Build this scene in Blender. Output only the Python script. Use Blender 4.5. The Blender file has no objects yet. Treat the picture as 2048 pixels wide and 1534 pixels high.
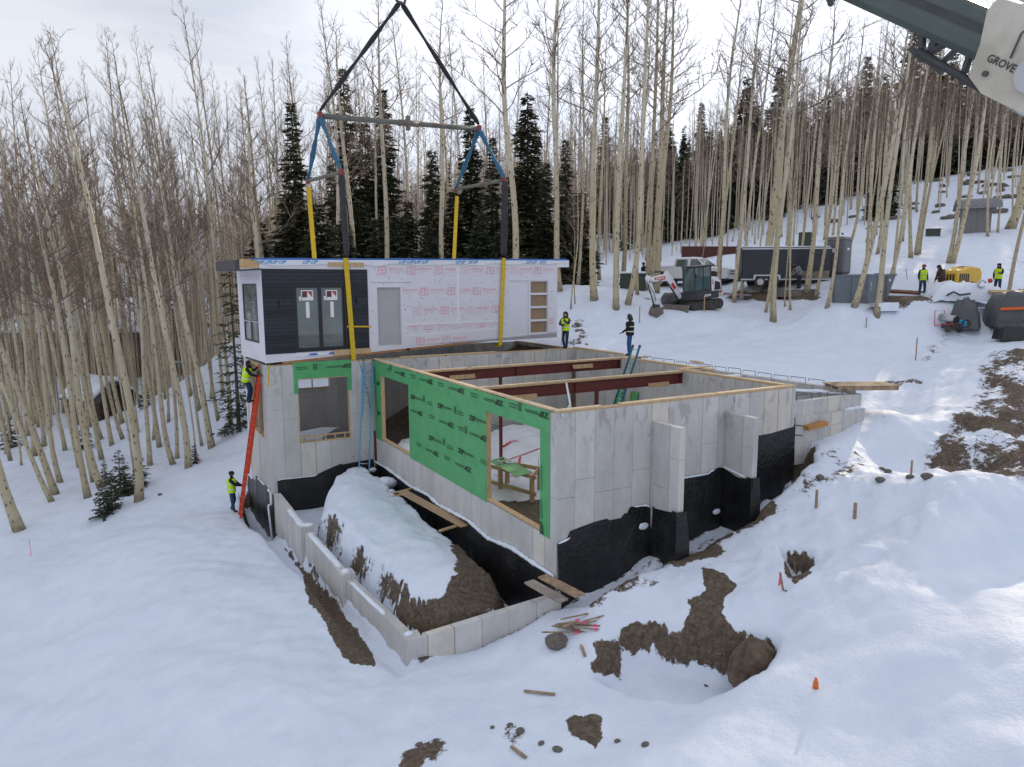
import bpy, math, random
import numpy as np
from mathutils import Vector, Matrix
random.seed(7); RNG = np.random.default_rng(11)
SC = bpy.context.scene; COL = SC.collection
PI = math.pi; R = math.radians
# ---------------- camera ----------------
FOC = 1407.93; PITCH = R(8.111); YAW = R(29.265); ROLL = R(-.202)
CAM = np.array([-9.137, -14.079, 3.137])
_c, _s = math.cos(YAW), math.sin(YAW)
_r0 = np.array([_c, -_s, 0]); _fh = np.array([_s, _c, 0]); _up = np.array([0, 0, 1.])
_fw = _fh*math.cos(PITCH)-_up*math.sin(PITCH); _u2 = _fh*math.sin(PITCH)+_up*math.cos(PITCH)
_rt = math.cos(ROLL)*_r0+math.sin(ROLL)*_u2; _cu = -math.sin(ROLL)*_r0+math.cos(ROLL)*_u2
def ray(px, py): return _fw+_rt*((px-1024)/FOC)-_cu*((py-767)/FOC)
def at_d(px, py, d): return CAM+ray(px, py)*d
def at_z(px, py, z): r = ray(px, py); return CAM+r*((z-CAM[2])/r[2])
def at_u(px, py, u): r = ray(px, py); return CAM+r*((u-CAM[0])/r[0])
def at_v(px, py, v): r = ray(px, py); return CAM+r*((v-CAM[1])/r[1])
def project(p):
    d = np.asarray(p, float)-CAM; z = d@_fw
    return 1024+FOC*(d@_rt)/z, 767-FOC*(d@_cu)/z, z
cam = bpy.data.cameras.new('camera'); camo = bpy.data.objects.new('camera', cam); COL.objects.link(camo)
cam.sensor_width = 36; cam.lens = FOC/2048*36; cam.clip_end = 3000; cam.clip_start = .1
m = Matrix.Identity(4)
for i in range(3): m[i][0], m[i][1], m[i][2], m[i][3] = _rt[i], _cu[i], -_fw[i], CAM[i]
camo.matrix_world = m; SC.camera = camo
# ---------------- objects ----------------
OFF = {}
def tag(o, label=None, cat=None, group=None, kind=None):
    if label: o['label'] = label
    if cat: o['category'] = cat
    if group: o['group'] = group
    if kind: o['kind'] = kind
    return o
def thing(name, label, cat, loc=(0, 0, 0), rotz=0, group=None):
    o = bpy.data.objects.new(name, None); COL.objects.link(o); o.empty_display_size = .1
    o.location = [float(c) for c in loc]; o.rotation_euler = (0, 0, rotz)
    return tag(o, label, cat, group)
def copy_thing(o, parent=None):
    c = o.copy(); COL.objects.link(c); c.parent = parent
    for ch in list(o.children): copy_thing(ch, c)
    return c
def nrm(v):
    v = np.asarray(v, float); return v/max(1e-9, np.linalg.norm(v))
class MB:
    def __init__(s): s.v = []; s.f = []; s.m = []
    def add(s, vs, fs, m=0):
        b = len(s.v); s.v.extend([tuple(map(float, q)) for q in vs])
        for f in fs: s.f.append(tuple(i+b for i in f)); s.m.append(m)
        return s
    def hexa(s, p, m=0):   # 4 bottom ccw, 4 top ccw
        return s.add(p, [(3, 2, 1, 0), (4, 5, 6, 7), (0, 1, 5, 4), (1, 2, 6, 5), (2, 3, 7, 6), (3, 0, 4, 7)], m)
    def box(s, x0, x1, y0, y1, z0, z1, m=0):
        return s.hexa([(x0, y0, z0), (x1, y0, z0), (x1, y1, z0), (x0, y1, z0), (x0, y0, z1), (x1, y0, z1), (x1, y1, z1), (x0, y1, z1)], m)
    def cbox(s, c, size, rz=0, m=0, rx=0, ry=0):
        M = (Matrix.Translation(Vector([float(q) for q in c]))@Matrix.Rotation(rz, 4, 'Z')@Matrix.Rotation(ry, 4, 'Y')@Matrix.Rotation(rx, 4, 'X'))
        a, b, d = size[0]/2, size[1]/2, size[2]/2
        return s.hexa([tuple(M@Vector(q)) for q in ((-a, -b, -d), (a, -b, -d), (a, b, -d), (-a, b, -d), (-a, -b, d), (a, -b, d), (a, b, d), (-a, b, d))], m)
    def bar(s, p0, p1, w, h, up=(0, 0, 1), m=0, w1=None, h1=None):
        p0 = np.asarray(p0, float); p1 = np.asarray(p1, float); d = nrm(p1-p0); up = np.asarray(up, float)
        if abs(d@nrm(up)) > .98: up = np.array([1., 0, 0]) if abs(d[0]) < .9 else np.array([0, 1., 0])
        x = nrm(np.cross(d, up)); y = np.cross(x, d); w1 = w if w1 is None else w1; h1 = h if h1 is None else h1
        q = []
        for p, ww, hh in ((p0, w, h), (p1, w1, h1)):
            q += [p-x*ww/2-y*hh/2, p+x*ww/2-y*hh/2, p+x*ww/2+y*hh/2, p-x*ww/2+y*hh/2]
        return s.hexa([q[0], q[1], q[2], q[3], q[4], q[5], q[6], q[7]], m)
    def tube(s, pts, rad, n=8, m=0, cap=True):
        pts = [np.asarray(p, float) for p in pts]; k = len(pts)
        if not hasattr(rad, '__len__'): rad = [rad]*k
        b = len(s.v); x = None
        for i, p in enumerate(pts):
            d = nrm(pts[min(i+1, k-1)]-pts[max(i-1, 0)])
            if x is None:
                a = np.array([0, 0, 1.]) if abs(d[2]) < .9 else np.array([1., 0, 0]); x = nrm(np.cross(d, a))
            else: x = nrm(x-d*(x@d))
            y = np.cross(d, x)
            for j in range(n):
                a = 2*PI*j/n; q = p+(x*math.cos(a)+y*math.sin(a))*rad[i]; s.v.append((float(q[0]), float(q[1]), float(q[2])))
        for i in range(k-1):
            for j in range(n):
                s.f.append((b+i*n+j, b+i*n+(j+1) % n, b+(i+1)*n+(j+1) % n, b+(i+1)*n+j)); s.m.append(m)
        if cap and n > 3:
            s.f.append(tuple(b+j for j in reversed(range(n)))); s.m.append(m)
            s.f.append(tuple(b+(k-1)*n+j for j in range(n))); s.m.append(m)
        return s
    def prism(s, poly, o, ex, ey, depth, m=0):  # polygon (list of 2d) in the plane o+ex*a+ey*b, extruded along ex x ey by depth
        o, ex, ey = (np.asarray(q, float) for q in (o, ex, ey)); n = np.cross(ex, ey)
        k = len(poly); A = [o+ex*a+ey*b for a, b in poly]; B = [q+n*depth for q in A]
        fs = [tuple(reversed(range(k))), tuple(range(k, 2*k))]+[(i, (i+1) % k, k+(i+1) % k, k+i) for i in range(k)]
        if depth < 0: fs = [tuple(reversed(f)) for f in fs]
        return s.add(A+B, fs, m)
    def ell(s, c, r, n=12, k=8, m=0, rot=None):
        c = np.asarray(c, float); vs = []; fs = []
        for i in range(k+1):
            t = PI*i/k
            for j in range(n):
                a = 2*PI*j/n; q = np.array([r[0]*math.sin(t)*math.cos(a), r[1]*math.sin(t)*math.sin(a), r[2]*math.cos(t)])
                if rot is not None: q = np.array(rot@Vector(q))
                vs.append(c+q)
        for i in range(k):
            for j in range(n): fs.append((i*n+j, (i+1)*n+j, (i+1)*n+(j+1) % n, i*n+(j+1) % n))
        return s.add(vs, fs, m)
    def loft(s, rings, m=0, cap=True):
        n = len(rings[0]); vs = [q for r_ in rings for q in r_]; fs = []
        for i in range(len(rings)-1):
            for j in range(n): fs.append((i*n+j, i*n+(j+1) % n, (i+1)*n+(j+1) % n, (i+1)*n+j))
        if cap: fs.append(tuple(reversed(range(n)))); fs.append(tuple((len(rings)-1)*n+j for j in range(n)))
        return s.add(vs, fs, m)
    def build(s, name, mats, parent=None, world=False, smooth=False, bevel=0, base=None):
        me = bpy.data.meshes.new(name); off = np.zeros(3)
        if world: off = OFF.get(parent.name, np.array(parent.location)) if parent else np.asarray(base if base is not None else (0, 0, 0), float)
        elif base is not None: off = np.asarray(base, float)
        V = np.array(s.v)-off if len(s.v) else np.zeros((0, 3))
        me.from_pydata(V.tolist(), [], s.f)
        mats = mats if isinstance(mats, (list, tuple)) else [mats]
        for q in mats: me.materials.append(q)
        if len(mats) > 1: me.polygons.foreach_set('material_index', s.m)
        if smooth: me.polygons.foreach_set('use_smooth', [True]*len(s.f))
        me.update(); o = bpy.data.objects.new(name, me); COL.objects.link(o)
        if parent: o.parent = parent; OFF[o.name] = OFF.get(parent.name, np.array(parent.location)) if world else np.zeros(3)
        elif base is not None: o.location = [float(q) for q in base]
        if bevel:
            b = o.modifiers.new('bevel', 'BEVEL'); b.width = bevel; b.segments = 2; b.limit_method = 'ANGLE'
        return o
# ---------------- noise ----------------
_P = RNG.random((256, 256))
def vnoise(x, y, seed=0):
    x = np.asarray(x, float)+seed*17.3; y = np.asarray(y, float)+seed*9.7
    xi = np.floor(x).astype(int); yi = np.floor(y).astype(int); fx = x-xi; fy = y-yi
    fx = fx*fx*(3-2*fx); fy = fy*fy*(3-2*fy)
    g = lambda a, b: _P[a % 256, b % 256]
    return (g(xi, yi)*(1-fx)+g(xi+1, yi)*fx)*(1-fy)+(g(xi, yi+1)*(1-fx)+g(xi+1, yi+1)*fx)*fy-.5
def fbm(x, y, oct=4, seed=0):
    t = 0; a = 1
    for i in range(oct): t = t+a*vnoise(np.asarray(x)*2**i, np.asarray(y)*2**i, seed+i); a *= .5
    return t
def sstep(a, b, x):
    t = np.clip((np.asarray(x, float)-a)/(b-a), 0, 1); return t*t*(3-2*t)
# ---------------- materials ----------------
class G:
    def __init__(s, name):
        s.mat = bpy.data.materials.new(name); s.mat.use_nodes = True; s.t = s.mat.node_tree; s.t.nodes.clear()
        s.out = s.n('ShaderNodeOutputMaterial'); s.p = s.n('ShaderNodeBsdfPrincipled'); s.l(s.p.outputs[0], s.out.inputs[0])
    def n(s, ty, **kw):
        q = s.t.nodes.new(ty)
        for k, v in kw.items(): setattr(q, k, v)
        return q
    def l(s, a, b): s.t.links.new(a, b); return s
    def set(s, sock, v):
        if hasattr(v, 'is_linked') or isinstance(v, bpy.types.NodeSocket): s.l(v, sock)
        elif isinstance(v, (tuple, list)) and len(v) == 3 and sock.type == 'RGBA': sock.default_value = (*v, 1)
        else: sock.default_value = v
    def math(s, op, a, b=None, c=None, clamp=False):
        q = s.n('ShaderNodeMath', operation=op, use_clamp=clamp)
        s.set(q.inputs[0], a)
        if b is not None: s.set(q.inputs[1], b)
        if c is not None: s.set(q.inputs[2], c)
        return q.outputs[0]
    def mix(s, f, a, b, blend='MIX'):
        q = s.n('ShaderNodeMix', data_type='RGBA', blend_type=blend); s.set(q.inputs[0], f); s.set(q.inputs[6], a); s.set(q.inputs[7], b); return q.outputs[2]
    def co(s, scale=(1, 1, 1), kind='Object'):
        t = s.n('ShaderNodeTexCoord'); q = s.n('ShaderNodeMapping'); q.inputs['Scale'].default_value = scale; s.l(t.outputs[kind], q.inputs[0]); return q.outputs[0]
    def noise(s, co, scale, detail=4, rough=.55, dist=0):
        q = s.n('ShaderNodeTexNoise'); s.l(co, q.inputs['Vector']); q.inputs['Scale'].default_value = scale; q.inputs['Detail'].default_value = detail; q.inputs['Roughness'].default_value = rough; q.inputs['Distortion'].default_value = dist; return q.outputs['Fac']
    def ramp(s, f, stops):
        q = s.n('ShaderNodeValToRGB'); e = q.color_ramp.elements
        while len(e) < len(stops): e.new(.5)
        for i, (p, c) in enumerate(stops): e[i].position = p; e[i].color = (*c, 1) if len(c) == 3 else c
        s.l(f, q.inputs[0]); return q.outputs[0]
    def sm(s, a, b, x):
        q = s.n('ShaderNodeMapRange', interpolation_type='SMOOTHSTEP'); q.inputs['From Min'].default_value = a; q.inputs['From Max'].default_value = b; s.l(x, q.inputs['Value']); return q.outputs[0]
    def bump(s, h, strength=.3, dist=.05):
        q = s.n('ShaderNodeBump'); q.inputs['Strength'].default_value = strength; q.inputs['Distance'].default_value = dist; s.l(h, q.inputs['Height']); s.l(q.outputs[0], s.p.inputs['Normal']); return s
    def done(s, col, rough=.7, metal=0, spec=None):
        s.set(s.p.inputs['Base Color'], col); s.set(s.p.inputs['Roughness'], rough); s.set(s.p.inputs['Metallic'], metal)
        if spec is not None: s.p.inputs['Specular IOR Level'].default_value = spec
        return s.mat
def mat(name, col, rough=.65, var=.18, scale=6, bump=.15, metal=0, st=(1, 1, 1), dist=.01, dirt=None, dirt_amt=.5, spec=None):
    g = G(name); c = g.co(st); n = g.noise(c, scale, 5)
    a = tuple(max(0, q*(1-var)) for q in col); b = tuple(min(1, q*(1+var)) for q in col)
    k = g.ramp(n, [(.3, a), (.7, b)])
    if dirt:
        d = g.noise(c, scale*.35, 6, .65); k = g.mix(g.math('MULTIPLY', g.sm(.48, .68, d), dirt_amt), k, dirt)
    if bump: g.bump(g.noise(c, scale*4, 4), bump, dist)
    return g.done(k, rough, metal, spec)
# ---------------- terrain ----------------
B, B1, B2, A, A1, A2 = 13.95, 9.30, 4.62, 8.53, 10.30, 9.43     # foundation plan
CP = []
def cz(*l):
    for px, py, z in l: CP.append(at_z(px, py, z))
def cd(*l):
    for px, py, d in l: CP.append(at_d(px, py, d))
def cw(*l):
    for q in l: CP.append(np.array(q, float))
cz((1024, 1530, -5.3), (700, 1500, -5.7), (300, 1500, -6.2), (20, 1534, -7.2), (330, 1050, -6.15), (330, 1200, -6.1), (310, 1350, -6.1),
   (0, 1130, -8.5), (100, 1080, -8.3), (0, 1300, -8.1), (100, 1420, -7.4), (200, 1010, -7.6), (30, 1055, -8.4), (270, 995, -7.3), (345, 972, -7.0),
   (465, 1023, -6.2), (440, 935, -6.35), (490, 905, -6.6), (380, 935, -6.7), (200, 900, -8.8), (420, 880, -7.9), (60, 900, -9.2), (450, 780, -8.0), (200, 835, -9.3), (100, 770, -8.8),
   (300, 715, -8.0), (450, 700, -6.6), (520, 1200, -5.85), (450, 1100, -6.05), (420, 1300, -5.9), (600, 1300, -5.75), (560, 1420, -5.7),
   (600, 1140, -5.75), (560, 1080, -5.95), (650, 1235, -5.8), (700, 1330, -5.85), (900, 1335, -5.8), (1000, 1290, -5.45), (1120, 1212, -4.75), (1060, 1260, -5.15), (900, 1420, -5.5), (1100, 1380, -5.2))
cw((-2, 1, -5.85), (-2, 6, -5.9), (-2, 11, -5.95), (-.3, 3, -5.7), (-.3, 10, -5.6), (-4.9, 10, -6.1), (-4.9, 4, -6.0), (-4.6, 15, -6.5), (-4.7, 19, -6.8), (-8, 24, -7.2), (-4, 22, -6), (0, 24, -3.8), (6, 24, -1.2), (10, 22, .1), (2, 32, -2), (-15, 40, -8), (0, 45, -.6))
for x, y, v in ((1150, 1207, -1.1), (1230, 1167, -1.1), (1400, 1087, -1.1), (1520, 1017, -1.0), (1600, 902, -.8)): CP.append(at_v(x, y, v))
cw((12.2, -.2, -1.0), (10.5, -.4, -1.35), (9.2, -.6, -1.7), (12.4, 1.5, -.7), (12.5, 6, -.5), (12.6, 10, -.45), (11.5, 14.5, -.15), (10.6, 17, 0))
cz((1250, 1260, -4.75), (1480, 1195, -4.0), (1640, 1130, -3.45), (1700, 1100, -3.3), (1600, 980, -2.9), (2000, 1060, -2.75), (2040, 1300, -3.1), (2040, 1530, -3.6), (1600, 1400, -4.3), (1700, 1520, -4.45), (1350, 1500, -4.9), (1850, 1200, -3.2), (1850, 1420, -3.9), (1550, 1260, -4.25))
cd((1160, 690, 36), (1260, 685, 37), (1300, 650, 39), (1230, 600, 41.5), (1360, 622, 41), (1545, 640, 39), (1500, 690, 36), (1420, 690, 36), (1700, 608, 38.2), (1600, 620, 40), (1845, 590, 39.1), (1990, 585, 40.5), (1550, 582, 44), (1380, 574, 49), (1250, 575, 50), (1130, 575, 45), (1150, 605, 42), (800, 540, 62), (600, 590, 62),
   (1830, 722, 32.5), (1890, 662, 36), (1990, 682, 33), (1780, 650, 36), (1650, 700, 34), (1880, 957, 20), (2040, 962, 18.4), (1960, 800, 24.5), (2010, 700, 30), (1700, 862, 25.6), (1760, 765, 30), (1650, 885, 24.3), (1790, 930, 21.3), (1870, 720, 31.5), (1940, 965, 17.5), (2080, 900, 20), (2080, 760, 26),
   (1700, 520, 46), (1900, 520, 46), (1960, 465, 56), (2040, 500, 50), (1760, 470, 60), (1600, 480, 66), (2040, 335, 85), (1800, 380, 85), (1600, 440, 90), (1450, 480, 85), (1330, 520, 70), (1230, 540, 62), (1200, 500, 100), (1000, 500, 110),
   (0, 620, 190), (300, 585, 210), (480, 600, 120), (560, 420, 280), (700, 440, 260), (900, 440, 250), (200, 490, 330), (0, 500, 330), (1200, 440, 190), (1500, 380, 170), (1800, 335, 150), (2048, 290, 130), (1300, 400, 330), (1800, 300, 330), (2300, 290, 200), (2300, 500, 50), (2300, 900, 22), (-300, 700, 100), (-300, 1000, 40), (-300, 1300, 20))
cw((-9, -14, -5.3), (-9, -40, -5), (30, -30, -2), (-60, -10, -9), (60, 0, 3), (-60, 60, -9), (-200, 100, 0), (300, 100, 40), (0, -200, -5))
CP = np.array(CP)
def _phi(d2): return np.sqrt(d2+1.2**2)
_D = ((CP[:, None, :2]-CP[None, :, :2])**2).sum(-1)
_n = len(CP); _K = np.zeros((_n+1, _n+1)); _K[:_n, :_n] = -_phi(_D)+np.eye(_n)*.15; _K[:_n, _n] = 1; _K[_n, :_n] = 1
_W = np.linalg.solve(_K, np.append(CP[:, 2], 0))
def zbase(x, y):
    sh = np.shape(x); x = np.ravel(x); y = np.ravel(y); o = np.empty(len(x))
    for i in range(0, len(x), 20000):
        d2 = (x[i:i+20000, None]-CP[None, :, 0])**2+(y[i:i+20000, None]-CP[None, :, 1])**2
        o[i:i+20000] = -_phi(d2)@_W[:_n]+_W[_n]
    return o.reshape(sh)
def poly_sd(x, y, P):      # signed distance, positive inside
    P = np.asarray(P, float)[:, :2]; x = np.asarray(x, float); y = np.asarray(y, float); d = np.full(x.shape, 1e9); ins = np.zeros(x.shape, bool)
    for i in range(len(P)):
        a = P[i]; b = P[(i+1) % len(P)]; e = b-a; t = np.clip(((x-a[0])*e[0]+(y-a[1])*e[1])/max(1e-9, e@e), 0, 1)
        d = np.minimum(d, np.hypot(x-a[0]-t*e[0], y-a[1]-t*e[1]))
        c = ((a[1] > y) != (b[1] > y))
        with np.errstate(all='ignore'): xi = (b[0]-a[0])*(y-a[1])/(b[1]-a[1])+a[0]
        ins ^= c & (x < xi)
    return np.where(ins, d, -d)
def carve(Z, X, Y, P, zt, w0, w1, jag=0):
    sd = poly_sd(X, Y, P)
    if jag: sd = sd+jag*fbm(X*1.7, Y*1.7, 3, 5)
    k = sstep(-w0, w1, sd); return Z*(1-k)+zt*k
def mspace(segs):
    o = []
    for a, b, d in segs: o.append(np.arange(a, b, d))
    o.append([segs[-1][1]]); return np.concatenate(o)
def geo(a, d0, far, k=1.12):
    o = []; x = a; d = d0
    while x < far: d *= k; x += d; o.append(x)
    return np.array(o)
GX = np.concatenate([-geo(13, .3, 420, 1.1)[::-1], mspace([(-13, -8, .2), (-8, -5, .12), (-5, .8, .085), (.8, 10, .1), (10, 16, .14), (16, 46, .4)]), geo(46, .5, 420, 1.1)])
GY = np.concatenate([-geo(14.5, .3, 300, 1.2)[::-1], mspace([(-14.5, -9, .14), (-9, 1, .085), (1, 14, .1), (14, 22, .16), (22, 50, .4)]), geo(50, .5, 480, 1.09)])
TX, TY = np.meshgrid(GX, GY, indexing='ij')
TZ = zbase(TX, TY)
dist = np.hypot(TX-CAM[0], TY-CAM[1])
TZ = TZ+.22*fbm(TX*.35, TY*.35, 4, 2)*sstep(2, 9, dist)+.06*fbm(TX*1.3, TY*1.3, 4, 3)+np.where(dist > 60, 1.5*fbm(TX*.05, TY*.05, 3, 9), 0)*sstep(60, 130, dist)
inside0 = None
# churned lumps right of the house and along the crest
lump = poly_sd(TX, TY, [(2, -1.2), (9, -1), (14, -.5), (18, 4), (26, 12), (24, -2), (14, -8), (4, -6), (-1, -2.5)])
TZ = TZ+sstep(-.5, 1.5, lump)*(.16*fbm(TX*1.6, TY*1.6, 4, 21)+.05*fbm(TX*5, TY*5, 3, 22))
ruts = poly_sd(TX, TY, [(9, 12), (12, 9), (24, 9), (34, 16), (30, 22), (14, 19)])
TZ = TZ+sstep(-1, 2, ruts)*.13*fbm(TX*.7, TY*1.8, 4, 31)
lft = poly_sd(TX, TY, [(-4.6, 14), (-4.6, 0), (-5.5, -1), (-7.5, 2), (-7.5, 16), (-5.5, 18)])
TZ = TZ+sstep(-.8, .6, lft)*.07*fbm(TX*3, TY*3, 4, 41)
TZ = TZ+.10*np.abs(vnoise(TX*.9+TY*.5, TY*.9-TX*.3, 77))*sstep(-30, -4, -np.hypot(TX-2, TY+8)*3)
# dips and drifts of the untouched front snow
TZ = TZ+.17*fbm(TX*.75+TY*.3, TY*.55, 2, 55)*sstep(0, 3, -2.2-TY)*sstep(-3, 1, TX)
TZ = TZ+.12*fbm((TX+TY*.8)*.9, (TY-TX*.8)*.16, 3, 58)*sstep(0, 2, -4.6-TX)
# right bank of spoil
bank = poly_sd(TX, TY, [at_d(*q)[:2] for q in ((1835, 972, 19.6), (1880, 905, 21.4), (1940, 800, 24.5), (1980, 690, 30.5), (2080, 680, 30), (2250, 960, 17), (2060, 975, 17.6))])
bank_m = sstep(-.6, .5, bank+.5*fbm(TX*.8, TY*.8, 3, 61)); TZ = TZ+bank_m*(.25*fbm(TX*1.2, TY*1.2, 4, 62)+.1*fbm(TX*5, TY*5, 2, 63))
# front snow drift before the bank
q0 = at_d(1945, 975, 16.6); TZ = TZ+.75*np.exp(-(((TX-q0[0])/2.6)**2+((TY-q0[1])/1.1)**2))
# ------- excavation -------
TRENCH = [(-.2, .16), (8.4, .16), (8.62, .1), (9.3, -.1), (9.0, -.35), (7.9, -.75), (6.4, -1.0), (4.1, -1.05), (1.2, -1.05), (.25, -.95), (-.2, -.5)]
TZ = carve(TZ, TX, TY, TRENCH, -5.0+.22*np.clip(TX, 0, 9), .22, .22, .25)
TZ = np.maximum(TZ, np.where(poly_sd(TX, TY, TRENCH) > -.3, -4.05-1.6*((TX-2.9)/1.3)**2-.25*np.abs(TY+.45)-.5*np.maximum(0, -.15-TY)**2, -99))  # snow slid against the wall
FLOORS = [[(0, 0), (A, 0), (A, B2), (A2, B2), (A2, B1), (A1, B1), (A1, B), (9.95, B), (9.95, 19.2), (-4.2, 19.2), (-4.2, B), (0, B)]]
def fl(Z, P, z): return np.where(poly_sd(TX, TY, P) > .13, z, Z)
TZ = fl(TZ, FLOORS[0], -4.03+.03*fbm(TX*2, TY*2, 3, 71))
TZ = fl(TZ, [(A+.15, .2), (11.7, .2), (11.7, 11), (10.45, 11.2), (10.45, 9.4), (9.55, 9.2), (9.55, 4.8), (8.66, 4.5)], -1.35+.1*fbm(TX, TY, 3, 72))
YARD = [(-4.1, 14.07), (-4.08, 9.5), (-3.86, 5.3), (-3.5, 1.0), (-.1, -.32), (.12, -.2), (.12, 14.07)]
k = sstep(-.05, .06, poly_sd(TX, TY, YARD)); TZ = TZ*(1-k)+(-5.85+.05*fbm(TX*2, TY*2, 3, 73))*k
MOUND = [(-.78, 13.55), (-1.5, 13.3), (-2.3, 12.4), (-2.9, 11), (-3.35, 9.6), (-3.2, 7), (-3.05, 4.5), (-3.05, 2.2), (-2.55, 1.15), (-1.2, .95), (-.72, 1.6), (-.62, 4), (-.66, 9), (-.62, 12)]
sd = poly_sd(TX, TY, MOUND)+.22*fbm(TX*1.8, TY*1.8, 4, 81)
top = -4.62+.34*sstep(4, 13.5, TY)+.22*sstep(0, 1.2, sd)-.45*sstep(-2.2, -3.4, TX)*sstep(8, 12, TY)-.5*sstep(2.8, 1.0, TY)+.10*fbm(TX*1.2, TY*1.2, 4, 82)+.05*fbm(TX*4.5, TY*4.5, 3, 83)*sstep(-2.6, -1.2, TX)
mk = sstep(-.34, .16, sd)*(poly_sd(TX, TY, YARD) > -.02)
TZ = np.where(mk > 0, TZ*(1-mk)+top*mk, TZ); MOUND_K = mk
# trench outside the retaining wall and left of the garage block
LT = [(-4.1, 14), (-4.1, 9.5), (-3.9, 5.3), (-3.5, .9), (-3.45, .6), (-4.0, .5), (-4.55, 4.0), (-4.75, 8.5), (-5.0, 12), (-5.15, 15.5), (-4.6, 20), (-4.1, 20)]
TZ = carve(TZ, TX, TY, LT, -6.15-.03*np.clip(TY, 0, 20)-.7*sstep(12.5, 15, TY), .1, .22, .12)
# test hole in front, with its sharp lip
HOLE = [at_z(*q)[:2] for q in ((1225, 1298, -4.9), (1290, 1262, -4.75), (1400, 1272, -4.65), (1490, 1278, -4.5), (1545, 1300, -4.5), (1520, 1350, -4.6), (1400, 1388, -4.75), (1280, 1372, -4.85), (1180, 1342, -5.0))]
TZ = carve(TZ, TX, TY, HOLE, -5.5, .16, .45, .2)
PIT2 = [at_z(*q)[:2] for q in ((1560, 1120, -3.8), (1620, 1128, -3.75), (1625, 1150, -3.8), (1590, 1172, -3.85))]
TZ = carve(TZ, TX, TY, PIT2, -4.15, .1, .25)
# flat yard pads
for (px, py, d, rx) in ((1840, 592, 39, 3.0), (1700, 606, 38.2, 2.2), (1365, 618, 41, 2.4)):
    q = at_d(px, py, d); kk = np.exp(-(((TX-q[0])**2+(TY-q[1])**2)/rx**2)**2); TZ = TZ*(1-kk)+q[2]*kk
def zg(x, y):
    i = int(np.clip(np.searchsorted(GX, x)-1, 0, len(GX)-2)); j = int(np.clip(np.searchsorted(GY, y)-1, 0, len(GY)-2))
    a = (x-GX[i])/(GX[i+1]-GX[i]); b = (y-GY[j])/(GY[j+1]-GY[j])
    return float((TZ[i, j]*(1-a)+TZ[i+1, j]*a)*(1-b)+(TZ[i, j+1]*(1-a)+TZ[i+1, j+1]*a)*b)
def ground(px, py, d0=6, d1=400):
    r = ray(px, py); d = d0; p = CAM+r*d
    while d < d1:
        st = max(.1, d*.006); q = CAM+r*(d+st)
        if q[2] < zg(q[0], q[1]):
            lo, hi = d, d+st
            for _ in range(12):
                mi = (lo+hi)/2; q = CAM+r*mi
                if q[2] < zg(q[0], q[1]): hi = mi
                else: lo = mi
            q = CAM+r*hi; return np.array([q[0], q[1], zg(q[0], q[1])])
        d += st
    q = CAM+r*d1; return np.array([q[0], q[1], zg(q[0], q[1])])
# ---- where the soil shows ----
DIRT = np.zeros(TX.shape)
def dirt(poly, amt=1., soft=.25, jag=.35, px=True):
    global DIRT
    P = [ground(*q)[:2] for q in poly] if px else poly
    sd = poly_sd(TX, TY, P)+jag*fbm(TX*2.2, TY*2.2, 4, 91)
    DIRT = np.maximum(DIRT, amt*sstep(-soft, soft, sd))
gx = np.gradient(TZ, axis=0)/np.gradient(TX, axis=0); gy = np.gradient(TZ, axis=1)/np.gradient(TY, axis=1)
slope = np.hypot(gx, gy)
DIRT = np.maximum(DIRT, sstep(1.5, 3.0, slope)*(dist < 60)*np.where(MOUND_K > 0, .2+.9*np.maximum(0, fbm(TX*1.1, TY*1.1, 3, 92)+.25)+.45*sstep(5, 2.5, TY), 1.0))
dirt([(566, 1092), (592, 1130), (606, 1152), (612, 1188), (625, 1215), (642, 1228), (660, 1268), (680, 1312), (700, 1326), (756, 1335), (742, 1300), (716, 1264), (690, 1228), (662, 1195), (636, 1162), (612, 1142), (585, 1110)], .95, .08, .1)
dirt([(905, 1088), (930, 1080), (960, 1105), (990, 1128), (1003, 1165), (1000, 1195), (935, 1240), (870, 1272), (846, 1268), (872, 1232), (852, 1218), (885, 1192), (905, 1160), (915, 1130)], .9, .12, .3)
dirt([(-3.3, .9), (-.6, .9), (-.6, 2.0), (-1.6, 1.7), (-3.3, 1.6)], .9, .2, .35, False)
dirt([(1395, 1130), (1440, 1140), (1470, 1165), (1450, 1195), (1440, 1225), (1470, 1268), (1492, 1265), (1490, 1292), (1440, 1295), (1400, 1287), (1330, 1292), (1240, 1282), (1240, 1265), (1270, 1242), (1310, 1240), (1340, 1265), (1372, 1255), (1385, 1215), (1375, 1200), (1410, 1180)], 1, .07, .14)
dirt([(1265, 1152), (1340, 1112), (1400, 1086), (1440, 1055), (1490, 1035), (1530, 1012), (1545, 1020), (1500, 1055), (1450, 1085), (1432, 1112), (1350, 1142)], .9, .2, .4)
dirt([(1140, 1208), (1230, 1160), (1270, 1150), (1300, 1165), (1230, 1200), (1170, 1215)], .62, .3, .7)
dirt([(1180, 1290), (1235, 1288), (1240, 1312), (1225, 1340), (1185, 1342), (1200, 1315)], .9, .12, .25)
dirt([(1250, 1175), (1300, 1160), (1310, 1180), (1260, 1195)], .5, .3, .7)
dirt([(1560, 1122), (1620, 1128), (1622, 1150), (1592, 1165), (1570, 1150)], .9, .1, .2)
dirt([(1655, 905), (1700, 900), (1735, 930), (1700, 965), (1640, 975), (1600, 1000), (1560, 1010), (1590, 975), (1640, 945)], .5, .4, .9)
dirt([(1132, 1425), (1185, 1428), (1205, 1470), (1190, 1492), (1160, 1470), (1130, 1445)], .8, .1, .3)
dirt([(800, 1500), (880, 1478), (905, 1495), (880, 1534), (800, 1534)], .75, .15, .4)
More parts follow.
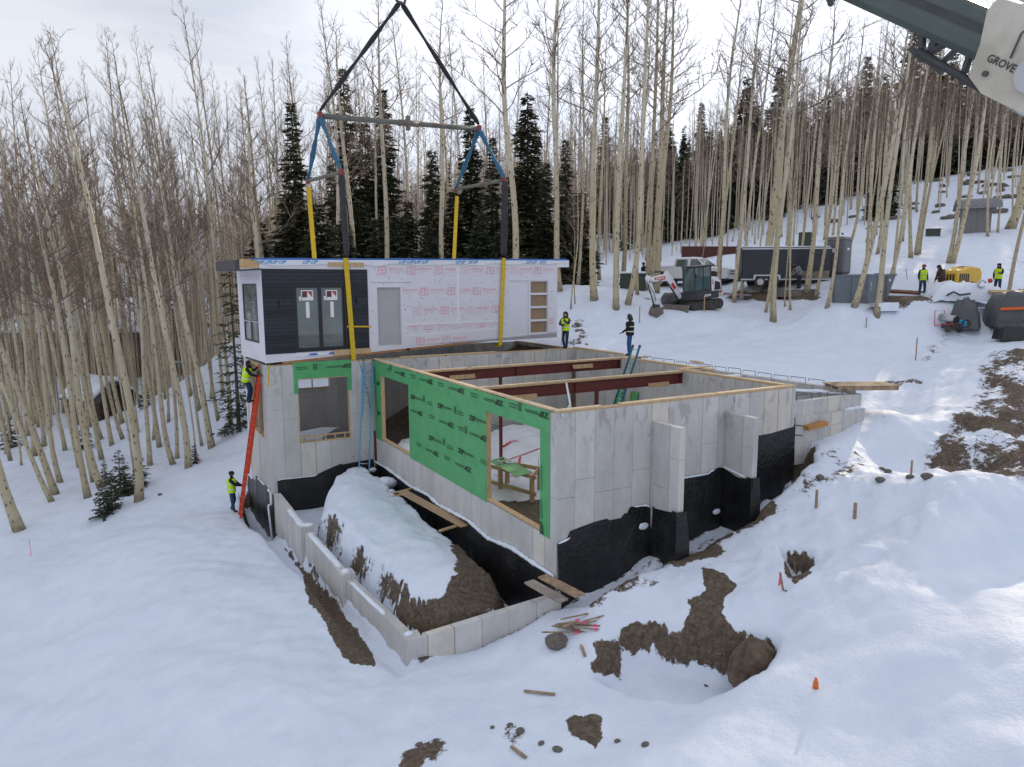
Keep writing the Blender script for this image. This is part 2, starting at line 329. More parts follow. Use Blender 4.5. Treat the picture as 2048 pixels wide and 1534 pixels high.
dirt([(975, 1480), (1010, 1450), (1060, 1455), (1070, 1480), (1020, 1505)], .55, .2, .5)
dirt([(1640, 845), (1700, 800), (1760, 780), (1800, 800), (1720, 860), (1660, 890)], .25, .5, .8)
dirt([(1300, 1150), (1420, 1090), (1540, 1010), (1640, 900), (1740, 820), (1850, 760), (1880, 800), (1760, 900), (1640, 1000), (1500, 1090), (1380, 1160)], .34, .6, 1.2)
dirt([(1100, 1240), (1180, 1225), (1260, 1250), (1240, 1330), (1120, 1350), (1050, 1300)], .30, .5, 1.0)
dirt([(1845, 690), (1890, 668), (1920, 672), (1870, 720), (1840, 725)], .5, .5, .8)
dirt([(1712, 772), (1770, 762), (1850, 758), (1850, 770), (1760, 776)], .6, .2, .4)
dirt([(1135, 640), (1160, 636), (1180, 655), (1170, 690), (1140, 695), (1150, 665)], .62, .35, .9)
dirt([(1470, 578), (1640, 578), (1645, 600), (1560, 602), (1440, 592)], .75, .4, .8)
dirt([(1750, 590), (1900, 588), (1890, 606), (1800, 612), (1755, 606)], .75, .4, .8)
dirt([(1270, 588), (1450, 582), (1450, 594), (1280, 600)], .5, .5, .8)
dirt([(1640, 625), (1750, 625), (1740, 640), (1660, 640)], .35, .5, .9)
for P in FLOORS: DIRT = np.where(poly_sd(TX, TY, P) > -.1, 1.0, DIRT)
DIRT = np.maximum(DIRT, bank_m*(.66+.55*fbm(TX*1.5, TY*1.5, 3, 95)))
DIRT = np.where((poly_sd(TX, TY, TRENCH) > .1), np.maximum(DIRT*.5, .15), DIRT)
farw = sstep(90, 160, dist)
def grid_mesh(name, mats, attrs):
    nx, ny = TX.shape; me = bpy.data.meshes.new(name); n = nx*ny
    me.vertices.add(n); me.vertices.foreach_set('co', np.stack([TX, TY, TZ], -1).reshape(-1).astype(np.float32))
    idx = np.arange(n).reshape(nx, ny); q = np.stack([idx[:-1, :-1], idx[1:, :-1], idx[1:, 1:], idx[:-1, 1:]], -1).reshape(-1, 4); f = len(q)
    me.loops.add(f*4); me.loops.foreach_set('vertex_index', q.reshape(-1).astype(np.int32))
    me.polygons.add(f); me.polygons.foreach_set('loop_start', np.arange(0, f*4, 4, dtype=np.int32)); me.polygons.foreach_set('loop_total', np.full(f, 4, np.int32))
    me.polygons.foreach_set('use_smooth', np.ones(f, bool)); me.update(calc_edges=True)
    for k_, a in attrs.items():
        at = me.attributes.new(k_, 'FLOAT', 'POINT'); at.data.foreach_set('value', a.reshape(-1).astype(np.float32))
    for mm in mats: me.materials.append(mm)
    o = bpy.data.objects.new(name, me); COL.objects.link(o); return o
def snow_mat():
    g = G('snow_ground'); c = g.co()
    at = g.n('ShaderNodeAttribute', attribute_name='dirt').outputs['Fac']
    nb = g.noise(c, 1.3, 5, .6); nf = g.noise(c, 6, 6, .65); nff = g.noise(c, 26, 4, .6)
    k = g.math('ADD', at, g.math('MULTIPLY', g.math('SUBTRACT', nf, .5), 1.05))
    k = g.math('ADD', k, g.math('MULTIPLY', g.math('SUBTRACT', nff, .5), .4))
    mk = g.sm(.44, .60, k)
    # loose crumbs where the snow has been driven over
    speck = g.sm(.70, .76, g.math('ADD', g.math('MULTIPLY', nff, .75), g.math('MULTIPLY', at, .5)))
    mk = g.math('MAXIMUM', mk, g.math('MULTIPLY', speck, .75), clamp=True)
    snow = g.ramp(nb, [(.3, (.64, .705, .835)), (.7, (.72, .775, .885))])
    soil = g.ramp(g.noise(c, 9, 6, .7), [(.25, (.045, .034, .026)), (.5, (.115, .088, .066)), (.72, (.20, .165, .13)), (.85, (.30, .27, .23))])
    soil = g.mix(g.sm(.55, .7, g.noise(c, .8, 3)), soil, g.mix(.5, soil, (.14, .085, .055)))
    v = g.n('ShaderNodeTexVoronoi'); g.l(c, v.inputs['Vector']); v.inputs['Scale'].default_value = 14
    hs = g.math('ADD', g.math('MULTIPLY', g.noise(c, 3.5, 5, .55), .5), g.math('MULTIPLY', g.noise(c, 16, 5, .6), .22))
    hd = g.math('SUBTRACT', g.noise(c, 12, 6, .7), g.math('MULTIPLY', v.outputs['Distance'], .6))
    h = g.math('ADD', g.math('MULTIPLY', hs, g.math('SUBTRACT', 1, mk)), g.math('MULTIPLY', hd, mk))
    g.bump(h, .35, .22)
    return g.done(g.mix(mk, snow, soil), g.math('ADD', .55, g.math('MULTIPLY', mk, .35)), spec=.25)
M_GROUND = snow_mat()
tag(grid_mesh('ground', [M_GROUND], {'dirt': DIRT}), kind='structure')
# ---------------- shared materials ----------------
def concrete_mat(name='concrete', base=.30, tint=(1, .985, .97), seams=True):
    g = G(name); t = g.n('ShaderNodeTexCoord'); ge = g.n('ShaderNodeNewGeometry'); sp = g.n('ShaderNodeSeparateXYZ'); g.l(ge.outputs['Position'], sp.inputs[0])
    sn = g.n('ShaderNodeSeparateXYZ'); g.l(ge.outputs['True Normal'], sn.inputs[0])
    isx = g.math('GREATER_THAN', g.math('ABSOLUTE', sn.outputs[0]), .6)
    s = g.math('ADD', g.math('MULTIPLY', sp.outputs[1], isx), g.math('MULTIPLY', sp.outputs[0], g.math('SUBTRACT', 1, isx)))
    cs = g.math('DIVIDE', g.math('ADD', s, 40), .605); ce = g.math('FLOOR', cs); fr = g.math('FRACT', cs)
    wn = g.n('ShaderNodeTexWhiteNoise', noise_dimensions='2D'); cv = g.n('ShaderNodeCombineXYZ'); g.l(ce, cv.inputs[0]); g.l(isx, cv.inputs[1]); g.l(cv.outputs[0], wn.inputs['Vector']); rnd = wn.outputs['Value']
    wob = g.math('MULTIPLY', g.math('SUBTRACT', g.noise(ge.outputs['Position'], 5, 3), .5), .03)
    ed = g.math('SUBTRACT', .5, g.math('ABSOLUTE', g.math('SUBTRACT', g.math('ADD', fr, wob), .5)))
    wide = g.math('ADD', .012, g.math('MULTIPLY', g.math('POWER', rnd, 3), .05))
    lv = g.math('SUBTRACT', 1, g.math('SMOOTH_MAX', 0, g.math('MINIMUM', 1, g.math('DIVIDE', ed, wide)), .1))
    zj = g.math('ADD', -2.15, g.math('MULTIPLY', g.math('FLOOR', g.math('MULTIPLY', rnd, 3)), .42))
    lh = g.math('SUBTRACT', 1, g.math('MINIMUM', 1, g.math('DIVIDE', g.math('ABSOLUTE', g.math('ADD', g.math('SUBTRACT', sp.outputs[2], zj), wob)), .014)))
    line = g.math('MAXIMUM', lv, g.math('MULTIPLY', lh, .8), clamp=True)
    mp = g.n('ShaderNodeMapping'); mp.inputs['Scale'].default_value = (1, 1, .45); g.l(ge.outputs['Position'], mp.inputs[0])
    bl = g.noise(mp.outputs[0], 1.6, 6, .62); fine = g.noise(ge.outputs['Position'], 18, 4, .6)
    mp2 = g.n('ShaderNodeMapping'); mp2.inputs['Scale'].default_value = (2.0, 2.0, .9); g.l(ge.outputs['Position'], mp2.inputs[0])
    drip = g.noise(mp2.outputs[0], 2.0, 6, .65, .4)
    topm = g.sm(-1.6, -.1, sp.outputs[2])
    v = g.math('ADD', 1.0, g.math('MULTIPLY', g.math('SUBTRACT', bl, .5), .55)); v = g.math('ADD', v, g.math('MULTIPLY', g.math('SUBTRACT', rnd, .5), .22)); v = g.math('ADD', v, g.math('MULTIPLY', g.math('SUBTRACT', fine, .5), .22))
    v = g.math('MULTIPLY', v, g.math('SUBTRACT', 1, g.math('MULTIPLY', g.math('MULTIPLY', g.sm(.53, .62, drip), g.math('ADD', .15, g.math('MULTIPLY', topm, .5))), .38)))
    if seams: v = g.math('MULTIPLY', v, g.math('SUBTRACT', 1, g.math('MULTIPLY', line, .5)))
    pit = g.sm(.735, .76, g.noise(ge.outputs['Position'], 11, 3, .5)); v = g.math('MULTIPLY', v, g.math('SUBTRACT', 1, g.math('MULTIPLY', pit, .6)))
    warm = g.math('MULTIPLY', g.math('GREATER_THAN', rnd, .88), .55)
    c = g.mix(warm, tuple(base*q for q in tint), (base*1.02, base*.93, base*.80))
    mm = g.n('ShaderNodeVectorMath', operation='SCALE'); g.l(c, mm.inputs[0]); g.l(v, mm.inputs['Scale'])
    h = g.math('SUBTRACT', g.math('MULTIPLY', fine, .25), g.math('MULTIPLY', line, 1.0 if seams else 0)); g.bump(h, .5, .012)
    return g.done(mm.outputs[0], .85, spec=.25)
M_CONC = concrete_mat('form marked concrete', .52)
M_WOOD = mat('framing lumber', (.50, .345, .19), .75, .22, 3, .15, st=(9, 9, 1.2))
M_WOOD2 = mat('pale lumber top', (.60, .46, .29), .75, .2, 2.5, .12, st=(2, 2, 8))
M_PLANK = mat('weathered plank', (.33, .235, .155), .8, .35, 3, .25, st=(2.5, 2.5, 2.5), dirt=(.14, .10, .07), dirt_amt=.6)
M_PLANKG = mat('grey weathered plank', (.30, .255, .22), .85, .3, 3, .25, dirt=(.14, .12, .1), dirt_amt=.6)
M_OSB = mat('strand board', (.50, .33, .17), .8, .35, 22, .15)
M_ZIP = mat('green sheathing', (.078, .345, .128), .55, .12, 2.5, .03, dirt=(.14, .40, .19), dirt_amt=.35)
M_INK = mat('black print', (.012, .035, .018), .6, .1, 5, 0)
M_STEEL = mat('red oxide primer', (.125, .022, .017), .5, .25, 4, .06, dirt=(.07, .02, .016), dirt_amt=.6)
M_MEMB = mat('black damp proofing', (.010, .0105, .012), .38, .35, 2.2, .7, dist=.06, dirt=(.035, .033, .034), dirt_amt=.6, spec=.4)
M_SNOW = mat('settled snow', (.73, .785, .885), .6, .05, 6, .35, dist=.03, spec=.25)
M_REBAR = mat('steel bar', (.06, .055, .055), .6, .3, 20, .1, metal=.4)
M_PVC = mat('white plastic', (.68, .66, .72), .4, .06, 6, 0)
M_GALV = mat('galvanised steel', (.52, .57, .62), .4, .12, 8, .05, metal=.35)
M_BLANK = mat('insulating blanket', (.70, .72, .78), .5, .10, 1.4, .35, dist=.08)
M_REDT = mat('red tape', (.62, .03, .04), .5, .1, 5, 0)
M_BLACK = mat('black plastic', (.018, .018, .02), .45, .2, 6, .05)
M_DGREY = mat('dark grey metal', (.055, .057, .062), .5, .2, 6, .05)
M_YEL = mat('yellow strap', (.62, .42, .015), .65, .15, 9, .08)
M_PINK = mat('fluorescent pink', (.9, .06, .22), .6, .1, 6, 0)
# ---------------- lettering ----------------
_TX = {}
def text_geo(s, off=0.0, shear=0):
    k = (s, off, shear)
    if k in _TX: return _TX[k]
    cu = bpy.data.curves.new('lettering', 'FONT'); cu.body = s; cu.size = 1; cu.offset = off; cu.shear = shear; cu.resolution_u = 2
    o = bpy.data.objects.new('lettering', cu); COL.objects.link(o); bpy.context.view_layer.update()
    me = o.evaluated_get(bpy.context.evaluated_depsgraph_get()).to_mesh()
    V = np.array([q.co[:2] for q in me.vertices]); F = [tuple(p.vertices) for p in me.polygons]
    bpy.data.objects.remove(o); bpy.data.curves.remove(cu)
    c = (V.min(0)+V.max(0))/2; _TX[k] = (V-c, F, np.ptp(V, axis=0)); return _TX[k]
def put_text(mb, s, c, ex, ey, height=None, width=None, off=0, m=0, shear=0, lift=(0, 0, 0)):
    V, F, sz = text_geo(s, off, shear); c = np.asarray(c, float)+np.asarray(lift); ex = nrm(ex); ey = nrm(ey)
    k = height/sz[1] if height else width/sz[0]; kx = width/sz[0] if width else k
    mb.add([c+ex*a*kx+ey*b*k for a, b in V], F, m)
# ---------------- walls with openings ----------------
def wall(mb, p0, p1, z0, z1, t, holes=(), m=0, P=None):
    """wall from p0 to p1 (plan), thickness t to the left of the run, holes (s0,s1,z0,z1)"""
    p0 = np.array(p0, float); p1 = np.array(p1, float); L = np.linalg.norm(p1-p0); d = (p1-p0)/L; n = np.array([-d[1], d[0]])
    S = sorted({0, L, *[min(max(h[0], 0), L) for h in holes], *[min(max(h[1], 0), L) for h in holes]}); Z = sorted({z0, z1, *[min(max(h[2], z0), z1) for h in holes], *[min(max(h[3], z0), z1) for h in holes]})
    q = lambda s, z, o: P(s, z, o) if P else (p0[0]+d[0]*s+n[0]*o, p0[1]+d[1]*s+n[1]*o, z)
    ns, nz = len(S)-1, len(Z)-1
    sol = [[not any(h[0]-1e-6 < (S[i]+S[i+1])/2 < h[1]+1e-6 and h[2]-1e-6 < (Z[j]+Z[j+1])/2 < h[3]+1e-6 for h in holes) for j in range(nz)] for i in range(ns)]
    ok = lambda i, j: 0 <= i < ns and 0 <= j < nz and sol[i][j]
    for i in range(ns):
        for j in range(nz):
            if not sol[i][j]: continue
            a, b, c, e = S[i], S[i+1], Z[j], Z[j+1]
            mb.add([q(a, c, 0), q(b, c, 0), q(b, e, 0), q(a, e, 0)], [(0, 1, 2, 3)], m); mb.add([q(a, c, t), q(b, c, t), q(b, e, t), q(a, e, t)], [(3, 2, 1, 0)], m)
            if not ok(i-1, j): mb.add([q(a, c, 0), q(a, e, 0), q(a, e, t), q(a, c, t)], [(0, 1, 2, 3)], m)
            if not ok(i+1, j): mb.add([q(b, c, 0), q(b, c, t), q(b, e, t), q(b, e, 0)], [(0, 1, 2, 3)], m)
            if not ok(i, j-1): mb.add([q(a, c, 0), q(a, c, t), q(b, c, t), q(b, c, 0)], [(0, 1, 2, 3)], m)
            if not ok(i, j+1): mb.add([q(a, e, 0), q(b, e, 0), q(b, e, t), q(a, e, t)], [(0, 1, 2, 3)], m)
    return mb
# ---------------- concrete foundation ----------------
FND = thing('concrete_foundation', 'large grey concrete house foundation with green sheathed front and open top', 'foundation', (0, 0, -4.1))
def fpart(name, mb, mats, parent=None, smooth=False, bevel=0): return mb.build(name, mats, parent or FND, world=True, smooth=smooth, bevel=bevel)
ZB = -7.2; T = .25
w_ = MB(); wall(w_, (0, 0), (A, 0), -6.2, 0, T); fpart('wall', w_, M_CONC)
w_ = MB(); wall(w_, (0, B-.003), (0, T+.003), -6.5, 0, T, [(.28, B-.31-T+.2, -3.2, .1)]); fpart('wall', w_, M_CONC)   # left side, runs towards the viewer
w_ = MB(); wall(w_, (-4.22, B), (-.003, B), ZB, 0, T, [(1.10, 3.18, -3.15, .1)]); fpart('wall', w_, M_CONC)
w_ = MB(); wall(w_, (-4.22, 19.25), (-4.22, B+T+.003), ZB, 0, T, [(1.3, 3.95, -3.1, .1)]); fpart('wall', w_, M_CONC)
w_ = MB(); wall(w_, (T+.003, B), (A1-T-.003, B), -4.6, 0, T, [(.0, 1.5, -5, -.42)]); fpart('wall', w_, M_CONC)
w_ = MB(); wall(w_, (-4.22+T+.003, 19.2), (9.97, 19.2), -4.6, 0, T, [(1.95, 3.5, -1.72, -1.0)]); fpart('wall', w_, M_CONC)
w_ = MB(); wall(w_, (9.97, B+T+.003), (9.97, 19.197), -4.6, 0, -T); wall(w_, (A, T+.003), (A, B2-.003), -4.6, 0, T); fpart('wall', w_, M_CONC)
w_ = MB(); wall(w_, (A+.003, B2), (A2-T-.003, B2), -4.6, 0, T); wall(w_, (A2, B2), (A2, B1-.003), -4.6, 0, T); wall(w_, (A2+.003, B1), (A1-T-.003, B1), -4.6, 0, T); wall(w_, (A1, B1), (A1, B+T), -4.6, 0, T); fpart('wall', w_, M_CONC)
for u0 in (2.99, 5.62):
    f_ = MB(); f_.box(u0, u0+.185, -1.06, -.003, -6.2, -.475); fpart('buttress', f_, M_CONC, bevel=.012)
# wing walls on the far right
w_ = MB(); wall(w_, (A+.06, -.02), (11.9, -.02), -2.4, -.93, .3); wall(w_, (A+.07, .12), (11.88, .12), -.93, -.47, .2); fpart('wall', w_, M_CONC)
w_ = MB(); wall(w_, (11.88, .33), (11.88, 11.2), -2.4, -.36, T); fpart('wall', w_, M_CONC)
w_ = MB(); wall(w_, (A2+.003, 4.85), (11.62, 4.85), -2, -.42, .22); wall(w_, (10.2, 2.6), (11.62, .45), -2, -.5, .2); fpart('wall', w_, M_CONC)
def snowcap(p0, p1, w, h, parent=None, seed=0, name='snow_cap'):
    p0 = np.array(p0, float); p1 = np.array(p1, float); L = np.linalg.norm(p1-p0); d = (p1-p0)/L; n = nrm(np.cross((0, 0, 1), d)); k = max(3, int(L/.16)); rings = []
    for i in range(k+1):
        q = p0+d*L*i/k; ww = w*(.5+.18*vnoise(i*.45, seed*3.1))*1.0; hh = h*(1+.9*vnoise(i*.6, seed*5.3+9)); o = w*.12*vnoise(i*.35, seed+31)
        if i in (0, k): ww *= .6; hh *= .35
        q = q+n*o; rings.append([q-n*ww, q-n*ww*.85+np.array([0, 0, hh*.7]), q-n*ww*.3+np.array([0, 0, hh]), q+n*ww*.3+np.array([0, 0, hh*.95]), q+n*ww*.85+np.array([0, 0, hh*.65]), q+n*ww, q+np.array([0, 0, -.02])])
    return fpart(name, MB().loft([list(reversed(r)) for r in rings]), M_SNOW, parent, smooth=True)
snowcap((A2+.15, 4.96, -.42), (11.6, 4.96, -.42), .24, .10, seed=2); snowcap((10.15, 2.55, -.5), (11.6, .4, -.5), .3, .1, seed=3); snowcap((11.0, .08, -.93), (11.85, .08, -.93), .18, .09, seed=4)
# sill plates: one or two boards of lumber along each wall top
def boards(p0, p1, lay=((0, 1, 0, .14),), z=.003, off=.11):
    p0 = np.array(p0, float); p1 = np.array(p1, float); d = nrm(p1-p0); n = np.array([-d[1], d[0]]); L = np.linalg.norm(p1-p0)
    for a, b, l_, w in lay:
        q0 = p0+d*L*a+n*off; q1 = p0+d*L*b+n*off; zz = z+l_*.041+.019
        fpart('sill_plate', MB().bar((*q0, zz), (*q1, zz), w, .038), M_WOOD2 if l_ else M_WOOD)
boards((0.02, 0), (A, 0), ((0, 1, 0, .19), (.0, .16, 1, .17), (.23, .62, 1, .17), (.63, 1, 1, .17)))
boards((0, B), (0, .2), ((.0, .42, 1, .17), (.425, .77, 1, .17), (.775, 1, 1, .17)), off=.08)
boards((-4.22, B), (0, B), ((0, .255, 0, .17), (.76, 1, 0, .17)))
boards((.2, B), (A1, B), ((0, .3, 0, .19), (.31, .6, 0, .19), (.605, 1, 0, .19), (.1, .55, 1, .15)))
boards((A-T, B2), (A-T, .2), ((0, 1, 0, .19), (0, .98, 1, .17)), off=.12)
boards((A2-T, B1), (A2-T, B2-.5), ((0, 1, 0, .19), (.25, 1, 1, .17)), off=.12)
boards((A1-T, B+.2), (A1-T, B1-.5), ((0, 1, 0, .19), (.0, .7, 1, .17)), off=.12)
boards((9.97, 19.2), (9.97, B+.2), ((0, 1, 0, .19),), off=-.12)
boards((A-.3, B2+.1), (A2+.25, B2+.1), ((0, 1, 1.9, .19),), off=.0)
# timber frame and green sheathing in the left side
gz0, gz1 = -3.24, .0
fr = MB(); S0, S1 = .32, 13.62        # frame bay v range
ops = [(9.95, 13.02, -3.12, -.52), (.76, 3.74, -3.12, -.52)]
sh = MB(); wall(sh, (-.016, 13.88), (-.016, .3), gz0, .02, .012, [(13.88-b, 13.88-a, c-.2, d) for a, b, c, d in ops]); g_sh = fpart('sheathing_panel', sh, M_ZIP)
for a, b, c, d in ops:
    fm = MB(); fm.box(-.012, .14, a-.002, b+.002, c-.05, c); fm.box(-.004, .14, b, b+.042, c, d); fm.box(-.004, .14, a-.042, a, c, d); fm.box(.0, .14, a, b, d, d+.22)
    fm.box(-.004, .14, b+.044, b+.086, c, d); fpart('window_frame', fm, M_WOOD)
st = MB()
for v in np.arange(3.95, 9.8, .406): st.box(.002, .14, v, v+.038, -3.19, -.3)
st.box(.002, .14, 3.8, 9.9, -.3, -.02); st.box(.002, .14, .32, .74, -3.1, -.04); fpart('stud_wall', st, M_WOOD)
pr = MB(); LX, UPZ = (0, -1, 0), (0, 0, 1); lift = (-.021, 0, 0)
def zip_at(px, py, up=True, wid=1.18, word='ZIP'):
    c = at_u(px, py, -.016); ex, ey = np.array([0, -1., 0]), np.array([0, 0, 1.])
    if not up: ex, ey = -ex, -ey
    put_text(pr, 'ZIP', c-ex*wid*.27, ex, ey, height=.155, width=wid*.40, off=.03, lift=lift); put_text(pr, 'system', c+ex*wid*.22, ex, ey, height=.125, width=wid*.56, off=.004, shear=.15, lift=lift)
    for dz, ln in ((.03, .42), (-.05, .5)):
        q = c+ex*wid*1.05+ey*dz; pr.add([q-ex*ln/2+np.array(lift), q+ex*ln/2+np.array(lift), q+ex*ln/2+ey*.022+np.array(lift), q-ex*ln/2+ey*.022+np.array(lift)], [(0, 1, 2, 3)])
def badge(px, py, plane='u', s=.13):
    c = at_u(px, py, -.016) if plane == 'u' else at_v(px, py, B-.012); ex, lf = (np.array([0, -1., 0]), np.array(lift)) if plane == 'u' else (np.array([1., 0, 0]), np.array([0, -.021, 0]))
    for i in range(3):
        for j in range(2):
            q = c+ex*(j-.5)*.09+np.array([0, 0, (i-1)*.06]); pr.add([q-ex*.03+lf, q+ex*.03+lf, q+ex*.03+np.array([0, 0, .04])+lf, q-ex*.03+np.array([0, 0, .04])+lf], [(0, 1, 2, 3)])
    q = c+np.array([0, 0, .13]); pr.add([q-ex*.12+lf, q+ex*.12+lf, q+ex*.12+np.array([0, 0, .02])+lf, q-ex*.12+np.array([0, 0, .02])+lf], [(0, 1, 2, 3)])
def loc(zx, zy): return 730+zx/5.1125, 680+zy/5.1125
for zx, zy in ((358, 338), (630, 415), (940, 505), (1318, 625), (1762, 745)): zip_at(*loc(zx, zy), up=False)
for zx, zy in ((525, 595), (812, 688), (1150, 818)): zip_at(*loc(zx, zy))
for zx, zy in ((532, 735), (838, 850), (1168, 985)): zip_at(*loc(zx, zy), up=False)
for zx, zy in ((718, 1022), (1030, 1158)): zip_at(*loc(zx, zy))
for zx, zy in ((690, 1142), (1008, 1295)): zip_at(*loc(zx, zy), up=False)
for zx, zy in ((135, 445), (142, 748)):
    put_text(pr, 'ZIP', at_u(*loc(zx, zy), -.016), LX, UPZ, height=.155, width=.42, off=.03, lift=lift)
for zx, zy in ((605, 615), (925, 730), (1035, 935), (810, 1055), (1585, 700), (265, 290)): badge(*loc(zx, zy))
c = at_u(1084, 1040, -.016)
put_text(pr, 'ZIP', c+np.array([0, 0, -.22]), UPZ, (0, 1, 0), height=.155, width=.36, off=.03, lift=lift); put_text(pr, 'system', c+np.array([0, 0, .28]), UPZ, (0, 1, 0), height=.12, width=.5, off=.004, shear=.15, lift=lift)
for k_, (py, ln) in enumerate(((950, .9), (955, .7))):
    q = at_u(1078+k_*6, py, -.016)+np.array(lift); pr.add([q+np.array([0, -.01, -ln/2]), q+np.array([0, .012, -ln/2]), q+np.array([0, .012, ln/2]), q+np.array([0, -.01, ln/2])], [(3, 2, 1, 0)])
fpart('lettering', pr, M_INK, g_sh)
# garage-block window wall with its green header
hd = MB(); wall(hd, (-3.24, B-.014), (-.94, B-.014), -1.15, .09, .012, [(.17, 2.12, -2, -.56)]); g_hd = fpart('sheathing_panel', hd, M_ZIP)
pr = MB(); c = at_v(680, 732, B-.014); lf = (0, -.021, 0)
put_text(pr, 'ZIP', c+np.array([.28, 0, 0]), (-1, 0, 0), (0, 0, -1), height=.15, width=.42, off=.03, lift=lf); put_text(pr, 'system', c+np.array([-.24, 0, 0]), (-1, 0, 0), (0, 0, -1), height=.12, width=.58, off=.004, shear=.15, lift=lf)
badge(630, 736, 'v')
for dz in (0, -.07):
    q = at_v(604, 735, B-.014)+np.array([0, -.021, dz]); pr.add([q-np.array([.22, 0, 0]), q+np.array([.22, 0, 0]), q+np.array([.22, 0, .02]), q+np.array([-.22, 0, .02])], [(0, 1, 2, 3)])
fpart('lettering', pr, M_INK, g_hd)
fm = MB(); x0, x1 = -4.22+1.10, -4.22+3.18
fm.box(x0, x0+.045, B-.004, B+.14, -3.15, -.6); fm.box(x1-.045, x1, B-.004, B+.14, -3.15, -.6); fm.box(x0+.047, x1-.047, B-.006, B+.14, -3.15, -3.11); fm.box(x0+.047, x1-.047, B-.006, B+.14, -2.93, -2.89); fm.box(x0+.047, x1-.047, B, B+.14, -.6, -.1)
for xx in (x0+.06, x0+.22, x0+.62, x0+1.02, x0+1.42, x0+1.82): fm.box(xx, xx+.04, B-.002, B+.138, -3.108, -2.932)
fpart('window_frame', fm, M_WOOD)
fm = MB(); fm.box(-4.225, -4.08, 15.3, 17.95, -3.1, -3.06); fm.box(-4.225, -4.08, 15.3, 15.34, -3.05, -.2); fm.box(-4.225, -4.08, 17.91, 17.95, -3.05, -.2); fm.box(-4.225, -4.08, 15.3, 17.95, -.19, .0); fm.box(-4.215, -4.08, 16.4, 16.44, -3.05, -.2); fpart('window_frame', fm, M_WOOD)
fm = MB(); fm.box(-2.02, -.47, 19.15, 19.3, -1.76, -1.72); fm.box(-1.3, -1.26, 19.19, 19.3, -1.72, -1.0); fpart('window_frame', fm, M_WOOD)
fm = MB(); fm.box(-4.262, -4.226, 18.9, 19.24, -5.2, .02); fm.box(-4.25, -4.226, B-.01, B+.2, -.02, .05); fpart('corner_trim', fm, M_PVC)
# bituminous sheet hanging on the outside, with a ragged snow covered top edge
def membrane(top, zb, axis, off, fixed=None, seed=0, bulge=.10):
    """top: list of (s,z) along the wall"""
    s = np.array([q[0] for q in top]); z = np.array([q[1] for q in top]); n = max(6, int(abs(s[-1]-s[0])/.09)); ss = np.linspace(s[0], s[-1], n); o = np.argsort(s)
    zz = np.interp(ss, s[o], z[o]); rings = []; nz = 14; mb = MB(); vs = []
    for i in range(n):
        for j in range(nz+1):
            t = j/nz; z_ = zz[i]*(1-t)+zb*t; sheet = math.floor(ss[i]/1.15+.3*seed); lap = .02+.02*(sheet % 2)
            b = lap+bulge*abs(vnoise(ss[i]*1.3, z_*.8+seed*7))*1.6*math.sin(PI*min(1, .12+t))+.012*vnoise(ss[i]*9, z_*5, seed)
            b = b*(.25+.75*min(1, t*4)); vs.append((fixed-off*b, ss[i], z_) if axis == 'u' else (ss[i], fixed-off*b, z_))
    fs = []
    for i in range(n-1):
        for j in range(nz):
            a = i*(nz+1)+j; f = (a, a+1, a+nz+2, a+nz+1); fs.append(f)
    mb.add(vs, fs); ob = fpart('damp_proof_sheet', mb, M_MEMB, smooth=True)
    return ss, zz, ob
def px_v(l, v=0.): return [(at_v(x, y, v)[0], at_v(x, y, v)[2]) for x, y in l]
def px_u(l, u=0.): return [(at_u(x, y, u)[1], at_u(x, y, u)[2]) for x, y in l]
mv1 = px_v([(1114, 1087), (1138, 1076), (1139.5, 1062), (1160, 1054), (1190, 1043), (1213, 1037), (1215, 1041), (1245, 1035), (1246, 1027), (1255, 1026), (1256, 1014), (1290, 1010), (1304, 1016)]); membrane(mv1, -6.1, 'v', 1, -.003, 1)
mv2 = px_v([(1370, 954), (1414.7, 947), (1416, 943.8), (1439, 934), (1449, 938)]); mv2[0] = (3.2, mv2[0][1]); membrane(mv2, -6, 'v', 1, -.003, 2, .03)
mv3 = px_v([(1518, 874), (1527, 869), (1540, 867), (1570, 858), (1591, 852)]); mv3[0] = (5.83, mv3[0][1]); membrane(mv3, -6, 'v', 1, -.003, 3, .04)
mu = px_u([(747.6, 917.8), (754.5, 924.6), (776.4, 937), (803.8, 957.5), (823, 972.6), (858.5, 990), (879, 1009.5), (939, 1041), (978.8, 1077), (1027.6, 1097), (1072, 1128), (1098, 1144), (1111, 1154)]); su, zu, m_u = membrane(mu, -6.3, 'u', 1, -.003, 4)
mb_ = px_v([(554.3, 961.7), (560, 958.8), (596, 955), (626.7, 952), (656, 938), (682.6, 926.7), (684, 928.8), (736.7, 919), (747, 917.8)], B); membrane(mb_, -6.4, 'v', 1, B-.003, 5, .05)
ml = px_u([(496.6, 945), (511, 961.7), (512.3, 950), (519, 957), (532, 970.5), (540.6, 982)], -4.22); ml.append((B+.02, ml[-1][1])); membrane(ml, -7.3, 'u', 1, -4.223, 6, .06)
def fin_sheet(u0, pts, zb):   # sheet on the left face of a buttress
    l = [(at_u(x, y, u0)[1], at_u(x, y, u0)[2]) for x, y in pts]; membrane(l, zb, 'u', 1, u0-.003, 8, .07)
fin_sheet(2.99, [(1306, 1011), (1309, 1016.5), (1329, 1021.6), (1356, 1026.7)], -6)
fin_sheet(5.62, [(1446, 935), (1476, 955), (1493, 957.4), (1507, 957.4)], -6)
wr = MB()       # sheets wrapped round the buttress ends, bellied out
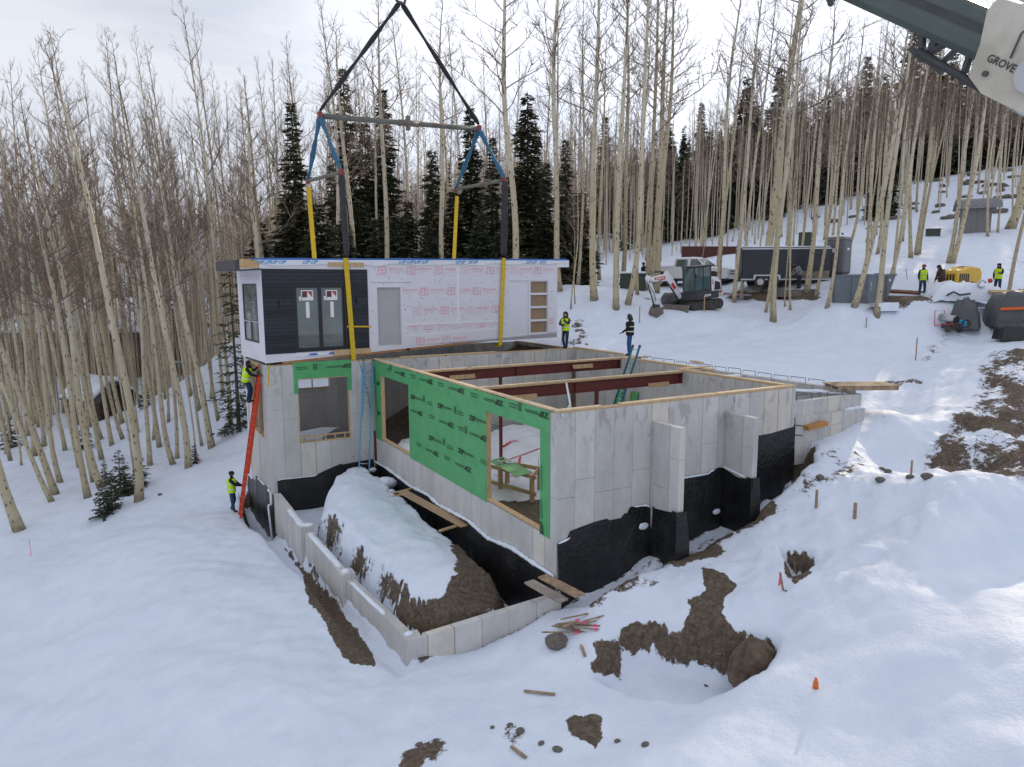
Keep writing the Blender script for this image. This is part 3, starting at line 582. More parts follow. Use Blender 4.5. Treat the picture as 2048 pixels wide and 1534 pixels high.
for u0, zt, seed in ((2.95, at_u(1361, 1026, 2.99)[2], 1), (5.6, at_u(1507, 957, 5.62)[2], 2)):
    rg = []
    for j in range(9):
        t = j/8; z_ = zt*(1-t)-5.9*t; e = .03+.06*math.sin(PI*min(1, t*1.3))*(1.6 if seed == 1 else .7)
        rg.append([(u0-e*.4, -.9, z_), (u0-e, -1.06-e, z_), (u0+.24+e*.5, -1.09-e*1.3, z_), (u0+.27+e*(2.2 if seed == 1 else .6), -.8, z_)])
    for j in range(8):
        for i in range(3): wr.add([rg[j][i], rg[j][i+1], rg[j+1][i+1], rg[j+1][i]], [(3, 2, 1, 0)])
fpart('damp_proof_sheet', wr, M_MEMB)
def edge_snow(top, fixed, axis, r, keep, seed):
    mb = MB(); s = np.array([q[0] for q in top]); z = np.array([q[1] for q in top]); n = max(8, int(abs(s[-1]-s[0])/.07)); ss = np.linspace(s[0], s[-1], n); o = np.argsort(s); zz = np.interp(ss, s[o], z[o]); run = []
    for i in range(n+1):
        on = i < n and vnoise(ss[i]*1.1+seed*4, seed*2.7) > keep
        if on:
            rr = r*(.6+1.0*abs(vnoise(ss[i]*5, seed))); d = -.05
            run.append(((fixed+d, ss[i], zz[i]+rr*.3) if axis == 'u' else (ss[i], fixed+d, zz[i]+rr*.3), rr))
        elif len(run) > 2: mb.tube([q[0] for q in run], [.2*r]+[q[1] for q in run[1:-1]]+[.2*r], 6); run = []
        else: run = []
    if mb.v: fpart('snow_line', mb, M_SNOW, smooth=True)
edge_snow(mu, 0, 'u', .075, -.35, 1); edge_snow(mv1, 0, 'v', .03, .0, 2); edge_snow(mv2, 0, 'v', .03, -.1, 3); edge_snow(ml, -4.22, 'u', .05, -.1, 4); edge_snow(mb_, B, 'v', .025, .05, 5)
edge_snow([(-.05, at_u(1446, 935, 5.62)[2]+.04), (-.85, at_u(1493, 957, 5.62)[2]+.03)], 5.62, 'u', .05, -.6, 6)
# rebar hoops standing out of the wing walls
rb = MB()
for i, v in enumerate(np.arange(.7, 11, .74)):
    h = .17+.05*vnoise(i*1.7, 3); q = [(11.75, v, -.38), (11.75, v, -.36+h), (11.75, v+.62, -.36+h*.95), (11.75, v+.62, -.36+h*.45)]
    rb.tube(q, .012, 5)
for i, u in enumerate(np.arange(8.85, 11.7, .72)): rb.tube([(u, .22, -.48), (u, .22, -.3), (u+.5, .24, -.29)], .012, 5)
for z in (-1.15, -1.45): rb.tube([(A+.03, .02, z), (A+.22, -.16, z-.02)], .016, 5)
fpart('reinforcing_bar', rb, M_REBAR)
# ---- low retaining wall round the yard ----
RW = thing('retaining_wall', 'low stepped concrete retaining wall with snow on top around a dirt mound', 'wall', (-3.6, 1, -6.2))
OFF[RW.name] = np.array(RW.location)
def rpart(n_, mb, m_, **k): return mb.build(n_, m_, RW, world=True, **k)
rpart('wall_section', MB().hexa([(-4.22, 9.8, -7.4), (-3.97, 9.8, -7.4), (-3.97, B-.06, -7.4), (-4.22, B-.06, -7.4), (-4.22, 9.8, -5.03), (-3.97, 9.8, -5.03), (-3.97, B-.06, -5.03), (-4.22, B-.06, -5.03)]), M_CONC)
rpart('pier', MB().box(-4.225, -3.78, 9.38, 9.797, -7.4, -5.025), M_CONC, bevel=.012)
def seg(p0, p1, t, z0, z1a, z1b):
    p0 = np.array(p0); p1 = np.array(p1); d = nrm(p1-p0); n = np.array([d[1], -d[0]]); a, b, c, e = p0, p1, p1+n*t, p0+n*t
    return MB().hexa([(*e, z0), (*c, z0), (*b, z0), (*a, z0), (*e, z1b if False else z1a), (*c, z1b), (*b, z1b), (*a, z1a)])
rpart('wall_section', seg((-4.0, 5.63), (-4.07, 9.377), .25, -7.2, -5.2, -5.2), M_CONC)
rpart('pier', MB().box(-4.0, -3.58, 5.2, 5.627, -7.2, -5.195), M_CONC, bevel=.012)
rpart('wall_section', seg((-3.58, 1.5), (-3.86, 5.197), .25, -7.0, -5.38, -5.38), M_CONC)
rpart('pier', MB().hexa([(-3.60, 1.08, -7), (-3.2, 1.0, -7), (-3.16, 1.46, -7), (-3.6, 1.497, -7), (-3.60, 1.08, -5.37), (-3.2, 1.0, -5.37), (-3.16, 1.46, -5.37), (-3.6, 1.497, -5.37)]), M_CONC, bevel=.012)
rpart('wall_section', seg((-.12, -.42), (-3.22, 1.02), .24, -6.8, -4.42, -5.38), M_CONC)
def rcap(p0, p1, w, h, seed): o = snowcap(p0, p1, w, h, RW, seed); return o
rcap((-4.12, 11.6, -5.03), (-4.1, 9.5, -5.03), .2, .05, 11); rcap((-4.0, 9.42, -5.025), (-3.85, 9.72, -5.025), .36, .06, 12); rcap((-3.96, 9.2, -5.2), (-3.87, 5.8, -5.2), .2, .06, 13); rcap((-3.9, 5.35, -5.195), (-3.7, 5.5, -5.195), .26, .07, 14); rcap((-3.78, 5.0, -5.38), (-3.6, 2.6, -5.38), .15, .05, 15); rcap((-3.55, 1.3, -5.37), (-3.3, 1.36, -5.37), .2, .07, 16)
pp = MB(); q0 = at_u(541, 984, -4.36); pp.tube([q0, q0+np.array([0, 0, -.42]), q0+np.array([0, .02, -.5]), q0+np.array([-.10, .0, -.52]), q0+np.array([-.11, 0, -.6]), q0+np.array([-.06, -.1, -1.9])], .04, 8); fpart('drain_pipe', pp, M_PVC, smooth=True)
# ---- steel beams and posts ----
def beam(v, u0, u1, label, blocks, lay):
    t = thing('steel_beam', label, 'beam', ((u0+u1)/2, v, -.38), group='steel beams across the foundation'); OFF[t.name] = np.array(t.location)
    b_ = MB(); zt, zb = -.03, -.40; b_.box(u0, u1, v-.085, v+.085, zt-.018, zt); b_.box(u0, u1, v-.085, v+.085, zb, zb+.018); b_.box(u0, u1, v-.006, v+.006, zb+.018, zt-.018)
    for u in (u0+.3, (u0+u1)/2-.7, u1-.35): b_.box(u, u+.012, v-.08, v-.006, zb+.018, zt-.018)
    b_.build('web', M_STEEL, t, world=True)
    for a, b, l_, w in lay: MB().box(u0+(u1-u0)*a, u0+(u1-u0)*b, v-w/2, v+w/2, zt+.002+l_*.041, zt+.04+l_*.041).build('nailer', M_WOOD2 if l_ else M_WOOD, t, world=True)
    for u, ln, zz in blocks: MB().hexa([(u, v-.14, zz-.08), (u+ln, v-.14, zz-.08), (u+ln, v-.09, zz-.08), (u, v-.09, zz-.08), (u-.06, v-.14, zz+.08), (u+ln-.03, v-.14, zz+.08), (u+ln-.03, v-.09, zz+.08), (u-.06, v-.09, zz+.08)]).build('timber_block', M_WOOD, t, world=True)
    return t
beam(B2+.02, .26, A-.02, 'dark red steel beam spanning the foundation nearer the front wall', [(1.1, 1.1, -.36), (6.7, .9, -.37)], [(-.02, 1, 0, .19), (.0, .24, 1, .17), (.27, .52, 1, .17), (.25, 1.05, 1.02, .15), (.56, 1.12, 1, .18)])
beam(B1+.02, .26, A2-.02, 'dark red steel beam spanning the foundation behind the nearer beam', [(1.35, 1.0, -.27), (6.75, .95, -.2)], [(-.02, 1, 0, .19), (.0, .2, 1, .17), (.22, .6, 1, .17), (.6, 1.08, 1, .18)])
t = thing('steel_beam', 'short dark red steel lintel under the timber plate beside the green wall', 'beam', (.8, B+.1, -.42), group='steel beams across the foundation'); OFF[t.name] = np.array(t.location)
MB().box(.26, 1.9, B+.03, B+.2, -.40, -.385).box(.26, 1.9, B+.03, B+.2, -.05, -.035).box(.26, 1.9, B+.105, B+.12, -.385, -.05).build('web', M_STEEL, t, world=True)
q1 = at_v(1001, 770, B1+.02); q2 = at_v(1193, 800, B2+.02)
for q, v, lb in ((q1, B1+.02, 'slim dark red steel post under the farther beam with red tape at its foot'), (q2, B2+.02, 'slim dark red steel post under the nearer beam')):
    t = thing('steel_post', lb, 'post', (q[0], v, -4.03)); s_ = MB(); s_.box(-.05, .05, -.05, .05, .012, 3.62); s_.box(-.1, .1, -.1, .1, 0, .012); s_.box(-.09, .09, -.07, .07, 3.615, 3.628); s_.build('shaft', M_STEEL, t)
t = thing('steel_post', 'short rust red steel corner post standing behind the light blue ladder', 'post', (-.05, B-.06, -4.3)); MB().box(-.03, .045, -.045, .045, 0, 1.35).box(-.04, .05, -.05, .05, -.02, 0).build('shaft', M_STEEL, t)
# ---------------- the hanging house module ----------------
MBL = at_d(532, 727, 26.9)
_yaw = R(5.0); Lh = np.array([math.cos(_yaw), math.sin(_yaw), 0]); Nn = np.array([-math.sin(_yaw), math.cos(_yaw), 0])   # along the front, and to the back
def FPt(px, py, off=0.):       # pixel of the photograph onto the module's front plane
    r = ray(px, py); t = ((MBL-CAM)@Nn)/(r@Nn); return CAM+r*t-Nn*off
def fxz(px, py): q = FPt(px, py)-MBL; return q@Lh, q[2]
XR, ZR = fxz(1114, 664.5); XRt, ZTR = fxz(1117, 519); ZTL = fxz(517, 517)[1]
W_MOD = 3.75
# local frame: x along the front, y to the back, z up; floor line rises to the right
def zfl(x): return ZR*x/XR
def ztp(x): return ZTL+(ZTR-ZTL)*x/XR
MOD = thing('house_module', 'white wrapped prefabricated house module with dark siding hanging from the crane', 'house module', MBL, _yaw)
def mp_(name, mb, mats, parent=None, smooth=False, bevel=0): return mb.build(name, mats, parent or MOD, smooth=smooth, bevel=bevel)
M_WRAP = mat('white house wrap', (.66, .655, .72), .6, .04, 1.2, .12, dist=.02)
M_RED = mat('red wrap print', (.72, .20, .28), .6, .12, 9, 0)
M_PINKP = mat('pale red print', (.70, .42, .50), .6, .1, 9, 0)
M_BLUEP = mat('blue print', (.05, .30, .62), .6, .15, 9, 0)
M_BLUE = mat('blue membrane', (.03, .12, .42), .5, .2, 6, .1)
M_MEMW = mat('white roof membrane', (.70, .72, .78), .5, .06, 3, .1)
def siding_mat():
    g = G('charred black siding'); ge = g.n('ShaderNodeNewGeometry'); sp = g.n('ShaderNodeSeparateXYZ'); g.l(ge.outputs['Position'], sp.inputs[0])
    fr = g.math('FRACT', g.math('DIVIDE', g.math('ADD', sp.outputs[2], 20), .142)); c = g.math('FLOOR', g.math('DIVIDE', g.math('ADD', sp.outputs[2], 20), .142))
    wn = g.n('ShaderNodeTexWhiteNoise', noise_dimensions='1D'); g.l(c, wn.inputs['W'])
    gap = g.math('LESS_THAN', fr, .07); n = g.noise(g.co((1.5, 1.5, 14)), 3, 5, .6)
    v = g.math('ADD', g.math('MULTIPLY', wn.outputs['Value'], .5), n); col = g.ramp(v, [(.3, (.011, .013, .018)), (1.0, (.030, .034, .044))]); col = g.mix(gap, col, (.003, .003, .004))
    g.bump(g.math('ADD', g.math('MULTIPLY', gap, -1), g.math('MULTIPLY', n, .3)), .6, .012); return g.done(col, .55, spec=.35)
M_SIDE = siding_mat()
def glass_mat(name, tint=(.035, .05, .055), rough=.03):
    g = G(name); n = g.noise(g.co(), .6, 3); return g.done(g.ramp(n, [(.35, tint), (.7, tuple(q*1.6 for q in tint))]), rough, 0, spec=.9)
M_GLASS = glass_mat('window glass', (.085, .105, .105)); M_FRAME = mat('black window frame', (.013, .015, .018), .4, .1, 5, 0)
M_GREYP = mat('grey panel', (.40, .395, .42), .7, .05, 1.5, .03); M_WHITEP = mat('white panel', (.66, .68, .76), .6, .03, 1.5, .02)
M_TANP = mat('brown packing board', (.30, .205, .13), .8, .1, 3, .05); M_FASC = mat('dark fascia metal', (.045, .042, .048), .5, .12, 4, .04)
Xd0, Zd1 = fxz(521, 540); Xd1, _ = fxz(736, 533); zo = lambda a, b: (fxz(*a), fxz(*b))
(o0x, o1z), (o1x, o0z) = zo((754, 575), (804, 690)); (w0x, w1z), (w1x, w0z) = zo((1019, 563), (1056, 669)); (s0x, s1z), (s1x, s0z) = zo((1061, 561), (1095, 666)); (g0x, g1z), (g1x, g0z) = zo((586, 569), (694, 699))
Xd0 = .05; zs0 = .34; zs1 = fxz(600, 538)[1]
# front wall with real openings; bottom and top follow the rake of the hanging box
wl = MB()
def Pw(s, z, o):
    f = (z-0)/3.9
    return (s, o, z)
wall(wl, (0, 0), (XR, 0), .0, 3.4, .16, [(g0x, g1x, g0z, g1z), (o0x, o1x, o0z, o1z), (w0x, w1x, w0z, w1z), (s0x, s1x, s0z, s1z)], P=lambda s, z, o: (s, o, z if z > .001 else zfl(s)))
wl.hexa([(0, 0, 3.4), (XR, 0, 3.4), (XR, .16, 3.4), (0, .16, 3.4), (0, 0, ztp(0)-.12), (XR, 0, ztp(XR)-.12), (XR, .16, ztp(XR)-.12), (0, .16, ztp(0)-.12)])
WALLF = mp_('front_wall', wl, M_WRAP)
# window in the left end wall
lw0, lw1, lz0, lz1 = .78, 2.95, .72, 3.02
ew = MB(); wall(ew, (0, W_MOD), (0, .163), .02, ztp(0)-.14, .16, [(W_MOD-lw1, W_MOD-lw0, lz0, lz1)]); mp_('end_wall', ew, M_WRAP)
ew = MB(); ew.hexa([(XR-.16, .163, zfl(XR)+.01), (XR, .163, zfl(XR)+.01), (XR, W_MOD, zfl(XR)+.01), (XR-.16, W_MOD, zfl(XR)+.01), (XR-.16, .163, ztp(XR)-.14), (XR, .163, ztp(XR)-.14), (XR, W_MOD, ztp(XR)-.14), (XR-.16, W_MOD, ztp(XR)-.14)]); mp_('end_wall', ew, M_WRAP)
ew = MB(); ew.hexa([(.163, W_MOD-.16, 0), (XR-.163, W_MOD-.16, zfl(XR)), (XR-.163, W_MOD, zfl(XR)), (.163, W_MOD, 0), (.163, W_MOD-.16, ztp(0)-.14), (XR-.163, W_MOD-.16, ztp(XR)-.14), (XR-.163, W_MOD, ztp(XR)-.14), (.163, W_MOD, ztp(0)-.14)]); mp_('back_wall', ew, M_WRAP)
# floor with the engineered rim board showing along the bottom edge
fl_ = MB(); fl_.hexa([(.165, .165, .03), (XR-.165, .165, zfl(XR)+.03), (XR-.165, W_MOD-.165, zfl(XR)+.03), (.165, W_MOD-.165, .03), (.165, .165, .2), (XR-.165, .165, zfl(XR)+.2), (XR-.165, W_MOD-.165, zfl(XR)+.2), (.165, W_MOD-.165, .2)]); mp_('floor', fl_, M_OSB)
x_a = fxz(566, 723)[0]; x_g0 = fxz(813, 702)[0]; x_g1 = fxz(821, 702)[0]
M_RIM = mat('orange rim board', (.40, .185, .06), .7, .3, 4, .1, st=(1, 4, 8))
for a, b in ((x_a, x_g0), (x_g1, XR-.05)):
    r_ = MB(); r_.hexa([(a, .02, zfl(a)-.09), (b, .02, zfl(b)-.09), (b, .15, zfl(b)-.09), (a, .15, zfl(a)-.09), (a, .02, zfl(a)-.003), (b, .02, zfl(b)-.003), (b, .15, zfl(b)-.003), (a, .15, zfl(a)-.003)]); mp_('rim_board', r_, M_RIM)
r_ = MB(); r_.hexa([(.1, .3, -.11), (XR-.1, .3, zfl(XR)-.11), (XR-.1, W_MOD-.3, zfl(XR)-.11), (.1, W_MOD-.3, -.11), (.1, .3, .02), (XR-.1, .3, zfl(XR)+.02), (XR-.1, W_MOD-.3, zfl(XR)+.02), (.1, W_MOD-.3, .02)]); mp_('underside', r_, M_BLACK)
# roof: thin slab overhanging both ends
ro = MB(); xl, xr = -.90, fxz(1138, 520)[0]
ro.hexa([(-.84, .0, ztp(-.9)-.40), (0.0, 0.0, ztp(0)-.36), (0.0, W_MOD+.2, ztp(0)-.36), (-.84, W_MOD-.6, ztp(-.9)-.40), (-.84, .0, ztp(-.9)-.05), (0, 0, ztp(0)-.03), (0, W_MOD+.2, ztp(0)-.03), (-.84, W_MOD-.6, ztp(-.9)-.05)])
ro.hexa([(0, .003, ztp(0)-.118), (XR, .003, ztp(XR)-.118), (XR, W_MOD+.2, ztp(XR)-.118), (0, W_MOD+.2, ztp(0)-.118), (0, .003, ztp(0)-.035), (XR, .003, ztp(XR)-.035), (XR, W_MOD+.2, ztp(XR)-.035), (0, W_MOD+.2, ztp(0)-.035)])
ro.hexa([(XR, .0, ztp(XR)-.36), (xr, .0, ztp(XR)-.36), (xr, W_MOD, ztp(XR)-.36), (XR, W_MOD, ztp(XR)-.36), (XR, .0, ztp(XR)-.03), (xr, .0, ztp(XR)-.03), (xr, W_MOD, ztp(XR)-.03), (XR, W_MOD, ztp(XR)-.03)])
ROOF = mp_('roof', ro, M_MEMW)
xo = fxz(478, 520)[0]; xf = fxz(470, 520)[0]
mp_('fascia', MB().hexa([(xf, -.02, ztp(0)-.40), (xo, -.02, ztp(0)-.40), (xo, -.002, ztp(0)-.40), (xf, -.002, ztp(0)-.40), (xf, -.02, ztp(0)-.08), (xo, -.02, ztp(0)-.03), (xo, -.002, ztp(0)-.03), (xf, -.002, ztp(0)-.08)]).box(xf-.02, xf, -.02, W_MOD-.55, ztp(0)-.42, ztp(0)-.06), M_FASC)
mp_('fascia_backing', MB().box(xo+.003, -.06, -.015, -.002, ztp(0)-.36, ztp(0)-.02), M_OSB)
mp_('soffit_edge', MB().box(xf, .06, -.03, W_MOD-.6, ztp(0)-.42, ztp(0)-.401), M_FASC)
# blue and white roof membrane folded over the front edge
k = 46; vs = []
for i in range(k+1):
    x = -.35+(xr-.15+.35)*i/k; zt = ztp(x); sag = .20+.16*max(0, vnoise(i*.33, 4)+.15)+.04*vnoise(i*1.3, 9)
    if x < .3: sag *= max(.1, (x+.4)/.7)
    vs += [(x, .4, zt+.0), (x, -.02, zt+.02+.03*vnoise(i*.5, 3)), (x, -.035-.03*abs(vnoise(i*.7, 8)), zt-.05), (x, -.03, zt-sag)]
mb_r = MB(); fs0 = [(i*4, i*4+4, i*4+5, i*4+1) for i in range(k)]; fs1 = [(i*4+1, i*4+5, i*4+6, i*4+2) for i in range(k)]; fs2 = [(i*4+2, i*4+6, i*4+7, i*4+3) for i in range(k)]
mb_r.add(vs, fs0+fs1, 0); mb_r.m = [0]*len(mb_r.f); mb_r.f += fs2; mb_r.m += [1]*len(fs2); MEMB = mp_('roof_membrane', mb_r, [M_BLUE, M_MEMW])
up = MB()
for px, w_ in ((487, 0), (528, .5), (556, .6), (620, .6), (812, .7), (842, .7), (920, .5), (945, .5), (1062, .6), (1085, .4)):
    if not w_: continue
    q = fxz(px, 519.5)[0]; put_text(up, 'UP UP', (q, -.07, ztp(q)-.13), (1, 0, .02), (0, 0, 1), height=.13, width=w_, off=.02, shear=.5)
mp_('lettering', up, M_BLUEP, MEMB)
# dark siding panel (cut round the doors)
sd_p = MB(); wall(sd_p, (Xd0, -.022), (Xd1, -.022), zs0-.15, zs1, .02, [(g0x-.0, g1x, zs0-1, g1z)], P=lambda s, z, o: (s, -.022+o, max(z, zs0+(fxz(742, 697)[1]-zs0)*s/Xd1))); SIDE = mp_('siding', sd_p, M_SIDE)
for px, py in ((561, 606), (715, 600)):
    x, z = fxz(px, py); l_ = MB().box(x-.06, x+.06, -.12, -.024, z-.11, z+.1); mp_('wall_lamp', l_, M_BLACK, SIDE)
# sliding doors
def pane(parent, x0, x1, z0, z1, y=.02, fw=.07, name='door'):
    f_ = MB(); wall(f_, (x0, y), (x1, y), z0, z1, .06, [(fw, x1-x0-fw, z0+fw*1.3, z1-fw)]); fo = mp_(name, f_, M_FRAME, parent)
    mp_('pane', MB().box(x0+fw, x1-fw, y+.025, y+.035, z0+fw*1.3, z1-fw), M_GLASS, fo); return fo
SL = mp_('door_frame', MB().box(g0x, g0x+.05, -.03, .14, g0z, g1z).box(g1x-.05, g1x, -.03, .14, g0z, g1z).box(g0x+.051, g1x-.051, -.03, .14, g1z-.06, g1z).box(g0x+.051, g1x-.051, -.03, .14, g0z, g0z+.06), M_FRAME)
xm = fxz(640, 600)[0]
for a, b in ((g0x+.052, xm+.0), (xm+.004, g1x-.052)):
    d_ = pane(MOD, a, b, g0z+.063, g1z-.063, name='sliding_door')
    c = (a+b)/2; lb = MB(); lb.add([(c-.24, .041, g1z-.62), (c+.24, .041, g1z-.62), (c+.24, .041, g1z-.22), (c-.24, .041, g1z-.22)], [(0, 1, 2, 3)], 0)
    lb.add([(c-.2, .038, g1z-.5), (c+.0, .038, g1z-.5), (c+.0, .038, g1z-.26), (c-.2, .038, g1z-.26)], [(0, 1, 2, 3)], 1); lb.add([(c, .038, g1z-.26), (c+.2, .038, g1z-.26), (c+.2, .038, g1z-.5)], [(2, 1, 0)], 2)
    lb.add([(c-.07, .041, g1z-1.3), (c+.07, .041, g1z-1.3), (c+.07, .041, g1z-.68), (c-.07, .041, g1z-.68)], [(0, 1, 2, 3)], 0); lb.add([(a+.17, .041, g1z-.62), (a+.3, .041, g1z-.62), (a+.3, .041, g1z-.46), (a+.17, .041, g1z-.46)], [(0, 1, 2, 3)], 0)
    mp_('sticker', lb, [mat('white sticker', (.72, .74, .74), .6, .03, 4, 0), mat('maroon print', (.14, .03, .035), .6, .05, 4, 0), mat('red print', (.45, .06, .07), .6, .05, 4, 0)], d_)
mp_('interior_partition', MB().box(.3, XR-.3, 2.4, 2.44, .25, 3.2), mat('dim interior lining', (.30, .31, .31), .8, .05, 2, .02))
mp_('door_panel', MB().box(o0x-.002, o1x+.002, .1, .115, o0z, o1z), M_GREYP)
mp_('door_sill', MB().box(o0x, o1x, .0, .099, o0z, o0z+.05), M_GALV)
mp_('window_cover', MB().box(w0x, w1x, .02, .035, w0z, w1z), M_WHITEP)
bl = MB(); bl.box(s0x, s1x, .12, .13, s0z, s1z); mp_('packing_board', bl, M_TANP)
hgt = (s1z-s0z)/4
for i in range(5): mp_('shelf_batten', MB().box(s0x+.012, s1x-.012, .02, .118, max(s0z, s0z+hgt*i-.05), min(s1z, s0z+hgt*i+.05)), M_WHITEP)
mp_('trim', MB().box(s0x-.09, s0x-.003, -.02, .0, s0z-.05, s1z+.1).box(s1x+.003, s1x+.06, -.02, -.001, s0z-.05, s1z+.1).box(w0x-.05, s1x+.06, -.025, -.001, s1z+.003, s1z+.06), M_WHITEP)
# end window
ewf = MB(); wall(ewf, (-.01, lw1), (-.01, lw0), lz0, lz1, .07, [(.07, lw1-lw0-.07, lz0+.85, lz1-.07), (.07, (lw1-lw0)/2-.03, lz0+.07, lz0+.78), ((lw1-lw0)/2+.03, lw1-lw0-.07, lz0+.07, lz0+.78)]); EW = mp_('window', ewf, M_FRAME)
mp_('pane', MB().box(.02, .03, lw0+.07, lw1-.07, lz0+.85, lz1-.07), M_GLASS, EW); mp_('pane', MB().box(.02, .03, lw0+.07, lw1-.07, lz0+.07, lz0+.78), M_GLASS, EW)
mp_('window_bar', MB().box(-.016, -.011, lw0+.05, lw1-.05, lz0+.79, lz0+.83), M_GALV, EW)
# timber battens behind the straps and along the sill
x, z = fxz(692, 529); mp_('batten', MB().box(x-.75, x+.75, -.045, -.004, z-.09, z+.08), M_WOOD)
x, z = fxz(705, 703); mp_('batten', MB().box(x-.8, x+.78, -.05, -.024, z-.11, z+.11), M_WOOD)
x, z = fxz(1003, 687)
bp = MB(); x0, x1 = fxz(588, 706)[0], fxz(662, 703)[0]; mp_('flashing_tape', MB().hexa([(x0, -.03, zs0-.14), (x1, -.03, zs0-.16), (x1, -.004, zs0-.16), (x0, -.004, zs0-.14), (x0, -.03, zs0-.02), (x1, -.03, zs0-.04), (x1, -.004, zs0-.04), (x0, -.004, zs0-.02)]), M_MEMW)
for xx, w_ in ((x0+.55, .4), (x0+1.35, .35)): bp.add([(xx, -.033, zs0-.13), (xx+w_, -.033, zs0-.13), (xx+w_*.8, -.033, zs0-.05), (xx+.08, -.033, zs0-.06)], [(0, 1, 2, 3)])
mp_('lettering', bp, mat('deep blue print', (.05, .10, .45), .6, .1, 5, 0))
# printed logo rows of the house wrap
rp = MB(); rp2 = MB()
def clear(x, z): return not any(a-.06 < x < b+.06 and c-.06 < z < d+.06 for a, b, c, d in ((Xd0-1, Xd1, -.5, 9), (o0x, o1x, o0z, o1z), (w0x, w1x, w0z, w1z), (s0x-.1, s1x, s0z, s1z)))
def quadp(m_, x0, x1, z0, z1, y=-.004): m_.add([(x0, y, z0), (x1, y, z0), (x1, y, z1), (x0, y, z1)], [(0, 1, 2, 3)])
for r_i, (za, zb_, ph) in enumerate(((fxz(750, 541)[1], fxz(1110, 541)[1], .0), (fxz(815, 583)[1], fxz(1000, 582)[1], .6), (fxz(830, 622)[1], fxz(1000, 618)[1], .25), (fxz(840, 654)[1], fxz(900, 650)[1], .8), (fxz(850, 683)[1], fxz(1000, 672)[1], .35))):
    x = .9+ph
    while x < XR-.3:
        z = za+(zb_-za)*((x-5)/(XR-5)); s_ = .16*(.9 if r_i == 3 else 1)
        if clear(x, z) and clear(x+.45, z) and z > zfl(x)+.15:
            dim = rp2 if (r_i+int(x)) % 3 == 2 else rp
            for q in ((x-.19, x-.17, -s_, s_), (x+.17, x+.19, -s_, s_), (x-.19, x+.19, s_-.02, s_), (x-.19, x+.19, -s_, -s_+.02), (x-.012, x+.012, -s_, s_), (x-.15, x-.04, -.01, .012), (x+.04, x+.15, .03, .05), (x-.14, x-.06, .08, .1), (x+.05, x+.14, -.08, -.06)): quadp(dim, q[0], q[1], z+q[2], z+q[3])
        if clear(x+.3, z) and clear(x+1.05, z) and z > zfl(x)+.15 and x+1.1 < XR:
            quadp(rp2, x+.3, x+1.0, z+.04, z+.10); quadp(rp2, x+.3, x+.85, z-.03, z-.012); quadp(rp2, x+.3, x+.72, z-.10, z-.085)
            cx = x+1.06; n8 = 10
            for i in range(n8):
                a0, a1 = 2*PI*i/n8, 2*PI*(i+1)/n8; rp2.add([(cx+.055*math.cos(a0), -.004, z-.06+.055*math.sin(a0)), (cx+.055*math.cos(a1), -.004, z-.06+.055*math.sin(a1)), (cx+.038*math.cos(a1), -.004, z-.06+.038*math.sin(a1)), (cx+.038*math.cos(a0), -.004, z-.06+.038*math.sin(a0))], [(0, 3, 2, 1)])
        x += 1.33
mp_('wrap_print', rp, M_RED, WALLF); mp_('wrap_print', rp2, M_PINKP, WALLF)
ep = MB()
for i in range(4):
    y = .35+i*.8
    for q in ((0, .1, .1, .14), (0, .02, -.1, .1), (.14, .5, .05, .09), (.14, .4, -.05, -.03)): ep.add([(-.004, y+q[1], 3.25+q[2]), (-.004, y+q[0], 3.25+q[2]), (-.004, y+q[0], 3.25+q[3]), (-.004, y+q[1], 3.25+q[3])], [(0, 1, 2, 3)])
mp_('wrap_print', ep, M_PINKP)
# staples and tape seams
stp = MB()
for i in range(210):
    x = random.uniform(Xd1+.1, XR-.1); z = random.uniform(.5, 3.75)
    if clear(x, z) and z < ztp(x)-.3: quadp(stp, x-.018, x+.018, z-.014, z+.014, -.005)
for i in range(24): quadp(stp, o0x-.2+i*.075, o0x-.165+i*.075, o1z+.19, o1z+.215, -.005)
mp_('staple', stp, M_DGREY, WALLF)['kind'] = 'stuff'
sm_ = MB(); M_SEAM = mat('white seam tape', (.72, .73, .79), .4, .03, 4, .03)
xs = fxz(916, 600)[0]; sm_.box(xs-.06, xs+.06, -.006, -.0005, fxz(916, 648)[1], ztp(xs)-.35); mp_('seam_tape', sm_, M_SEAM, WALLF)
for (a, b) in (((806, 649), (1018, 641)), ((806, 672), (1018, 655))):
    (xa, za), (xb, zb_) = fxz(*a), fxz(*b); mp_('seam_tape', MB().hexa([(xa, -.0085, za-.05), (xb, -.0085, zb_-.05), (xb, -.001, zb_-.05), (xa, -.001, za-.05), (xa, -.0085, za+.04), (xb, -.0085, zb_+.04), (xb, -.001, zb_+.04), (xa, -.001, za+.04)]), M_SEAM, WALLF)
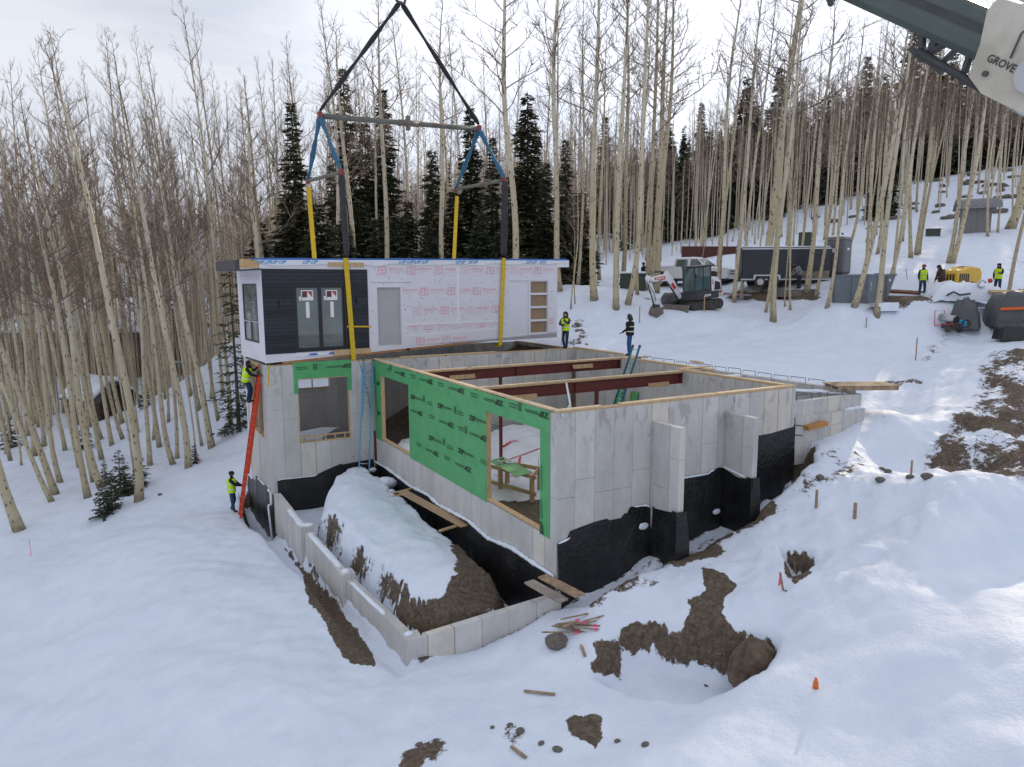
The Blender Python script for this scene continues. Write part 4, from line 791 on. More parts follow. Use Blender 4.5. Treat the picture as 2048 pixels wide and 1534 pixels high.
# ---------------- rigging ----------------
G_R = 'slings of the lifting rig'
def strap(name, pts, w, label, m_, facing, cat='strap', group=None, th=.012):
    pts = [np.asarray(p, float) for p in pts]; mb = MB()
    for a, b in zip(pts[:-1], pts[1:]): mb.bar(a, b, w, th, up=facing)
    o = mb.build(name, m_, base=pts[-1]); tag(o, label, cat, group); return o
M_DSL = mat('black sling', (.020, .020, .023), .8, .3, 8, .4, dist=.03); M_DSL2 = mat('grey black sling', (.034, .034, .038), .8, .3, 8, .4, dist=.03); M_BSL = mat('blue sling', (.025, .115, .22), .75, .3, 10, .4, dist=.03, dirt=(.04, .18, .16), dirt_amt=.6)
BACK = lambda px, py: (lambda r: CAM+r*(((MBL+Nn*(W_MOD+.12)-CAM)@Nn)/(r@Nn)))(ray(px, py))
fb = -Nn
def yel(name, top, bot, back, label):
    pts = [BACK(*top), BACK(*bot)] if back else [FPt(*top, .08), FPt(*bot, .08)]
    if not back:
        pts.append(pts[-1]-np.array([0, 0, .07])); pts.append(pts[-1]+Nn*.5)
    return strap(name, pts, .20, label, M_YEL, fb)
yel('lifting_strap', (690, 516), (706, 716), False, 'yellow webbing strap down the module front over the black siding')
yel('lifting_strap', (1006, 516), (999, 687), False, 'yellow webbing strap down the white wrapped part of the module front')
yel('lifting_strap', (617, 374), (629, 517), True, 'yellow webbing strap behind the module under the left end of its rig')
yel('lifting_strap', (914, 392), (908, 518), True, 'yellow webbing strap behind the module beside the brown aspen trunk')
# spreader bars
pLb, pLf = BACK(616, 362), FPt(681, 345, .1); pRb, pRf = BACK(911, 379), FPt(1008, 360, .1)
cL = at_d(640, 232, (project(pLb)[2]+project(pLf)[2])/2-.2); cR = at_d(958, 258, (project(pRb)[2]+project(pRf)[2])/2-.2)
APX = at_d(801, 3, (project(cL)[2]+project(cR)[2])/2-.4)
M_PIPE = mat('worn grey pipe', (.16, .16, .14), .6, .3, 3, .1, dirt=(.15, .05, .03), dirt_amt=.9, metal=.2); M_REDP = mat('red painted steel', (.24, .035, .03), .5, .2, 5, .05)
def spreader(p0, p1, r, label, mid=False):
    p0, p1 = np.asarray(p0), np.asarray(p1); t = thing('spreader_bar', label, 'spreader bar', (p0+p1)/2, group='spreader bars of the lifting rig'); OFF[t.name] = np.array(t.location); d = nrm(p1-p0)
    MB().tube([p0+d*.12, p1-d*.12], r, 12).build('pipe', M_PIPE, t, world=True, smooth=True)
    for p in (p0, p1): MB().bar(p-np.array([0, 0, r*1.5]), p+np.array([0, 0, r*1.5]), r*1.9, r*1.6, up=d).build('end_plate', M_REDP, t, world=True, bevel=.02)
    if mid:
        c = p0+(p1-p0)*.52; MB().tube([c-d*.45, c+d*.5], r*1.25, 12).build('splice_sleeve', M_PIPE, t, world=True, smooth=True); MB().bar(c-np.array([0, 0, .3]), c+np.array([0, 0, .3]), .22, .14, up=d).build('lug', M_PIPE, t, world=True)
    return t
spreader(cL, cR, .11, 'long grey pipe spreader bar with red ends and a red lug in the middle', True)
spreader(pLb, pLf, .08, 'short grey spreader bar under the left end of the long bar'); spreader(pRb, pRf, .08, 'short grey spreader bar under the right end of the long bar')
def sling(p0, p1, r, label, m_, name='sling', tw=.0):
    p0, p1 = np.asarray(p0), np.asarray(p1); n = 26; d = p1-p0; mb = MB(); rg = []; u = nrm(d); a = nrm(np.cross(u, (0, 1, .2))); b = np.cross(u, a)
    for i in range(n+1):
        t = i/n; q = p0+d*t; k1 = r*(1+.25*vnoise(i*.9, r*50)); ang = tw*t+.4*vnoise(i*.3, 3); ca, sa = math.cos(ang), math.sin(ang)
        if i in (0, n): k1 *= .5
        rg.append([q+(a*(ca*math.cos(f)*k1-sa*math.sin(f)*k1*.55)+b*(sa*math.cos(f)*k1+ca*math.sin(f)*k1*.55)) for f in np.linspace(0, 2*PI, 9)[:-1]])
    o = MB().loft(rg).build(name, m_, base=p1, smooth=True); return tag(o, label, 'sling', G_R)
sling(APX, cL+np.array([0, 0, .2]), .115, 'thick black sling from the hook down to the left end of the long spreader bar', M_DSL, tw=9); sling(APX, cR+np.array([0, 0, .2]), .115, 'thick black sling from the hook down to the right end of the long spreader bar', M_DSL, tw=7)
sling(cL, pLb, .12, 'blue sling from the left red bar end to the yellow strap behind', M_BSL, tw=6); sling(cL, pLf, .11, 'blue green sling from the left red bar end to the dark sling in front', M_BSL, tw=5)
sling(cR, pRb, .12, 'blue sling slanting left from the right red bar end', M_BSL, tw=6); sling(cR, pRf, .12, 'blue sling slanting right from the right red bar end', M_BSL, tw=5)
sling(pLf, FPt(692, 514, .1), .135, 'wide grey black sling above the strap on the black siding', M_DSL2, tw=1.0); sling(pRf, FPt(1005, 512, .1), .155, 'wide grey black sling above the strap on the white wrap', M_DSL2, tw=.6)
hk = thing('hook_ring', 'dark steel ring joining the two black slings at the top of the photo', 'ring', APX); OFF[hk.name] = np.array(hk.location)
MB().tube([APX+np.array([.22*math.cos(a), .1*math.sin(a), .22*math.sin(a)+.1]) for a in np.linspace(0, 2*PI, 17)], .06, 8).build('ring', M_DGREY, hk, world=True, smooth=True)
MB().bar(APX+np.array([0, 0, .3]), APX+np.array([0, 0, 1.3]), .5, .3, up=Nn).build('hook_block', M_DGREY, hk, world=True, bevel=.05)
tp = strap('tie_strap', [FPt(693, 653, .05), FPt(742, 653, .05)], .06, 'thin yellow ratchet strap stretched sideways over the black siding', M_YEL, fb)
# ---------------- crane boom ----------------
CR = at_d(1922, 50, 10.6); bd = nrm(ray(239, -661)); bs = nrm(np.cross(bd, _fw)); bs = nrm(np.cross(bd, (0, 0, 1))); bu = nrm(np.cross(bs, bd))   # axis, side, up of the boom
BM = thing('crane_boom', 'grey green telescopic crane boom with a cream base section reaching in from top right', 'crane', CR+bd*-3.0); OFF[BM.name] = np.array(BM.location)
M_BOOM = mat('grey green boom paint', (.060, .082, .072), .45, .15, 1.2, .04, dirt=(.10, .12, .11), dirt_amt=.4); M_BOOM2 = mat('dark boom wear strip', (.035, .04, .042), .5, .2, 2, .05); M_CREAM = mat('cream boom paint', (.52, .49, .42), .45, .1, 2, .04, dirt=(.30, .26, .2), dirt_amt=.5)
def bpt(t, s, u): return CR+bd*t+bs*s+bu*u
def bsec(t0, t1, w, h, m_, name, par=BM, dz=0):
    r_ = []
    for t in (t0, t1): r_.append([bpt(t, s*w, u*h+dz) for s, u in ((-.5, .42), (-.5, -.1), (-.42, -.34), (-.22, -.5), (.22, -.5), (.42, -.34), (.5, -.1), (.5, .42), (.42, .5), (-.42, .5))])
    return MB().loft(r_).build(name, m_, par, world=True)
bh = .64
bsec(-1.2, 22.5, .50, bh, M_BOOM, 'inner_boom'); MB().hexa([bpt(-.9, s, u) for s, u in ((-.275, .02), (-.262, .02), (-.262, .12), (-.275, .12))]+[bpt(22, s, u) for s, u in ((-.275, .02), (-.262, .02), (-.262, .12), (-.275, .12))]).build('wear_strip', M_BOOM2, BM, world=True)
base_ = bsec(-7, -1.0, .62, bh*1.16, M_CREAM, 'base_boom', dz=-.03)
col_ = MB()
for s in (-1, 1):
    o_ = bpt(-.2, s*.325, 0); poly = [(-.35, .48), (-.75, .5), (-2.6, .5), (-2.6, -.62), (-.95, -.62), (-.62, -.5), (-.5, -.1), (-.3, .3)]
    col_.prism(poly, o_, bd, bu, .03*s)
col_.build('collar', M_CREAM, BM, world=True, bevel=.012)
side = -1
dk = MB(); c = bpt(-1.72, side*.372, -.14); dk.tube([c, c+bs*side*.09], .25, 28); dsk = dk.build('sheave_cover', mat('pale grey cover', (.45, .46, .48), .4, .08, 3, .02), BM, world=True); MB().tube([c+bs*side*.088, c+bs*side*.1], .05, 16).build('hub', M_BLACK, dsk, world=True)
lt = MB(); put_text(lt, 'GROVE', bpt(-1.17, side*.372, -.19), -bd, bu, height=.105, width=.46, off=.015); lt.build('lettering', M_BLACK, BM, world=True)
for t_, u_, sz in ((-1.05, -.38, .04), (-1.4, .1, .02), (-1.8, .25, .02)): MB().tube([bpt(t_, side*.36, u_), bpt(t_, side*.4, u_)], sz, 10).build('bolt', M_DGREY, BM, world=True)
MB().tube([bpt(-1.75, side*.37, .42), bpt(-1.25, side*.38, .36), bpt(-1.18, side*.38, .2), bpt(-1.25, side*.38, -.1)], .012, 6).build('hose', M_DGREY, BM, world=True, smooth=True)
MB().tube([bpt(-1.1, -.1, -.60), bpt(.35, -.1, -.52)], .06, 12).build('lift_ram', M_BOOM2, BM, world=True, smooth=True); MB().tube([bpt(-2.1, -.1, -.66), bpt(-1.1, -.1, -.60)], .045, 12).build('chrome_rod', mat('chrome', (.6, .6, .62), .15, .03, 4, 0, metal=.9), BM, world=True, smooth=True); MB().tube([bpt(-5, -.1, -.72), bpt(-2.1, -.1, -.66)], .07, 12).build('hose_reel', M_BLACK, BM, world=True, smooth=True)
bk = MB()
for a, b, w in (((.5, -.3), (.35, -.62), .1), ((.9, -.34), (1.05, -.62), .09), ((1.55, -.34), (1.5, -.72), .16), ((1.25, -.34), (1.6, -.62), .1), ((2.0, -.34), (1.75, -.6), .12), ((1.75, -.62), (.9, -.74), .14), ((2.1, -.62), (1.5, -.7), .12)): bk.bar(bpt(a[0]*.62-.75, -.05, a[1]*.8-.03), bpt(b[0]*.62-.75, -.05, b[1]*.8-.03), w*.75, .1, up=bs)
bk.build('bracket', M_BOOM2, BM, world=True, bevel=.015)
cl = MB(); cl.cbox(bpt(-.95, 0, .47), (.35, .4, .16), YAW); cl.tube([bpt(-1., -.1, .5), bpt(-1., -.1, 1.1)], .012, 5); cl.tube([bpt(-.6, -.2, .55), bpt(-2.4, -.25, .5)], .025, 6); cl.build('boom_fitting', M_CREAM, BM, world=True)
q = at_d(1662, 0, 18); t_ = tag(MB().ell(q+np.array([0, 0, .12]), (.14, .14, .22), 12, 8).ell(q+np.array([0, 0, -.06]), (.09, .09, .1), 10, 6).tube([q+np.array([0, 0, .2]), q+np.array([.3, .2, 3])], .015, 5).build('headache_ball', M_DGREY, base=q, smooth=True), 'dark weight hanging on a line just left of the crane boom', 'crane weight')
# ---------------- trees ----------------
def bark_mat():
    g = G('aspen bark'); c = g.co(); oi = g.n('ShaderNodeObjectInfo'); sp = g.n('ShaderNodeSeparateXYZ'); g.l(c, sp.inputs[0])
    mp = g.n('ShaderNodeMapping'); mp.inputs['Scale'].default_value = (7, 7, 2.6); g.l(c, mp.inputs[0]); v = g.n('ShaderNodeTexVoronoi'); v.inputs['Scale'].default_value = 1.0; g.l(mp.outputs[0], v.inputs['Vector'])
    spot = g.math('SUBTRACT', 1, g.sm(.16, .27, v.outputs['Distance']))
    mp2 = g.n('ShaderNodeMapping'); mp2.inputs['Scale'].default_value = (3, 3, 9); g.l(c, mp2.inputs[0]); band = g.sm(.66, .72, g.noise(mp2.outputs[0], 1.3, 4, .6))
    n = g.noise(c, 1.1, 4, .6); h = g.sm(2, 13, sp.outputs[2])
    col = g.mix(h, g.ramp(n, [(.3, (.42, .36, .235)), (.7, (.56, .485, .34))]), g.ramp(n, [(.3, (.48, .43, .32)), (.7, (.60, .55, .45))]))
    col = g.mix(g.math('MULTIPLY', g.math('POWER', oi.outputs['Random'], 2), .55), col, (.30, .245, .165))
    base = g.math('SUBTRACT', 1, g.sm(.1, 1.5, g.math('ADD', sp.outputs[2], g.math('MULTIPLY', g.noise(c, 5, 3), 1.0))))
    dk = g.math('MAXIMUM', g.math('MAXIMUM', g.math('MULTIPLY', spot, .85), g.math('MULTIPLY', band, .7)), g.math('MULTIPLY', base, .75), clamp=True)
    top = g.sm(15.5, 19.5, sp.outputs[2]); col = g.mix(g.math('MULTIPLY', top, .8), col, (.13, .105, .085))
    g.bump(g.noise(mp2.outputs[0], 3, 4), .3, .03); return g.done(g.mix(dk, col, (.045, .04, .034)), .85, spec=.2)
M_BARK = bark_mat(); M_TWIG = mat('aspen twigs', (.20, .155, .12), .85, .3, .8, 0, spec=.15)
M_CBARK = mat('conifer bark', (.10, .08, .065), .9, .3, 4, .3, st=(3, 3, .6))
def needle_mat(name, a, b):
    g = G(name); oi = g.n('ShaderNodeObjectInfo'); n = g.noise(g.co(), 1.6, 5, .65)
    col = g.ramp(n, [(.3, a), (.7, b)]); col = g.mix(g.math('MULTIPLY', oi.outputs['Random'], .45), col, (.115, .095, .045)); return g.done(col, .75, spec=.2)
M_NEED = needle_mat('conifer needles', (.028, .044, .028), (.085, .105, .062))
def tube3(V, F, pts, rad, n):
    b = len(V); k = len(pts); x = None
    for i in range(k):
        d = pts[min(i+1, k-1)]-pts[max(i-1, 0)]; d = d/(np.linalg.norm(d)+1e-9)
        if x is None:
            a = np.array([0, 0, 1.]) if abs(d[2]) < .9 else np.array([1., 0, 0]); x = np.cross(d, a)
        else: x = x-d*(x@d)
        x = x/(np.linalg.norm(x)+1e-9); y = np.cross(d, x)
        for j in range(n):
            a = 2*PI*j/n; V.append(pts[i]+(x*math.cos(a)+y*math.sin(a))*rad[i])
    for i in range(k-1):
        for j in range(n): F.append((b+i*n+j, b+i*n+(j+1) % n, b+(i+1)*n+(j+1) % n, b+(i+1)*n+j))
def mesh_from(name, V, F, m_, smooth=True):
    me = bpy.data.meshes.new(name); me.from_pydata([tuple(map(float, q)) for q in V], [], F); me.materials.append(m_)
    if smooth: me.polygons.foreach_set('use_smooth', [True]*len(F))
    me.update(); return me
def aspen(seed, H=20, r0=.16, c0=.45, nb=30, spread=3.0, twigs=True, bend=.5, base_bend=.35):
    rg = np.random.default_rng(seed); n = 18; ph = rg.uniform(0, 6.28, 4); pts = []; rad = []
    for i in range(n+1):
        t = i/n; z = H*t; k = 1-math.exp(-z/1.6)
        x = base_bend*(k-1)+bend*(.5*math.sin(t*3.3+ph[0])-.5*math.sin(ph[0])+.22*math.sin(t*9+ph[1])-.22*math.sin(ph[1])); y = bend*.7*(.5*math.sin(t*2.7+ph[2])-.5*math.sin(ph[2])+.2*math.sin(t*8+ph[3])-.2*math.sin(ph[3]))
        pts.append(np.array([x-0, y, z-.15 if i == 0 else z])); rad.append(r0*(1.35 if i == 0 else 1.08 if i == 1 else 1)*(1-.62*t if t < .6 else (1-.372)*(1-(t-.6)/.4)**.8+.012))
    o = pts[0].copy(); pts = [p-np.array([o[0], o[1], 0]) for p in pts]
    V, F = [], []; tube3(V, F, pts, rad, 9); P = np.array(pts); CV, CF = [], []
    at = lambda t: np.array([np.interp(t*H, P[:, 2], P[:, k]) for k in range(3)])
    def br(p, d, L, r, lev):
        k = (5, 3, 2)[lev]; q = [p]; dd = d.copy()
        for i in range(k):
            dd = dd+np.array([rg.normal(0, .16), rg.normal(0, .16), .10+rg.normal(0, .10)]); dd /= np.linalg.norm(dd); q.append(q[-1]+dd*L/k)
        tube3(CV, CF, q, [r*(1-.78*i/k) for i in range(k+1)], (4, 3, 3)[lev])
        if lev < 2:
            for _ in range((int(3+L*2.0), int(3+L*1.5))[lev]):
                f = rg.uniform(.2, 1.0); i = min(k-1, int(f*k)); pp = q[i]+(q[i+1]-q[i])*(f*k-i); bd_ = q[i+1]-q[i]; bd_ = bd_/np.linalg.norm(bd_); s = rg.normal(0, 1, 3); s -= bd_*(s@bd_); s /= np.linalg.norm(s)
                br(pp, nrm(bd_*.75+s*.7+np.array([0, 0, .15])), max(.22, L*rg.uniform(.25, .5)), max(.0065, r*.5), lev+1)
    for i in range(nb):
        t = c0+(.985-c0)*((i+rg.random())/nb); a = i*2.4+rg.normal(0, .4); p = at(t); up = rg.uniform(.45, 1.1)
        L = spread*(1-t)/(1-c0)*.95*rg.uniform(.6, 1.15)+.45
        if rg.random() < .12: L *= 1.5
        br(p, nrm(np.array([math.cos(a), math.sin(a), up])), L, .010+.0085*L, 0)
    for i in range(8):
        t = rg.uniform(.12, c0); a = rg.uniform(0, 6.28); p = at(t); br(p, nrm(np.array([math.cos(a), math.sin(a), rg.uniform(-.2, .4)])), rg.uniform(.2, .9), .011, 1)
    return mesh_from('trunk', V, F, M_BARK), mesh_from('crown', CV, CF, M_TWIG)
def conifer(seed, H=15, spread=2.3, dens=1.0, low=.06, sparse=False, q_=1.0):
    rg = np.random.default_rng(seed); V, F = [], []; pts = [np.array([.03*H*.1*math.sin(i*.7), 0, H*i/8]) for i in range(9)]
    tube3(V, F, pts, [.013*H*(1-.93*i/8)+.01 for i in range(9)], 7); NV, NF = [], []
    z = low*H
    while z < H*.985:
        t = z/H; L0 = spread*(1-t)**.85*(.75+.25*math.sin(z*2.1+seed))+.12; nbr = int((5 if sparse else 8)*(.7+.6*(1-t)))+2; a0 = rg.uniform(0, 6.28)
        for j in range(nbr):
            a = a0+6.28*j/nbr+rg.normal(0, .25); L = L0*rg.uniform(.55, 1.15); dr = rg.uniform(.15, .5)*(1.3-t); p = np.array([0, 0, z+rg.normal(0, .1)]); d = np.array([math.cos(a), math.sin(a), 0]); sd_v = np.array([-d[1], d[0], 0])
            m = max(3, int(L*(7 if sparse else 9)*dens))
            if L > .5: tube3(V, F, [p, p+d*L*.5+np.array([0, 0, -dr*L*.35]), p+d*L*.9+np.array([0, 0, -dr*L*.55])], [.012+.006*L, .01, .005], 3)
            for i in range(m):
                f = .15+.85*(i+rg.random())/m; q = p+d*L*f+np.array([0, 0, -dr*L*(f-.45*f*f)]); w = q_*(.10+.20*L*(1-f)*.55+.06)*rg.uniform(.7, 1.3); ln = q_*rg.uniform(.16, .34)*(1.0+.15*L)
                for s in (-1, 1):
                    e = nrm(d*rg.uniform(.45, .9)+sd_v*s*rg.uniform(.5, 1)+np.array([0, 0, rg.normal(-.15, .22)])); q2 = q+e*(w+ln*.5); nr = nrm(np.cross(e, np.array([rg.normal(0, .5), rg.normal(0, .5), 1])))*rg.uniform(.035, .075)*(1.25 if not sparse else 1.0)*max(.45, q_)
                    b = len(NV); NV += [q-nr*.4, q+nr*.4, q+e*(w+ln)*.6+nr, q2+e*ln*.5, q+e*(w+ln)*.6-nr]; NF.append((b, b+1, b+2, b+3, b+4))
        z += rg.uniform(.22, .36)*(.8+.03*H)*(1.5 if sparse else 1)/dens**.5
    return mesh_from('trunk', V, F, M_CBARK), mesh_from('crown', NV, NF, M_NEED, False)
def plant(meshes, name, label, cat, loc, lean=(0, 0), rz=0, sc=(1, 1, 1), group=None):
    r = thing(name, label, cat, loc, 0, group); r.rotation_euler = (lean[1], lean[0], rz); r.scale = sc
    for nm, me in zip(('trunk', 'crown'), meshes):
        o = bpy.data.objects.new(nm, me); COL.objects.link(o); o.parent = r
    return r
ASP = [aspen(100+i, H=h, r0=r_, c0=c, nb=nb, spread=s, bend=b) for i, (h, r_, c, nb, s, b) in enumerate(((20, .155, .50, 30, 2.9, .35), (21, .15, .55, 26, 2.5, .5), (19, .15, .46, 32, 3.1, .4), (20, .14, .58, 24, 2.2, .3), (18.5, .14, .5, 28, 2.6, .6), (21, .16, .44, 34, 3.3, .5), (19.5, .13, .6, 22, 2.0, .45), (20.5, .15, .5, 30, 2.7, .7)))]
SAP = [aspen(140+i, H=h, r0=r_, c0=c, nb=nb, spread=s, bend=b, base_bend=.2) for i, (h, r_, c, nb, s, b) in enumerate(((8, .05, .4, 16, 1.2, .4), (6, .04, .35, 14, 1.0, .35), (10, .065, .5, 16, 1.3, .5)))]
CON = [conifer(200, 15, 2.9, 1.15), conifer(201, 17, 2.7, 1.1), conifer(202, 12, 2.7, 1.2), conifer(203, 9, 2.3, 1.25)]
CSP = conifer(210, 9.5, 1.9, .8, .05, True); CSM = [conifer(220, 2.4, .72, 1.5, .05, q_=.38), conifer(221, 1.7, .5, 1.8, .05, q_=.32)]
_tr = []        # (x, y) of every planted trunk
RT = _r0        # picture right, level
def put_aspen(px, py, label, group, meshes, sc=1., th=1., lean=None, d=None, rz=None):
    p = ground(px, py) if d is None else at_d(px, py, d)
    if d is not None: p[2] = zg(p[0], p[1])
    a = (lean if lean is not None else random.gauss(0, 2)); la, lb = R(a), R(random.gauss(0, 1.5))
    v = RT*math.tan(la)+_fh*math.tan(lb)           # lean direction in plan
    _tr.append((p[0], p[1])); r = thing('aspen_tree', label, 'tree', (p[0], p[1], p[2]-.1), 0, group)
    q = Vector((0, 0, 1)).rotation_difference(Vector((v[0], v[1], 1)).normalized())@Matrix.Rotation(rz if rz is not None else random.uniform(0, 6.28), 4, 'Z').to_quaternion()
    r.rotation_mode = 'QUATERNION'; r.rotation_quaternion = q; r.scale = (sc*th, sc*th, sc)
    for nm, me in zip(('trunk', 'crown'), meshes):
        o = bpy.data.objects.new(nm, me); COL.objects.link(o); o.parent = r
    return r
GL = 'aspens of the stand on the left'; LL = 'tall bare tan aspen trunk among the crowded stand left of the module'
GM = 'aspens behind the module'; LM = 'slim bare aspen rising among the trees behind the hanging module'
GR_ = 'aspens on the right slope'; LR = 'slender bare aspen among the grove on the snowy right slope'
zl = lambda zx, zy: (zx/2.84, 520+zy/2.84)
LEFT = [((115, 1530), 1.05, 1.35, -6, 'nearest pale aspen at the far left with a dark flared foot in the snow'), ((300, 1370), .9, .9, -13, 'strongly leaning aspen, left of a joined pair near the left edge'), ((318, 1330), 1., 1.15, -14, 'strongly leaning aspen, right of a joined pair near the left edge'),
        ((345, 1262), .95, 1.05, -2, 'upright aspen just right of the leaning pair near the left edge'), ((500, 1350), 1., 1.1, -8, 'leaning aspen whose foot stands alone left of the small firs'), ((580, 1295), 1.02, 1.05, -3, None), ((785, 1365), 1.1, 1.3, -5.5, 'bold aspen whose foot is nearest the snow brow beside the small firs'),
        ((767, 1225), .8, .55, -2, 'thin dark aspen close behind the bold one beside the small firs'), ((535, 1255), 1., .95, -2, None), ((850, 1165), 1., .95, -3, None), ((905, 1060), 1., 1., -4, None), ((985, 1160), 1., 1.05, -3, None), ((1005, 1130), 1., .85, -2, None), ((1070, 1180), 1., 1.05, -6, 'aspen with a curved foot at the brow, left of the reddish stick'), ((1110, 1150), .75, .55, -4, 'thin dark crooked aspen at the brow of the snow bank'),
        ((1205, 1065), 1.02, 1.25, -5, 'stout aspen standing alone left of the lone dark fir'), ((1130, 845), 1., 1.0, -2, None), ((1240, 900), 1., .8, -3, None), ((635, 1050), 1., .95, -5, None), ((580, 1015), 1., .8, -5, None), ((790, 980), .7, .5, -3, None), ((540, 890), 1., .8, -4, None), ((490, 1000), 1., 1., -6, None), ((410, 880), 1., .9, -3, None), ((290, 1000), 1., .9, -4, None), ((250, 1060), 1., 1., -5, None), ((455, 1180), 1., .9, -6, None), ((120, 1165), .6, .7, -5, 'short thin aspen bent over near the small fir at the left edge'), ((1060, 660), 1., .7, -2, None), ((1085, 770), 1., .7, -2, None), ((1200, 785), 1., .8, -2, None), ((1265, 760), 1., .8, -1, None), ((990, 725), 1, .6, -3, None), ((205, 930), 1., .95, -5, None), ((40, 1100), 1., .9, -7, None), ((-40, 1250), 1, 1.1, -5, None), ((160, 1000), 1, .9, -6, None), ((700, 1015), 1., .8, -5, None), ((955, 920), 1., .8, -3, None), ((370, 1080), 1., .9, -7, None), ((-30, 960), 1., 1., -8, None), ((60, 900), 1., .9, -6, None)]
for i, (z_, sc, th, ln, lb) in enumerate(LEFT): put_aspen(*zl(*z_), lb or LL, None if lb else GL, ASP[i % 8], sc, th, ln-random.uniform(0, 1.5), rz=None)
def fill(n, x0, x1, d0, d1, label, group, ln, lsd, th=(.65, 1.0), sc=(.85, 1.08), sap=.12, near=1.1, avoid=(), tops=None):
    k = 0; tries = 0
    while k < n and tries < n*30:
        tries += 1; px = random.uniform(x0, x1); d = d0+(d1-d0)*random.random()**.8; p = at_d(px, 560, d)
        if any((p[0]-a)**2+(p[1]-b)**2 < near**2 for a, b in _tr): continue
        if any(poly_sd(np.array(p[0]), np.array(p[1]), q) > -1.2 for q in avoid): continue
        p[2] = zg(p[0], p[1]); m_ = SAP[random.randrange(3)] if random.random() < sap else ASP[random.randrange(8)]
        q = project(p); put_aspen(q[0], q[1], label, group, m_, (random.uniform(*sc) if tops is None else min(1.6, max(.8, (at_d(px, random.uniform(*tops), d)[2]-p[2])/20))), random.uniform(*th), random.gauss(ln, lsd), d=q[2]); k += 1
HOUSE_PL = [at_d(-60, 690, 88)[:2], at_d(380, 690, 92)[:2], at_d(380, 690, 104)[:2], at_d(-60, 690, 104)[:2]]; CABIN = [at_d(*q)[:2] for q in ((130, 800, 60), (260, 800, 60), (270, 800, 70), (130, 800, 70))]
YARDR = [at_d(*q)[:2] for q in ((1270, 620, 37), (1900, 620, 34), (1990, 620, 44), (1720, 600, 47), (1640, 580, 49), (1460, 580, 54), (1300, 580, 55))]
fill(95, -60, 490, 44, 84, LL, GL, -3.5, 2.2, sc=(1.0, 1.28), th=(.5, .78), avoid=[CABIN], tops=(40, 330))
for i, (px, d, sc, th, ln, lb) in enumerate(((560, 47, 1, 1.1, -2, None), (671, 46, 1.05, 1.0, -2, None), (708, 44, 1.05, 1.15, -1, 'pale aspen with a kinked foot between the left yellow strap and the dark firs'), (776, 44, 1.05, 1.2, 0, 'tall straight pale aspen before the dark firs under the long spreader bar'), (768, 49, 1, .8, 0, None), (827, 58, 1, .9, -3, None), (903, 45, 1.0, 1.35, 1, 'thick brown barked aspen behind the right yellow strap'), (1033, 43, 1.12, 1.3, 1, 'stout aspen rising just right of the right dark sling'), (1112, 46, 1, .7, 0, None), (1120, 44, 1.1, 1.1, 2, 'reddish brown broken-topped aspen above the right end of the module roof'), (1156, 46, 1, .7, 1, None), (520, 52, 1, .9, -2, None), (490, 44, 1.08, 1.2, -3, 'stout aspen rising over the left end of the module roof'), (620, 60, 1, .9, -1, None))):
    p = at_d(px, 530, d); p[2] = zg(p[0], p[1]); q = project(p); put_aspen(q[0], q[1], lb or LM, None if lb else GM, ASP[i % 8], sc, th, ln, d=q[2])
fill(46, 480, 1170, 56, 100, LM, GM, 0, 1.6, th=(.5, .8), tops=(60, 300))
RIGHT = [((1189, 600), 1.08, 1.2, 1, 'stout white aspen with a dark foot nearest the right end of the module'), ((1232.5, 618), 1.1, 1.05, 1, 'stout white aspen with an orange mark at its foot, left of the excavator'), ((1254, 608), 1.1, 1.1, 1, 'black banded aspen just right of the one with the orange mark'), ((1243, 570), 1.05, 1.1, 0, None), ((1199, 560), 1., .9, 1, None), ((1312, 586), 1., 1.2, 0, 'aspen directly behind the raised arm of the excavator'), ((1275, 589), .9, .7, 1, None), ((1292, 580), 1.05, 1.0, 0, None), ((1299, 578), 1.12, 1.25, 2, 'tall forked aspen behind the elbow of the excavator arm'), ((1141.5, 618), .9, .45, 2, 'very thin sapling right of the module end'), ((1150.5, 607), .9, .45, 2, None), ((1439, 584), 1., .9, 4, None), ((1433, 570), 1., .8, 4, None), ((1468, 604), 1., .8, 4, 'slim aspen standing by the pink foam board'), ((1483, 591), 1., .65, 4, None), ((1516, 577), 1.1, 1.5, 3, 'thickest pale aspen standing before the dark trailer'), ((1531, 624), .8, .6, 3, None), ((1544, 642), .9, .7, 2, 'left stem of the twin aspens nearest the viewer below the trailer'), ((1549, 642.5), 1., .85, 2.5, 'right stem of the twin aspens nearest the viewer below the trailer'), ((1570, 613), .6, .6, 3, None), ((1581, 620), .8, .7, 4, None), ((1614.5, 583), 1.05, 1.2, 4, None), ((1631, 594), 1., .8, 4, None), ((1653, 615), .9, .8, 3, 'slim aspen in front of the left end of the dumpster'), ((1707, 613), 1., 1.15, 6, 'pale aspen in front of the right part of the dumpster'), ((1753, 630), 1.05, 1.2, 2, 'dark footed aspen beside the snow block right of the dumpster'), ((1766, 594), 1.05, 1.0, 3, None), ((1788, 552), .9, .7, 3, None), ((1822.5, 515), 1., 1.1, 4, None), ((1833, 510), 1., 1.1, 5, None), ((1838, 508), .9, .9, 8, None), ((1896, 526), 1., 1., 4, None), ((1903, 526), 1., 1.2, 5, None), ((1754.5, 508), 1, 1., 2, None), ((1693.5, 504), 1, 1, 3, None), ((2018, 458), 1.15, 1.9, 1, 'massive aspen trunk at the right edge beyond the grey shed'), ((1976, 473), 1, .8, 4, None), ((2009, 628), .9, .95, 5, 'crooked brown aspen in front of the grey tarpaulin stack'), ((2030, 657), 1., 1.1, 4, 'pale aspen standing among the boards at the right edge'), ((1804, 482), 1, .8, 3, None), ((1735, 520), 1, .8, 3, None), ((1660, 500), 1, .9, 3, None), ((1600, 520), 1, .9, 3, None), ((1570, 530), 1, .9, 3, None)]
